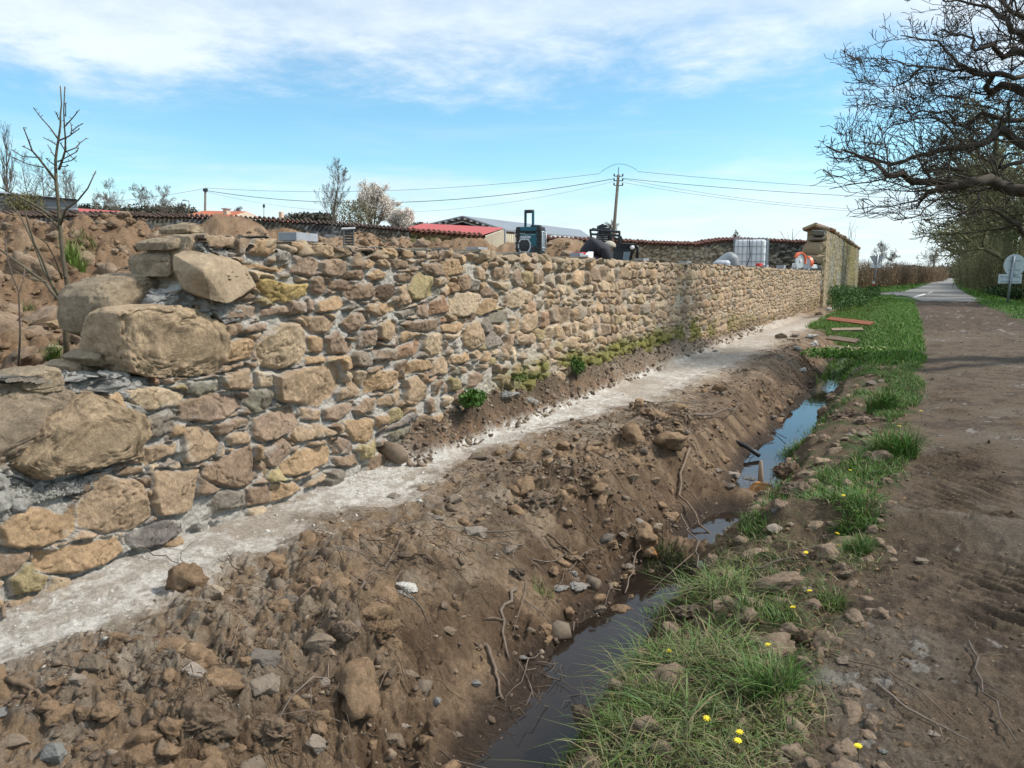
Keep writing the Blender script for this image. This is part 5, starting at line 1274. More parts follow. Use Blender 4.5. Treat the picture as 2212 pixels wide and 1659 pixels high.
# the big oak at the right edge : limbs reach in from a trunk outside the frame
def oak():
    rg = random.Random(11); base = at(2560, 700, 12.5); base.z = -.1; root = empty('oak_tree', base, 'huge bare oak whose dark crooked limbs reach in from the right edge', 'tree')
    segs = []; tips = []; D_ = 12.5
    def o(X_, Y_): return 1693.6 + .427 * X_, .427 * Y_
    hub = {}
    limbs = [([(1500, 1000), (1330, 985), (1214, 965), (1100, 940), (1040, 905), (940, 920), (880, 935), (800, 920), (650, 920), (600, 870), (520, 885), (480, 840), (400, 800), (300, 760), (215, 740)], .13, .010, 11.4),
             ([(880, 935), (800, 960), (720, 975), (690, 1020), (670, 1055)], .05, .012, 11.4),
             ([(1500, 820), (1330, 790), (1214, 735), (1120, 660), (1060, 685), (980, 730), (850, 750), (740, 780), (640, 800), (540, 830), (450, 800), (340, 790), (250, 800)], .10, .008, 12.3),
             ([(1500, 560), (1330, 500), (1214, 470), (1100, 430), (1040, 480), (1020, 440), (1060, 380), (960, 360), (880, 330), (830, 270), (700, 200), (590, 180)], .10, .007, 12.9),
             ([(1450, 360), (1300, 300), (1214, 265), (1160, 255), (1110, 290), (1080, 260), (1060, 225), (970, 255), (960, 195), (860, 180), (760, 170)], .08, .008, 12.0),
             ([(1500, 680), (1330, 625), (1214, 605), (1100, 600), (1000, 570), (960, 605), (870, 635), (820, 560), (700, 560), (620, 570)], .07, .008, 13.4),
             ([(1450, 300), (1300, 250), (1214, 205), (1150, 160), (1130, 100), (1060, 50), (1000, 30), (880, 0), (760, -30)], .075, .01, 12.6),
             ([(1214, 385), (1100, 370), (1000, 380), (920, 350), (850, 360), (760, 340), (620, 330), (540, 300)], .045, .007, 12.2),
             ([(980, 730), (960, 660), (880, 620), (780, 610), (660, 620)], .03, .006, 12.5), ([(900, 860), (840, 850), (740, 860), (700, 850), (800, 900)], .03, .010, 11.6),
             ([(1060, 950), (980, 960), (985, 1000), (940, 1060), (860, 1100)], .035, .008, 11.8), ([(1214, 1180), (1180, 1130), (1090, 1080), (1000, 1060), (900, 1080)], .05, .008, 12.8),
             ([(1300, 800), (1200, 820), (1090, 850), (1110, 800), (1180, 780)], .05, .012, 12.8), ([(1214, 90), (1150, 60), (1090, 0), (1060, -60)], .05, .01, 12.2), ([(700, 340), (640, 400), (560, 440), (520, 480)], .02, .005, 12.5), ([(900, 500), (800, 480), (700, 520), (600, 560)], .02, .005, 12.8)]
    P = dict(n=[5, 5, 4, 3], kids=[6, 5, 4, 0], wig=.17, up=.02, max=3, rmin=.0045, spread=.70, lr=.55, kup=.4, rr=.5, nodroop=1)
    trunk_top = []; LM = MB()
    for pts, ra, rb, dd in limbs:
        W3 = [np.array(at(*o(*q), dd + .35 * math.sin(i * 1.3 + dd * 7)) - base) for i, q in enumerate(pts)]; n = len(W3)
        if pts[0][0] >= 1450: trunk_top.append(W3[0])
        line = []; lr_ = []; ra *= .9
        for i in range(n - 1):
            r_a = ra + (rb - ra) * (i / (n - 1)) ** .8; r_b = ra + (rb - ra) * ((i + 1) / (n - 1)) ** .8; a, b = W3[i], W3[i + 1]; mid = (a + b) / 2 + np.array([rg.gauss(0, 1), rg.gauss(0, 1), rg.gauss(0, 1)]) * np.linalg.norm(b - a) * .07
            line.append(tuple(a)); line.append(tuple(mid)); lr_.append(r_a); lr_.append((r_a + r_b) / 2)
            d = (b - a) / np.linalg.norm(b - a)
            for _ in range(2):
                t = rg.random(); c = a + (b - a) * t; v = np.array([rg.gauss(0, 1), rg.gauss(0, .9), rg.gauss(0, 1) + .15]); v -= d * v.dot(d); v /= np.linalg.norm(v); nd = d * .75 + v * .75; nd /= np.linalg.norm(nd)
                grow(segs, tips, tuple(c), tuple(nd), rg.uniform(.6, 1.45) * (1 - .5 * i / n), max(min(r_a * .36, .018), .007), 1, rg, P)
        line.append(tuple(W3[-1])); lr_.append(rb)
        LM.tube(line, lr_, 9)
    tp = np.array([q for q in trunk_top]); ctr = tp.mean(0)
    T = [np.array([0, 0, -.2]), np.array([0, 0, 1.5]), np.array([.05, .05, 3.4]), np.array([0, .1, 5.2]), np.array([0, 0, 7.5]), np.array([.1, 0, 10])]
    rt = [.48, .38, .34, .28, .2, .1]
    for i in range(5): segs.append((tuple(T[i]), tuple(T[i + 1]), rt[i], rt[i + 1], 0))
    for q in trunk_top:
        z = q[2]; c = np.array([0, 0, max(z - .4, 1.0)]); segs.append((tuple(c), tuple(q), .16, .12, 0))
    tubes('trunk', [s[:4] for s in segs if s[4] == 0], 'bark', root, 9); LM.build('limbs', M['bark'], root, True); tubes('crown', [s[:4] for s in segs if s[4] > 0], 'bark', root, 3)
oak()
# row of ivy clad trees and tall growth along the lane on the right
rgv = np.random.default_rng(44)
def lane_tree(x, dist, h, seed, label, spread=.34):
    b = at(x, 640, dist); b.z = -.1; px = .0009 * dist
    root, segs, tips = tree('lane_tree', b, h, .16 + .02 * h, label, dict(kids=[18, 10, 7, 0], n=[9, 5, 4, 3], lr=.46, spread=.85, rmin=px * .45, up=.03, wig=.09), seed, None, 'twiggreen')
    sg = np.array([s[1] for s in segs if s[4] >= 1]); k = rgv.choice(len(sg), 500)
    leaves('foliage', sg[k], np.array([.5, .5, .5]), 6500, .02 + dist * .0007, (.17, .165, .065), seed, root, var=.5)
    tr_ = np.array([(0, 0, z) for z in np.linspace(.1, h * .55, 14)]); leaves('ivy', tr_, np.array([.45, .45, .35]), 2600, .06, (.07, .095, .03), seed + 1, root, var=.5)
    return root
for a in [(2330, 33, 7.6, 1, 'ivy clad tree nearest on the right side of the lane, mostly cut by the frame'), (2178, 43, 9.4, 2, 'dark ivy clad tree with forked trunk behind the round road sign'), (2240, 38, 8.6, 3, 'mossy tree with greenish twigs at the right frame edge'),
          (2150, 52, 9.4, 4, 'dense greenish tree to the left of the forked ivy tree'), (2132, 64, 9.6, 5, 'third ivy tree back along the lane'), (2112, 76, 9, 6, 'low spreading ivy tree overhanging the lane verge'), (2100, 84, 8.0, 7, 'farthest tree of the row beside the lane')]:
    lane_tree(*a)
# hedges : upright thickets
def hedge(name, path, h, thick, n, r_, label, mat, seed, leafc=(.15, .10, .05)):
    rg = np.random.default_rng(seed); P = np.array([p[:2] for p in path]); seg = np.diff(P, axis=0); L = np.hypot(seg[:, 0], seg[:, 1]); cum = np.concatenate([[0], np.cumsum(L)]); t = rg.random(n) * cum[-1]
    x = np.interp(t, cum, P[:, 0]); y = np.interp(t, cum, P[:, 1]); x = x + rg.normal(0, thick * .35, n); y = y + rg.normal(0, thick * .35, n); hh = h * (1 + .16 * vn(t * .35, t * 0, seed) + .08 * vn(t * 1.5, t * 0, seed)) * (.45 + .6 * rg.random(n) ** .5)
    root = empty(name, (float(P[0, 0]), float(P[0, 1]), 0), label, 'hedge'); b = np.array([P[0, 0], P[0, 1], 0])
    segs = []
    for i in range(n):
        a = np.array([x[i], y[i], -.05 + rg.random() * hh[i] * .5]) - b; m = a + np.array([rg.normal(0, .12), rg.normal(0, .12), hh[i] * .28]); e = np.array([m[0] + rg.normal(0, .18), m[1] + rg.normal(0, .18), min(hh[i], m[2] + hh[i] * .35)])
        segs.append((a, m, r_, r_ * .8)); segs.append((m, e, r_ * .8, r_ * .4))
    tubes('twigs', segs, mat, root, 3); C = np.stack([x, y, hh * rg.random(n) * .85], 1) - b; leaves('foliage', C, np.array([.15, .15, .12]), n * 4, r_ * 3.2, leafc, seed, root, var=.5); return root
hedge('hedge', [at(1850, 620, 60), at(1880, 615, 64), at(1940, 600, 76), at(2000, 598, 92), at(2040, 597, 120)], 2.0, 1.0, 3600, .02, 'clipped brown leafless hedge along the left side of the lane', 'twigbrown', 3, (.24, .14, .075))
hedge('hedge', [at(2020, 598, 165), at(2060, 598, 160), at(2110, 600, 150), at(2220, 600, 130)], 2.6, 2.0, 2200, .04, 'distant dark hedge closing the view at the end of the lane', 'twigbrown', 4, (.15, .13, .07))
hedge('hedge', [at(2090, 622, 90), at(2110, 630, 62), at(2145, 635, 52), at(2190, 640, 45), at(2260, 645, 40), at(2420, 660, 34)], 3.4, 1.6, 4200, .02, 'tall ivy and bramble thicket under the row of trees', 'twiggreen', 5, (.13, .13, .05))
# bushes at the ditch foot of that thicket
root = empty('bramble_bush', (0, 0, 0), 'dark green bramble bank below the round road sign', 'bush')
C = np.array([tuple(at(2155 + 110 * rgv.random(), 640, 47 - 6 * rgv.random())[:2]) + (.1 + .3 * rgv.random(),) for _ in range(30)]); leaves('foliage', C, np.array([.9, .9, .3]), 9000, .06, (.03, .07, .016), 61, root)
m = MB(); [m.tube([(c[0], c[1], -.1), (c[0] + .1, c[1], c[2] + .2)], [.02, .008], 4) for c in C[:10]]; m.build('stem', M['twiggreen'], root)
# distant trees
def dtree(x, ytop, ybase, dist, label, seed, P={}, mat='twig', name='bare_tree', group=None, tr=.12):
    b = at(x, ybase, dist); h = at(x, ytop, dist).z - b.z; px = dist / 773.
    PP = dict(rmin=px * .085, kids=[18, 8, 6, 0], lr=.42, spread=.62, up=.05); PP.update(P)
    return tree(name, b, h * .93, h * .013, label, PP, seed, group, mat)
dtree(22, 290, 470, 110, 'tall narrow poplar with a nest at the far left', 21, dict(spread=.28, lr=.34, kids=[34, 6, 4, 0], up=.12, wig=.03), name='poplar_tree')
for i, (x, yt, d) in enumerate([(72, 345, 100), (96, 352, 102), (140, 368, 95), (168, 385, 92), (205, 420, 110), (232, 425, 110)]): dtree(x, yt, 470, d, 'bare leafless tree in the far group behind the grey shed', 30 + i, dict(kids=[16, 8, 5, 0], spread=.7), group='bare trees behind the grey shed')
for i, (x, yt, d, l) in enumerate([(262, 398, 90, 'round bare tree above the long red roof, left of the pair'), (308, 408, 88, 'slender bare tree between two rounder ones over the red roof'), (350, 408, 80, 'round bare tree with ivy base left of the orange roofed house'), (385, 440, 90, 'small bare tree beside the orange roof'),
                                   (512, 448, 120, 'tiny bare tree just visible over the house ridge'), (1322, 478, 70, 'round bare bush tree at the foot of the tall utility pole'), (1902, 530, 110, 'bare feathery tree behind the triangular sign'), (1930, 548, 120, 'low bare tree over the lane hedge'), (1590, 500, 80, 'thin twigs of a bare shrub showing above the old wall by the tank')]):
    dtree(x, yt, 478 if x < 600 else (525 if x < 1700 else 590), d, l, 50 + i, dict(kids=[18, 9, 6, 0], spread=.8, lr=.48))
dtree(2000, 535, 592, 130, 'leaning wind shaped bare tree beside the far lane pole', 70, dict(spread=.9, lr=.5), name='bare_tree')
dtree(722, 372, 500, 52, 'tall airy bare tree left of the blossom tree', 71, dict(kids=[26, 9, 6, 0], spread=.5, lr=.45, n=[12, 6, 4, 3]), mat='twig')
def blossom(x, ytop, dist, w, seed, label):
    b = at(x, 508, dist); h = at(x, ytop, dist).z - b.z; root = empty('blossom_tree', b, label, 'tree'); segs = []; tips = []; rg = random.Random(seed)
    P = dict(n=[4, 4, 3, 3], kids=[7, 6, 5, 0], wig=.08, up=.06, max=3, rmin=.012, spread=.55, lr=.55)
    for k in range(9):
        a = k * .7; s = rg.uniform(.15, .75); grow(segs, tips, (0, 0, 0), (math.cos(a) * s * w, math.sin(a) * s * w, 1), h * rg.uniform(.62, .8), .06, 0, rg, P)
    finish_tree(root, segs, 'twig'); sg = np.array([s[1] for s in segs if s[4] >= 1]); leaves('blossom', sg, np.array([.22, .22, .22]), 24000, .038, (.80, .74, .66), seed, root, 'ivy', .22)
blossom(805, 410, 50, .95, 5, 'broad blossoming tree covered in pale pink flowers behind the old wall'); blossom(868, 458, 49, .9, 6, 'smaller pale blossoming tree right of the broad one')
root = empty('evergreen_bush', at(775, 500, 48), 'dull green bush between the airy bare tree and the blossom tree', 'bush'); leaves('foliage', np.array([(x, 0, z) for x in (-1, -.3, .5) for z in (.3, 1.2)]), np.array([.9, .9, .8]), 3000, .06, (.17, .16, .09), 62, root)
m = MB(); m.tube([(0, 0, -1), (0, 0, 1.2)], [.08, .03], 5); m.build('stem', M['twiggreen'], root)
root = empty('shrub', at(50, 452, 60), 'olive green shrub in front of the grey shed wall', 'bush'); leaves('foliage', np.array([(x, 0, z) for x in (-1.2, 0, 1.2) for z in (-.5, .4)]), np.array([1.1, .9, .9]), 4200, .08, (.13, .12, .05), 63, root)
m = MB(); m.tube([(0, 0, -2), (0, 0, .5)], [.08, .03], 5); m.build('stem', M['twiggreen'], root)
# far woods on the skyline (reads as one mass)
C = []
for x0, x1, yb, yt, d in [(640, 700, 478, 468, 260), (1870, 2100, 596, 578, 300), (150, 420, 470, 450, 240), (880, 1000, 500, 488, 260)]:
    for k in range(46): x = x0 + (x1 - x0) * rgv.random(); p = at(x, yt + (yb - yt) * rgv.random(), d); C.append(tuple(p))
tag(leaves('distant_wood', np.array(C), np.array([5, 5, 1.6]), 16000, .55, (.075, .07, .052), 64), kind='stuff')

# ------------------------------------------------------------------ the old garden wall beyond
def wall_sheet(name, path, zb, thick, cols_fn, label, tiles=None, seed=1, ds=.07, dz=.06, disp=.05, ws=4.2, tmat='tile', tgroup=None, trad=.085):
    P = np.array([[p.x, p.y, p.z] for p in path]); seg = np.diff(P[:, :2], axis=0); L = np.hypot(seg[:, 0], seg[:, 1]); cum = np.concatenate([[0], np.cumsum(L)]); s = np.arange(0, cum[-1], ds)
    x = np.interp(s, cum, P[:, 0]); y = np.interp(s, cum, P[:, 1]); zt = np.interp(s, cum, P[:, 2]); nz_ = int((zt.max() - zb) / dz) + 2; v = np.linspace(0, 1, nz_)
    Sx, Vv = np.meshgrid(s, v, indexing='xy'); Zz = zb + (np.interp(Sx, cum, P[:, 2]) - zb) * Vv; tx = np.gradient(x, s); ty = np.gradient(y, s); l = np.hypot(tx, ty); nx, ny = ty / l, -tx / l
    f1, f2, idc = worley(Sx * ws * .62 + .3 * vn(Sx * 3, Zz * 3, seed), Zz * ws * 1.55, seed + 5); e = np.clip((f2 - f1) * 3.2, 0, 1); d = disp * e ** .6 * (.5 + idc) + .03 * fbm(Sx * 1.2, Zz * 1.2, 3, seed)
    V = np.stack([np.interp(Sx, s, x) + np.interp(Sx, s, nx) * d, np.interp(Sx, s, y) + np.interp(Sx, s, ny) * d, Zz], -1).reshape(-1, 3); Vb = np.stack([np.interp(Sx, s, x) - np.interp(Sx, s, nx) * thick, np.interp(Sx, s, y) - np.interp(Sx, s, ny) * thick, Zz], -1).reshape(-1, 3)
    C = cols_fn(Sx, Zz, e, idc, cum[-1]).reshape(-1, 3); nzr, nsr = Sx.shape; I = np.arange(nzr * nsr).reshape(nzr, nsr); N = nzr * nsr
    q = np.stack([I[:-1, :-1], I[:-1, 1:], I[1:, 1:], I[1:, :-1]], -1).reshape(-1, 4); t_ = np.stack([I[-1, :-1], I[-1, 1:], I[-1, 1:] + N, I[-1, :-1] + N], -1); c1 = np.stack([I[:-1, 0], I[1:, 0], I[1:, 0] + N, I[:-1, 0] + N], -1); c2 = np.stack([I[1:, -1], I[:-1, -1], I[:-1, -1] + N, I[1:, -1] + N], -1)
    root = empty(name, (0, 0, 0), label, 'wall'); mesh_from('masonry', np.concatenate([V, Vb]), np.concatenate([q, q[:, ::-1] + N, t_, c1, c2]), M['oldwall'], root, np.concatenate([C, C * .9]), smooth=True)
    if tiles:
        A = []; r = random.Random(seed)
        for k, ss_ in enumerate(np.arange(.05, cum[-1] - .05, tiles)):
            cx, cy, cz = np.interp(ss_, s, x), np.interp(ss_, s, y), np.interp(ss_, s, zt); ax, ay = np.interp(ss_, s, nx), np.interp(ss_, s, ny); j = r.uniform(-.02, .02)
            A.append(((cx + ax * .16, cy + ay * .16, cz - .02 + j), (cx - ax * thick * .5, cy - ay * thick * .5, cz + .13 + j), trad, trad * .8)); A.append(((cx - ax * thick * .5, cy - ay * thick * .5, cz + .13 + j), (cx - ax * (thick + .1), cy - ay * (thick + .1), cz - .02), trad * .9, trad * .8))
        tubes('tile_coping', A, tmat, root, 8)
    return root
def c_dark(Sx, Zz, e, i, T):
    c = np.array([.085, .09, .095]) * (.5 + i)[..., None]; m = fbm(Sx * 1.3, Zz * 2, 4, 300); c = mixc(c, (.17, .18, .19), sm(m, .1, .4) * .6); c = mixc(c, (.30, .31, .31), sm(fbm(Sx * 5, Zz * 6, 3, 303), .32, .45) * .7); c = mixc(c, (.10, .085, .05), sm(fbm(Sx * .5, Zz * .8, 3, 301), .05, .3) * .6); return c * (.35 + .65 * e)[..., None]
def c_green(Sx, Zz, e, i, T):
    c = np.array([.145, .125, .065]) * (.45 + 1.1 * i)[..., None]; c = mixc(c, (.09, .10, .04), sm(fbm(Sx * 1.2, Zz * 1.5, 3, 302), 0, .3) * .5); q = sm(Sx, T - 1.1, T - .9); c = mixc(c, (.40, .32, .20), q * .85); return c * (.4 + .6 * e)[..., None]
def c_right(Sx, Zz, e, i, T):
    c = np.array([.115, .115, .095]) * (.4 + 1.2 * i)[..., None]; c = mixc(c, (.17, .14, .09), sm(Sx, 14, 6) * .6); c = mixc(c, (.20, .20, .18), sm(fbm(Sx * 3, Zz * 3, 3, 305), .15, .4) * .5); return c * (.3 + .7 * e)[..., None]
wall_sheet('old_garden_wall', [at(-420, 445, 17), at(-200, 457, 19), at(0, 466, 21), at(200, 467, 24), at(400, 470, 27), at(600, 478, 29), at(800, 492, 31), at(885, 499, 32)], .7, .45, c_dark, 'long dark grey old garden wall behind the soil heaps, with small tiles on top', .17, 1, tmat='tiledark', trad=.05)
wall_sheet('old_garden_wall', [at(885, 501, 32.1), at(960, 506, 33), at(1047, 512, 34)], .7, .45, c_green, 'mossy olive section of old wall under the red sheet roof', .24, 2, ds=.05, tmat='tile')
wall_sheet('old_garden_wall', [at(1178, 517, 37), at(1330, 522, 38.5), at(1440, 528, 40), at(1500, 529, 41), at(1530, 524, 41.5), at(1562, 519.5, 42), at(1650, 521, 43), at(1765, 526, 44)], .7, .45, c_right, 'old rubble wall with red tile coping behind the water tank', .24, 3, tmat='tile')
# the surviving high stub of the original wall on the lane side
def c_stub(Sx, Zz, e, i, T):
    c = np.array([.26, .225, .145]) * (.7 + .5 * i)[..., None]; n = fbm(Sx * .55, Zz * 1.1, 4, 310); c = mixc(c, (.25, .25, .21), sm(n, 0, .3) * .7); c = mixc(c, (.20, .175, .045), sm(fbm(Sx * .35, Zz * .45, 3, 311), .05, .25) * .6)
    c = mixc(c, (.10, .10, .03), sm(Zz, 1.3, .2) * sm(fbm(Sx * .3, Zz * 1.2, 3, 312), -.1, .2) * .7); c = mixc(c, (.36, .285, .19), sm(Sx, 2.2, .8) * .8); return c * (.62 + .38 * e)[..., None]
sy0, zt0 = onw(1788, 508, WU + .12); sy1, zt1 = onw(1868, 536, WU + .12)
sy0 = 35.6
zt0 = CZ + (onw(1800, 508, WU + .12)[1] - CZ)
SP = [Vector((WU + .12, sy0, 3.05)), Vector((WU + .12, sy0 + 6, 3.02)), Vector((WU + .12, sy0 + 14, 2.9)), Vector((WU + .12, 62, 2.85))]
stub = wall_sheet('high_wall_stub', SP, -.3, .75, c_stub, 'high broken end of the original wall with tile and slate top beside the lane', None, 7, ds=.06, dz=.05, disp=.045)
# stepped dark end stones
def end_stone(x0, x1, z0, z1, mat, y0=35.0, y1=35.75, sd=1):
    me_ = RK['rock'][sd % 6]; P = np.array([v.co[:] for v in me_.vertices]); F = np.array([list(q.vertices) for q in me_.polygons]); P = P / np.abs(P).max(0); P = np.sign(P) * np.abs(P) ** .55
    V = np.stack([(x0 + x1) / 2 + P[:, 0] * (x1 - x0) / 2, (y0 + y1) / 2 + P[:, 1] * (y1 - y0) / 2, (z0 + z1) / 2 + P[:, 2] * (z1 - z0) / 2], 1); return mesh_from('end_stone', V, F, mat, stub, smooth=True)
for k, (x0, x1, z0, z1, mt) in enumerate([(-4.05, -3.06, .3, 1.05, 'rockgrey'), (-4.05, -3.06, 1.03, 1.62, 'rockgrey'), (-4.12, -3.06, 1.6, 2.08, 'rockdull2'), (-4.02, -3.06, 2.06, 2.6, 'rockdull2'), (-3.75, -3.04, 2.58, 2.8, 'rockdull'), (-3.7, -3.04, 2.78, 3.08, 'rockgrey')]): end_stone(x0, x1, z0, z1, M[mt], sd=31 + k)
A = []; B = []; r_ = random.Random(8)
for k in range(88):
    y = 35.2 + k * .30; z = 3.10 - max(0, y - 41) * .010 + r_.uniform(-.03, .03); L_ = [A, B][1 if k > 7 or k % 3 == 0 else 0]
    L_.append(((-3.02 + r_.uniform(-.02, .12), y, z + r_.uniform(-.02, .05)), (-3.45, y + r_.uniform(-.1, .1), z + .17 + r_.uniform(-.03, .06)), .085, .075)); L_.append(((-3.45, y, z + .22), (-3.95, y, z + .02), .085, .075))
tubes('ridge_tile', A, 'tile', stub, 9); tubes('slate_coping', B, 'rockdull2', stub, 5)
# bits of brush on the old walls
for i, (x, y, d, h) in enumerate([(1712, 520, 43, .6), (1700, 520, 43, .5), (1832, 522, 44, 1.2), (1842, 524, 46, 1.0)]):
    b = at(x, y, d); r_ = random.Random(i); m = MB(); root = empty('bare_shrub', b, 'few bare twigs sprouting from the top of the old walls', 'plant', 'twigs on the old walls')
    for k in range(3): e = Vector((r_.uniform(-.5, .5), r_.uniform(-.2, .2), h * r_.uniform(.7, 1.2))); m.tube([(0, 0, -.1), e * .5 + Vector((r_.uniform(-.1, .1), 0, 0)), e], [.014, .010, .006], 4)
    m.build('twigs', M['twig'], root)
# ------------------------------------------------------------------ buildings
def A3(x, y, d): return at(x, y, d)
def slab(m, pts, t=(0, 0, -.12)): m.poly([p for p in pts], t); return m
# open steel barn
barn = empty('open_barn', A3(1000, 560, 62), 'large open steel barn with dark interior and grey low pitched roof', 'barn')
def loc(parent, pts): return [p - parent.location for p in pts]
ap, ap2 = A3(1000, 466, 60), A3(1253, 496, 83); el1, el2 = A3(905, 488, 60), A3(1160, 512, 83); er1, er2 = A3(1093, 496, 60), A3(1279, 513, 78)
m = MB(); slab(m, loc(barn, [ap, ap2, er2, er1])); m.build('roof', M['greysheet'], barn); m = MB(); slab(m, loc(barn, [el1, el2, ap2 + Vector((0, 0, -.01)), ap + Vector((0, 0, -.01))])); m.build('roof', M['greysheet'], barn)
gr = lambda p: Vector((p.x, p.y, .2))
m = MB(); m.poly(loc(barn, [er1 + Vector((-.1, 0, -.3)), er2 + Vector((-.1, 0, -.2)), gr(er2), gr(er1)]), (-.15, 0, 0)); m.build('wall', M['cream'], barn)
mshade = MB(); off = (A3(1000, 466, 61.6) - A3(1000, 466, 60)) * 1.0; off.z = 0
mshade.poly(loc(barn, [el1 + off + Vector((0, 0, -.4)), ap + off + Vector((0, 0, -.4)), er1 + off + Vector((-.4, 0, -.4)), gr(er1) + off + Vector((-.4, 0, 0)), gr(el1) + off]), (0, .1, 0)); mshade.build('interior_shade', M['dark'], barn)  # near-black sheet close behind the gable, standing in for the interior shade
m = MB()
def beam(m, a, b, w): m.tube(loc(barn, [a, b]), w, 4)
for a, b in ((el1, ap), (ap, er1)):
    beam(m, a + Vector((0, -.1, -.05)), b + Vector((0, -.1, -.05)), .06); beam(m, a + Vector((0, .1, -.45)), b + Vector((0, .1, -.40)), .06)
    for k in range(7): t = (k + .5) / 7; c = a.lerp(b, t); beam(m, c + Vector((0, -.35, -.18)), c + Vector((0, .3, -.18)), .06)
for x, yy in ((963, 480), (1042, 480), (1000, 468)):
    if x != 1000: beam(m, A3(x, yy, 60), A3(x, 530, 60), .07)
m.build('frame', M['shed'], barn)
# corrugation ribs on the cream wall
m = MB()
for k in range(60): c = er1.lerp(er2, k / 60) + Vector((.02, 0, -.3)); m.tube(loc(barn, [c, Vector((c.x, c.y, .3))]), .035, 4)
m.build('cladding_rib', M['cream'], barn)
# lean-to with red corrugated roof
lt = empty('red_roofed_shed', A3(985, 530, 50), 'shed with a red corrugated roof and cream gable in front of the barn', 'shed')
ru0, ru1, rl0, rl1 = A3(914, 484.5, 57), A3(1087, 493.5, 57), A3(878, 495, 38), A3(1041, 508, 37)
nw = 62; V = []; F = []
for i in range(nw * 3 + 1):
    t = i / (nw * 3); h = [.0, .075, .05][i % 3]; V += [tuple(rl0.lerp(rl1, t) + Vector((0, 0, h)) - lt.location), tuple(ru0.lerp(ru1, t) + Vector((0, 0, h)) - lt.location)]
for i in range(nw * 3): F.append((2 * i, 2 * i + 2, 2 * i + 3, 2 * i + 1))
mesh_from('roof', V, F, M['redsheet'], lt)
m = MB(); m.poly([p - lt.location for p in (rl1 + Vector((.0, .1, -.08)), ru1 + Vector((0, 0, -.08)), gr(ru1), gr(rl1))], (-.1, 0, 0)); m.build('gable_wall', M['cream'], lt)
m = MB()
for k in range(26): c = rl1.lerp(ru1, k / 26) + Vector((.02, .1, -.1)); m.tube([c - lt.location, Vector((c.x, c.y, .3)) - lt.location], .03, 4)
m.build('cladding_rib', M['cream'], lt)
m = MB(); a = rl1.lerp(ru1, .02); m.tube([A3(1091, 497, 57.5) - lt.location, A3(1091, 530, 57.5) - lt.location], .09, 5); m.build('post', M['shed'], lt)
def block(name, label, cat, pts_top, zg, depth, wall_m, roofs=(), mat_roof='orange'):
    root = empty(name, pts_top[0], label, cat); L_ = root.location; P = [p - L_ for p in pts_top]; bot = [Vector((p.x, p.y, zg - L_.z)) for p in P]
    m = MB(); m.poly(P + bot[::-1], depth); m.build('wall', M[wall_m], root); k = 0
    for q in roofs: m = MB(); m.poly([p - L_ for p in q], (0, 0, -.12)); m.build('roof', M[mat_roof], root)
    return root
dv = Vector(ray(100, 585)[0]) * 8; dv.z = 0
b = block('grey_shed', 'long flat roofed grey metal shed at the far left edge', 'shed', [A3(-260, 397, 66), A3(0, 413, 70), A3(166, 431, 72)], .5, dv, 'greysheet', [[A3(-260, 396, 65.6), A3(166, 430, 71.6), A3(166, 430, 71.6) + dv, A3(-260, 396, 65.6) + dv]], 'dark')
m = MB(); m.poly([p - b.location for p in (A3(-260, 428, 65.7), A3(0, 440, 69.7), A3(166, 449, 71.7), A3(166, 453, 71.7), A3(0, 444, 69.7), A3(-260, 432, 65.7))], (0, .1, 0)); m.build('band', M['signgrey'], b)
e = Vector(ray(250, 585)[0]) * 6; e.z = 0
b = block('long_shed', 'long low building with a faded red roof left of the house', 'building', [A3(182, 464, 60), A3(300, 466, 64), A3(396, 470, 68)], .5, e, 'render', [[A3(174, 465.5, 59), A3(396, 471, 67), A3(393, 466, 74), A3(297, 458.5, 70), A3(168, 450, 66)]], 'redsheet')
# orange roofed house
hs = empty('house', A3(460, 480, 70), 'low house with orange tile roof, pale gable and chimney', 'house'); L_ = hs.location
m = MB(); m.poly([p - L_ for p in (A3(372, 471.5, 66), A3(484, 471, 62), A3(528, 456.5, 68), A3(440, 455, 74))], (0, 0, -.1)); m.build('roof', M['orange'], hs)
m = MB(); m.poly([p - L_ for p in (A3(528, 456.5, 68), A3(572, 477, 75), A3(575, 476, 78), A3(530, 455.8, 71))], (0, 0, -.1)); m.build('roof', M['orange'], hs)
m = MB(); m.poly([p - L_ for p in (A3(486, 471.5, 62.3), A3(528, 457.5, 68.3), A3(570, 477.5, 75), A3(570, 500, 75), A3(486, 500, 62.3))], (0, .3, 0)); m.build('gable_wall', M['render'], hs)
c = A3(490, 462, 66); ch = MB().box(c - L_ + Vector((0, 0, .0)), (.42, .42, .75)).build('chimney', M['render'], hs); m = MB().box(c - L_ + Vector((0, 0, .42)), (.62, .62, .08)); m.build('chimney_cap', M['signgrey'], hs).parent = ch
h2 = empty('house', A3(610, 480, 110), 'distant house showing only a strip of orange roof and a brick chimney', 'house'); L_ = h2.location
m = MB(); m.poly([p - L_ for p in (A3(560, 482, 105), A3(650, 485, 108), A3(636, 475, 114), A3(575, 471, 112))], (0, 0, -.1)); m.build('roof', M['orange'], h2); c = A3(608, 468, 110); MB().box(c - L_, (.5, .5, 1.3)).build('chimney', M['render'], h2)
MB().box(A3(606, 490, 113) - L_, (5, 3, 1.2)).build('wall', M['render'], h2)
h3 = empty('house', A3(1390, 540, 80), 'small strip of orange roof showing above the old wall right of the tall pole', 'house'); L_ = h3.location
m = MB(); m.poly([p - L_ for p in (A3(1345, 525, 70), A3(1418, 528, 70), A3(1400, 522, 76), A3(1350, 517, 76))], (0, 0, -.1)); m.build('roof', M['orange'], h3); MB().box(A3(1378, 534, 74) - L_, (2.4, 2, .7)).build('wall', M['render'], h3)
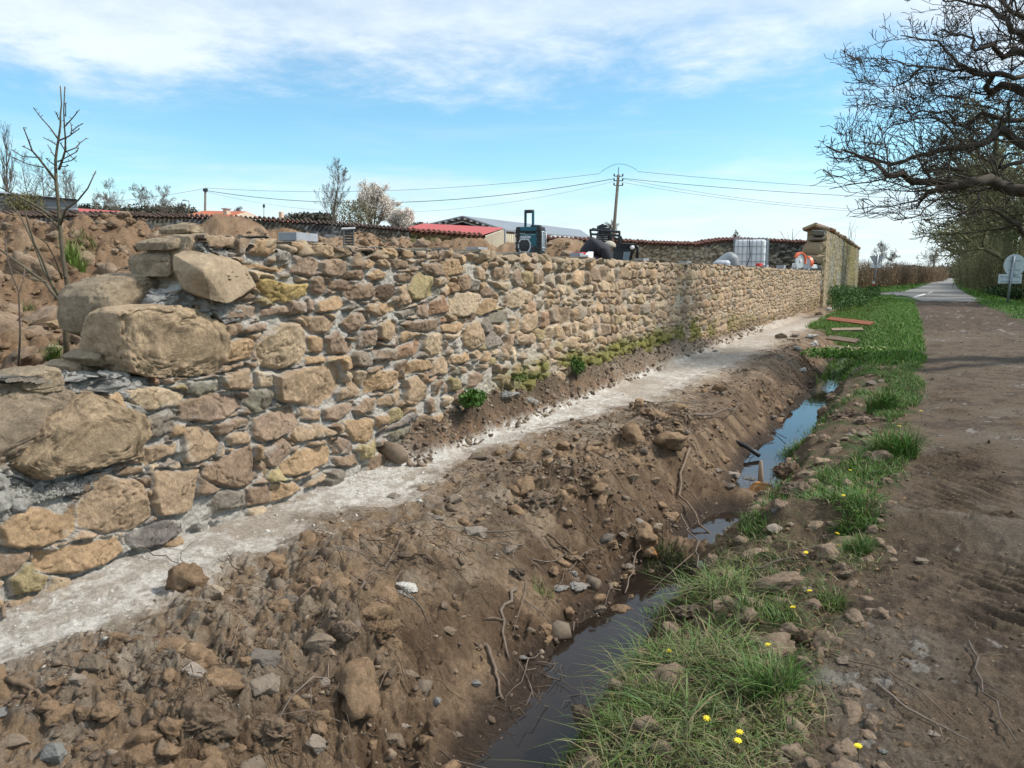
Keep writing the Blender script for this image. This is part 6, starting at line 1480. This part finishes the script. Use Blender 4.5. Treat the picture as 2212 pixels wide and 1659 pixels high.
# ------------------------------------------------------------------ poles and wires
def pole(xt, yt, xb, yb, d, r, label, name='utility_pole', zb=.3):
    t, b = A3(xt, yt, d), A3(xb, yb, d); dd = (t - b).normalized(); base = b - dd * ((b.z - zb) / dd.z); root = empty(name, base, label, 'pole'); m = MB(); m.tube([(0, 0, 0), t - base], [r * .85, r * .55], 9); m.build('pole', M['wood'], root, True); return root, t, base
r1_, T1, B1 = pole(1336, 377, 1326, 500, 62, .19, 'tall leaning wooden utility pole behind the old wall')
m = MB(); q = T1 - B1
for k, dz in enumerate((-.1, -.45, -.8)): m.tube([q + Vector((-.35, 0, dz)), q + Vector((.35, 0, dz - .05))], .035, 5); m.tube([q + Vector((-.35, 0, dz)), q + Vector((-.35, 0, dz + .18))], .06, 6); m.tube([q + Vector((.35, 0, dz - .05)), q + Vector((.35, 0, dz + .13))], .06, 6)
m.build('insulator', M['darkmetal'], r1_); m = MB(); hoop = [q + Vector(((t - .5) * 3.0, 0, .55 * math.sin(math.pi * t) + .25)) for t in np.linspace(0, 1, 12)]; m.tube(hoop, .018, 4); m.tube([q, q + Vector((0, 0, .55))], .03, 4); m.build('wire_loop', M['wire'], r1_)
r2_, T2, B2 = pole(443.5, 407, 443, 462, 78, .18, 'short wooden utility pole in front of the orange roofed house'); m = MB(); m.box(T2 - B2 + Vector((0, 0, -.15)), (.35, .3, .3)); m.build('insulator', M['darkmetal'], r2_)
r3_, T3, B3 = pole(2024, 538, 2012, 600, 112, .2, 'leaning dark utility pole beside the far end of the lane', zb=-.1); m = MB(); m.box(T3 - B3 + Vector((0, 0, -.3)), (1.2, .12, .12)); m.build('crossarm', M['wood'], r3_)
r4_, T4, B4 = pole(408, 432, 408, 462, 120, .07, 'thin grey street lamp post far behind the red roof', 'street_lamp'); m = MB(); m.tube([T4 - B4 + Vector((0, 0, -.2)), T4 - B4 + Vector((-.9, 0, 0))], .06, 5); m.box(T4 - B4 + Vector((-1, 0, 0)), (.6, .25, .15)); m.build('lamp_head', M['signpost'], r4_)
r5_, T5, B5 = pole(570, 445, 570, 472, 150, .10, 'very thin distant pole right of the house gable'); MB().box(T5 - B5, (.3, .3, .6)).build('insulator', M['darkmetal'], r5_)
def wire(a, b, sag, label, r=.016):
    m = MB(); pts = [a.lerp(b, t) - Vector((0, 0, sag * 4 * t * (1 - t))) for t in np.linspace(0, 1, 22)]; m.tube(pts, r, 3, cap=False); o = m.build('overhead_wire', M['wire']); tag(o, label, 'wire', 'overhead wires'); return o
far = A3(2350, 425, 75)
wire(T1 + Vector((-1.5, 0, .15)), T2 + Vector((0, 0, .05)), .8, 'upper overhead wire running left from the tall pole'); wire(T1 + Vector((-.3, 0, -.3)), T2 + Vector((0, 0, -.2)), 1.5, 'thick sagging overhead wire left of the tall pole', .028)
wire(T1 + Vector((-.3, 0, -.5)), T2 + Vector((0, 0, -.3)), 2.2, 'lowest sagging overhead wire left of the tall pole', .010); wire(T2, A3(-300, 440, 50), .8, 'overhead wire leaving the short pole to the left'); 
wire(T1 + Vector((1.5, 0, .15)), A3(2400, 420, 70), .5, 'topmost overhead wire running right from the tall pole'); wire(T1 + Vector((.3, 0, -.3)), A3(2400, 432, 70), .6, 'second overhead wire running right towards the oak', .022)
wire(T1 + Vector((.3, 0, -.35)), A3(2400, 445, 69), 1.4, 'lower overhead wire running right towards the oak', .012); wire(T1 + Vector((.3, 0, -.6)), A3(2400, 452, 68), 1.3, 'lowest overhead wire right of the tall pole', .012)
# ------------------------------------------------------------------ road signs
def sign_frame(x, yb, d): b = A3(x, yb, d); return b
b = onz(2177, 655, -.05); dS = 34; b = at(2177, 642, 33); b.z = -.08; root = empty('road_sign', b, 'round grey backed road sign over two small plates on the right verge', 'sign', rz=YAW); k = 33 / FPX
def LZ(y, d=33): return CZ + (585.7 - y) * d / FPX * 1.0 + .08
m = MB(); m.tube([(0, 0, 0), (.12, 0, LZ(554))], .045, 10); m.build('post', M['signpost'], root, True)
cz = LZ(573); m = MB(); m.tube([(.20, .05, cz), (.20, .075, cz)], .46, 32)
m.build('round_plate', M['signgrey'], root); m = MB()
for z_ in (cz + .19, cz - .19): m.box((.20, .035, z_), (.5, .03, .035))
m.box((.12, .0, cz), (.12, .07, .75)); m.build('bracket', M['signpost'], root)
for z_ in (LZ(597), LZ(607)):
    pl_ = MB().box((.06, .06, z_), (1.0, .02, .20), None, .008).build('plate', M['signgrey'], root); MB().box((.06, .035, z_), (.8, .03, .03)).build('bracket', M['signpost'], root)
b = at(1886, 622, 52); b.z = -.1; root = empty('give_way_sign', b, 'grey backed triangular sign above a small plate beside the old wall end', 'sign', rz=YAW)
m = MB(); m.tube([(0, 0, 0), (.18, 0, LZ(551, 52))], .05, 8); m.build('post', M['signpost'], root, True)
zt_ = LZ(553, 52); m = MB(); m.poly([(-.33, .06, zt_), (.62, .06, zt_), (.145, .06, zt_ - .80)], (0, .03, 0)); m.build('triangle_plate', M['signgrey'], root)
MB().box((.08, .06, LZ(575, 52)), (.75, .03, .2)).build('plate', M['white'], root)
m = MB(); m.tube([(0, 0, 0), (0, 0, .30)], .085, 10); m.build('base_sleeve', M['white'], root); m = MB(); m.tube([(0, 0, .30), (0, 0, .62)], .09, 10); m.build('red_sleeve', M['red'], root); m = MB(); m.tube([(0, 0, .62), (0, 0, .78)], .085, 10); m.build('white_band', M['white'], root)
b = at(1874, 618, 46); b.z = 0; m = MB(); m.tube([b + Vector((-.5, 0, .05)), b + Vector((.35, 0, .22))], .03, 5); tag(m.build('barrier_tape', M['white']), 'short strip of white tape beside the red banded sign foot', 'tape')

# ------------------------------------------------------------------ things on the wall
WK = WU - .20
def onwall(x, y, u=WK): s, z = onw(x, y, u); return Vector((u, s, z))
BL = [(645, 520, .13, .24, .050, 'grey concrete block on the wall nearest the unfinished end', .15), (1030, 547, .12, .21, .055, 'grey concrete block on the wall just left of the site radio', .1), (1247, 557, .12, .20, .060, 'grey concrete block beside the white wedge and the crouching person', .1),
      (1386, 565, .14, .26, .045, 'low grey block on the wall right of the black machine', 0), (1480, 568, .14, .3, .03, 'thin grey block on the wall left of the grey cover', 0), (1651, 578, .18, .34, .07, 'grey block on the wall in front of the water tank', 0), (1687, 580, .22, .4, .10, 'square grey block on the wall right of the water tank', 0), (1716, 582, .2, .4, .07, 'small grey block on the wall left of the cutting discs', 0), (1742, 583, .2, .4, .07, 'farthest grey block on the wall under the cutting discs', 0)]
for i, (x, y, w, l, h, lb, rz) in enumerate(BL):
    p = onwall(x, y); bm_ = MB().box((0, 0, h / 2), (w, l, h), None, .003); o = bm_.build('concrete_block', M['block']); o.location = p + Vector((0, 0, -.004)); o.rotation_euler = (0, 0, rz); tag(o, lb, 'block', 'concrete blocks set out on the wall')
p = onwall(1262, 557); m = MB(); m.poly([(-.02, -.05, 0), (-.02, .12, 0), (-.02, .13, .075), (-.02, .11, .08), (-.02, -.04, .04)], (.06, 0, 0)); o = m.build('wedge', M['white']); o.location = p + Vector((-.05, .2, 0)); tag(o, 'white plastic wedge on the wall between block and person', 'wedge')
p = onwall(1252, 549.5); m = MB().box((0, 0, .012), (.11, .14, .025), None, .006); o = m.build('red_lid', M['red']); o.location = p; tag(o, 'flat red plastic tray on top of the third grey block', 'tray')  # a loose red lid lying on the block
p = onwall(1640, 575.5); m = MB().box((0, 0, .04), (.10, .5, .08), None, .01); o = m.build('clamp', M['red']); o.location = p; tag(o, 'small red clamp on the wall under the water tank', 'clamp')
p = onwall(1775, 585); m = MB().box((0, 0, .04), (.08, 1.1, .07), None, .01); o = m.build('level', M['red']); o.location = p + Vector((.1, -1, 0)); tag(o, 'red bar lying where the new wall meets the old stub', 'bar')
# site radio
def radio():
    p = onwall(1146, 549, WU - .22); root = empty('site_radio', p, 'teal and black building site radio with raised handle standing on the wall', 'radio', rz=R(8)); w, d, h = .262, .165, .272
    MB().box((0, 0, h / 2 + .004), (w * .86, d * .9, h * .97), None, .016).build('body', M['teal'], root)
    for s in (-1, 1):
        m = MB(); m.box((s * w * .42, 0, h / 2), (w * .17, d * 1.02, h), None, .014)
        for z_ in (.05, .11, .18, .235): m.box((s * w * .42, 0, z_), (w * .19, d * 1.07, .018), None, .005)
        m.build('bumper', M['black'], root)
    m = MB(); s_ = -1
    for s_ in (-1, 1):
        x_ = s_ * (w / 2 + .012); m.tube([(x_ - s_ * .02, -d * .42, .045), (x_, -d * .42, .06), (x_, -d * .42, h * .80), (x_ - s_ * .02, -d * .42, h * .83)], .0052, 6); m.tube([(x_, d * .40, .045), (x_, d * .40, h * .8)], .0052, 6)
        m.tube([(x_, -d * .42, .06), (x_, d * .40, .06)], .0052, 6); m.tube([(x_, -d * .42, h * .8), (x_, d * .40, h * .8)], .0052, 6)
    m.build('side_guard', M['silver'], root, True)
    MB().box((w * .51, 0, h * .48), (.012, d * .55, h * .74), None, .005).build('side_cover', M['clearpl'], root)
    m = MB(); [m.box((.025 + .016 * k, -.02, h + .006), (.007, d * .62, .016), Matrix.Rotation(.35, 3, 'Y'), .002) for k in range(6)]; m.build('top_grille', M['black'], root)
    MB().box((-.005, -d * .455, h * .70), (w * .60, .006, .003)).build('trim_line', M['silver'], root)
    MB().box((0, -d * .45, h * .80), (w * .62, .008, h * .085), None, .002).build('display', M['dark'], root)
    y = -d * .455
    octo = lambda r, z0: [(-.038 + r * a, y, z0 + r * b) for a, b in ((-.62, 1), (.62, 1), (.98, .35), (.98, -.35), (.62, -1), (-.62, -1), (-.98, -.35), (-.98, .35))]
    m = MB(); m.poly(octo(.070, .083), (0, -.012, 0)); m.build('speaker_frame', M['silver'], root); m = MB(); m.poly([(a, b - .013, c) for a, b, c in octo(.056, .083)], (0, -.003, 0)); m.build('speaker_grille', M['black'], root)
    m = MB(); m.tube([(-.038, y - .016, .083), (-.038, y - .021, .083)], [.040, .034], 24); m.build('speaker_cone', M['darkmetal'], root); m = MB(); m.tube([(-.038, y - .021, .083), (-.038, y - .025, .083)], [.014, .010], 16); m.build('speaker_dome', M['black'], root)
    MB().box((.058, y - .002, .05), (.045, .006, .065), None, .002).build('socket_cover', M['darkmetal'], root); m = MB(); m.tube([(.05, y - .005, .075), (.05, y - .009, .075)], .004, 10); m.build('knob', M['silver'], root)
    for x_ in (-.045, .035): m = MB(); m.box((x_, -.03, h + .070), (.022, .034, .180), None, .009); m.build('handle_arm', M['teal'], root)
    MB().box((-.045, -.048, h + .070), (.014, .004, .14), None, .002).build('handle_insert', M['black'], root)
    m = MB(); m.tube([(-.052, -.03, h + .152), (.043, -.03, h + .152)], .017, 14); m.build('grip', M['black'], root, True)
    kids_ = {o.name.split('.')[0]: o for o in root.children}
    for a_, b_ in (('speaker_cone', 'speaker_frame'), ('speaker_dome', 'speaker_frame'), ('speaker_grille', 'speaker_frame'), ('knob', 'socket_cover'), ('handle_insert', 'handle_arm')): kids_[a_].parent = kids_[b_]
    for txt, sz, lx, lz in (('makita', .040, -.094, .158), ('Bluetooth', .012, -.090, .202)):
        cu = bpy.data.curves.new('t', 'FONT'); cu.body = txt; cu.size = sz; cu.extrude = .0006; cu.shear = .28; cu.offset = .0008 if sz > .02 else 0; to = bpy.data.objects.new('t', cu); col.objects.link(to); bpy.context.view_layer.update()
        me = bpy.data.meshes.new_from_object(to.evaluated_get(bpy.context.evaluated_depsgraph_get())); bpy.data.objects.remove(to); me.materials.clear(); me.materials.append(M['white']); o = bpy.data.objects.new('lettering', me); col.objects.link(o); o.parent = root; o.location = (lx, y - .0035, lz); o.rotation_euler = (R(90), 0, 0); o.scale = (1.12, 1, 1)
radio()
# water tank in its cage, grey cover, cement sack
def tank():
    d = 25.; p = at(1620, 600, d); p.z = 1.06; root = empty('water_tank', p, 'white plastic water tank in a metal grid cage behind the wall', 'tank', rz=YAW - R(24)); a, b, h = .93, .75, 1.14
    MB().box((0, 0, .13 + h / 2), (a, b, h), None, .09).build('tank', M['white'], root, True); m = MB(); z0, z1 = .12, .16 + h; hx, hy = a / 2 + .03, b / 2 + .03
    for k in range(8): x_ = -hx + 2 * hx * k / 7; [m.tube([(x_, s * hy, z0), (x_, s * hy, z1)], .010, 5) for s in (-1, 1)]
    for k in range(6): y_ = -hy + 2 * hy * k / 5; [m.tube([(s * hx, y_, z0), (s * hx, y_, z1)], .010, 5) for s in (-1, 1)]
    for k in range(6): z_ = z0 + (z1 - z0) * k / 5; m.tube([(-hx, -hy, z_), (hx, -hy, z_), (hx, hy, z_), (-hx, hy, z_), (-hx, -hy, z_)], .010, 5)
    m.build('cage', M['galv'], root); MB().box((0, 0, .06), (a + .1, b + .1, .12)).build('pallet', M['plank'], root); m = MB(); m.tube([(-.02, -hy - .02, z1), (.03, -hy - .03, .75), (-.06, -hy - .03, .45), (.02, -hy - .03, .3)], .014, 6); m.tube([(0, 0, h + .12), (0, 0, h + .18)], .09, 14)
    m.build('hose', M['black'], root, True)
tank()
def blob(name, d, outline, mat, front, label, cat, seed, zfloor=None):
    c = np.mean(outline, 0); ctr = at(*c, d); k = d / FPX; Q = (np.array(outline) - c) * [k, -k]; D, F = ICO[4]; phi = np.arctan2(D[:, 2], D[:, 0]); cs, sn_ = np.cos(phi), np.sin(phi); best = np.zeros(len(D)); n = len(Q)
    for i in range(n):
        a = Q[i]; e = Q[(i + 1) % n] - a; den = cs * e[1] - sn_ * e[0]; den = np.where(np.abs(den) < 1e-9, 1e-9, den); t = (a[0] * e[1] - a[1] * e[0]) / den; w = (a[0] * sn_ - a[1] * cs) / den; best = np.where((t > 0) & (w >= -1e-6) & (w <= 1 + 1e-6), np.maximum(best, t), best)
    e_ = np.arcsin(np.clip(np.abs(D[:, 1]), 0, 1)); pr = np.cos(e_) ** .6; ou = np.sin(e_) ** .9 * np.sign(D[:, 1]) * front; V = np.stack([best * pr * cs, ou, best * pr * sn_], 1); nn = vn3(V[:, 0] * 4 + seed, V[:, 1] * 4, V[:, 2] * 4, seed) * .05 * front * 2; V = V * (1 + nn)[:, None]
    root = tag(mesh_from(name, V, F, M[mat], smooth=True), label, cat); root.location = ctr; root.rotation_euler = (0, 0, YAW); return root
blob('grey_cover', 20.5, [(1538, 600), (1541, 568), (1556, 556), (1570, 546), (1578, 545), (1590, 552), (1594, 570), (1592, 600)], 'tarp', .35, 'rounded grey cover leaning in front of the water tank', 'cover', 3)
blob('cement_sack', 19.6, [(1541, 585), (1542, 566), (1552, 562), (1572, 562), (1577, 567), (1574, 590)], 'foil', .16, 'shiny silver sack in front of the grey cover', 'sack', 4)
# two cutting saws with orange guards
for i, (x, y, s, lb) in enumerate([(1728, 581, 1.0, 'larger orange and white disc cutter standing on the far wall top'), (1742, 583, .86, 'smaller orange and white disc cutter leaning beside the larger one')]):
    p = onwall(x, y, WU - .25); root = empty('disc_cutter', p, lb, 'saw', rz=R(-38 if i else 62)); r_ = .28 * s
    m = MB(); m.tube([(0, 0, r_ + .02), (0, .02, r_ + .02)], r_, 28); m.build('blade', M['silver'], root)
    m = MB(); pts = [(math.cos(a) * (r_ + .03), 0, r_ + .02 + math.sin(a) * (r_ + .03)) for a in np.linspace(-.4, 2.7, 16)]
    for a, b in zip(pts[:-1], pts[1:]): c0 = Vector((0, 0, r_ + .02)); m.poly([Vector(a) + Vector((0, -.05, 0)), Vector(b) + Vector((0, -.05, 0)), Vector(b) + Vector((0, .08, 0)), Vector(a) + Vector((0, .08, 0))], ((c0 - (Vector(a) + Vector(b)) / 2) * .16))
    m.build('guard', M['orangepl'], root); m = MB(); m.box((.12 * s, .24, .13), (.16, .28, .16), None, .03); m.build('engine', M['white'], root); m = MB(); m.tube([(.05, .1, .36), (.16, .25, .38), (.2, .4, .2)], .018, 7); m.build('handle', M['black'], root); m = MB(); m.tube([(0, -.03, r_ + .02), (0, .05, r_ + .02)], .05, 12); m.build('hub', M['white'], root)
# black garden machine behind the person
def machine():
    d = 15.5; g0 = at(1325, 560, d); base = Vector((g0.x, g0.y, 1.0)); root = empty('quad_machine', base, 'black quad style machine with front rack, louvred grille and round lamp', 'vehicle', rz=YAW); k = d / FPX
    def L(x, y, dy=0): return Vector(((x - 1325) * k, dy, CZ - base.z + (585.7 - y) * k))
    m = MB()
    for a, b, dy in (((1275, 499), (1337, 503), 0), ((1275, 508), (1337, 511), 0), ((1275, 499), (1276, 508), 0), ((1277, 520), (1290, 522), 0), ((1276, 508), (1281, 535), 0), ((1337, 503), (1338, 540), 0), ((1275, 499), (1280, 497), .5), ((1337, 503), (1340, 501), .5), ((1280, 497), (1340, 501), .5), ((1300, 500), (1303, 530), 0), ((1318, 501), (1320, 530), 0), ((1325, 516), (1338, 520), 0)): m.tube([L(*a, 0), L(*b, dy)], .022, 7)
    m.build('rack', M['darkmetal'], root); m = MB(); m.box(L(1307, 518, .30), (.26, .35, .30), None, .03); m.build('engine', M['black'], root); m = MB(); [m.box(L(1296 + 13 * j, 508 + 4.2 * i, .1), (.085, .02, .016)) for i in range(4) for j in range(2)]; m.build('grille_slat', M['silver'], root)
    m = MB(); m.tube([L(1291, 495.5, .15), L(1317, 497, .15)], .062, 12); m.tube([L(1298, 489, .15), L(1302, 486, .15), L(1308, 489, .15)], .012, 5); m.box(L(1304, 490.5, .15), (.16, .1, .05), None, .01); m.build('winch', M['darkmetal'], root, True); m = MB(); m.tube([L(1317, 497, .15), L(1323, 494, .15), L(1325, 501, .15)], .014, 5); m.build('hook', M['black'], root)
    m = MB(); m.box(L(1346, 536, .25), (.42, .5, .13), None, .04); m.poly([L(1327, 527, 0), L(1364, 528, 0), L(1362, 545, 0), L(1350, 572, 0), L(1322, 572, 0)], (0, .35, 0)); m.build('body', M['darkmetal'], root)
    m = MB(); m.tube([L(1364, 536, -.06), L(1364, 536, .0)], .042, 16); m.build('headlight', M['white'], root, True); m = MB(); [m.box(L(1338 + 7 * j, 541, -.02), (.03, .03, .03)) for j in range(4)]; m.tube([L(1341, 528, -.03), L(1371, 530, -.03)], .02, 6); m.build('trim', M['black'], root)
    m = MB(); arc = [L(1360, 574, .1), L(1363, 556, .05), L(1366, 543, 0), L(1371, 534, 0), L(1376, 533, 0), L(1377, 545, .05), L(1377, 574, .1)]; m.tube(arc, .028, 7); m.build('mudguard', M['darkmetal'], root, True)
    for x in (1300, 1350):
        for dy in (0.0, .9): w = MB(); c = Vector(((x - 1325) * k, dy, .25)); w.tube([c - Vector((.09, 0, 0)), c + Vector((.09, 0, 0))], .25, 20); w.build('wheel', M['black'], root, True)
    MB().box((0, .45, .42), (.5, 1.0, .3), None, .05).build('chassis', M['black'], root)
    m = MB(); m.tube([L(1337, 515, .2), L(1343, 512, .2), L(1346, 522, .2)], .02, 6); m.build('hose', M['black'], root); m = MB(); m.poly([L(1346, 545, -.05), L(1360, 545, -.05), L(1356, 570, -.05), L(1343, 570, -.05)], (0, .03, 0)); m.build('clear_panel', M['clearpl'], root)
machine()
# person bent over behind the wall
def skin(name, chains, mat, parent, sub=2):
    me = bpy.data.meshes.new(name); vs = []; es = []; rs = []; key = {}
    for ch in chains:
        prev = None
        for (x, y, z, r) in ch:
            kk = (round(x, 3), round(y, 3), round(z, 3))
            if kk not in key: key[kk] = len(vs); vs.append((x, y, z)); rs.append(r)
            i = key[kk]
            if prev is not None and prev != i: es.append((prev, i))
            prev = i
    me.from_pydata(vs, es, []); o = bpy.data.objects.new(name, me); col.objects.link(o); md = o.modifiers.new('s', 'SKIN'); 
    for i, r in enumerate(rs): me.skin_vertices[0].data[i].radius = (r, r)
    me.skin_vertices[0].data[0].use_root = True; s = o.modifiers.new('u', 'SUBSURF'); s.levels = sub; s.render_levels = sub; bpy.context.view_layer.update()
    nm = bpy.data.meshes.new_from_object(o.evaluated_get(bpy.context.evaluated_depsgraph_get())); bpy.data.objects.remove(o); nm.materials.clear(); nm.materials.append(mat)
    for p in nm.polygons: p.use_smooth = True
    ob = bpy.data.objects.new(name, nm); col.objects.link(ob); ob.parent = parent; return ob
def person():
    d = 12.6; g0 = at(1290, 560, d); base = Vector((g0.x, g0.y, 1.0)); base.z = g0.z - .50; root = empty('person', base, 'person in dark jacket and beige cap bending down behind the wall', 'person', rz=YAW)
    pel = (-.12, .05, .46, .09)
    spine = [pel, (-.10, .02, .56, .09), (-.02, .02, .62, .09), (.06, .05, .62, .08), (.14, .10, .66, .055), (.19, .16, .68, .085), (.22, .20, .66, .08)]
    legs = []
    for s, yy in ((-1, -.05), (1, .18)):
        legs.append([pel, (-.06, yy, .46, .10), (.22, yy - .02, .42, .075), (.20, yy, .38, .07), (.05, yy, .08, .05), (.16, yy, .04, .045)])
    arms = []
    for yy in (-.16, .24):
        sh = (.07, yy, .68, .06); el = (.22, yy, .44, .045); wr = (.36, yy + .03, .27, .028); pm = (.41, yy + .04, .22, .032); ch = [spine[3], sh, el, wr, pm]; arms.append(ch)
        for f in range(4): arms.append([pm, (.44 + .008 * f, yy + .015 + .018 * f, .18, .009), (.445 + .006 * f, yy + .015 + .018 * f, .15 + .006 * abs(f - 1), .008)])
        arms.append([pm, (.41, yy - .005, .19, .010), (.43, yy - .01, .165, .009)])
    skin('body', [spine] + legs + arms, M['skin'], root)
    skin('jacket', [[(-.17, .05, .48, .15), (-.15, .02, .60, .165), (-.06, 0, .69, .17), (.05, .04, .68, .16), (.13, .08, .60, .13)]] + [[(.05, .04, .68, .16), (.10, yy, .60, .10), (.20, yy, .42, .07), (.31, yy + .02, .30, .05)] for yy in (-.16, .23)], M['jacket'], root)
    skin('trousers', [[(-.12, .05, .50, .15)] + [(-.06, yy, .46, .115), (.22, yy - .02, .42, .092), (.20, yy, .36, .082), (.06, yy, .11, .066)] for yy in (-.05, .18)], M['trouser'], root)
    D, F = ICO[3]; P = D * np.array([.105, .11, .085]) + np.array([.215, .17, .715]); P[:, 2] = np.maximum(P[:, 2], .69); mesh_from('cap', P, F, M['cap'], root, smooth=True)
    for yy in (-.05, .18): MB().box((.12, yy, .035), (.27, .10, .085), None, .03).build('shoe', M['black'], root, True)
person()
# little louvred hive-like box in front of the old wall
p = at(753, 515, 13.5); root = empty('vent_box', p, 'small dark slatted box with a white lid before the dark old wall', 'box', rz=YAW + .3); k = 13.5 / FPX
MB().box((0, 0, 21 * k), (28 * k, 22 * k, 3.2 * k), Matrix.Rotation(-.06, 3, 'Y')).build('lid', M['white'], root); m = MB(); [m.box((0, 0, (3 + 5.5 * j) * k), (19 * k, 17 * k, 3.6 * k)) for j in range(-3, 3)]; m.build('slats', M['darkmetal'], root); m = MB(); [m.tube([(a * 10 * k, b * 8 * k, -.7), (a * 10 * k, b * 8 * k, 19 * k)], .012, 4) for a in (-1, 1) for b in (-1, 1)]; m.build('frame', M['rockgrey'], root)
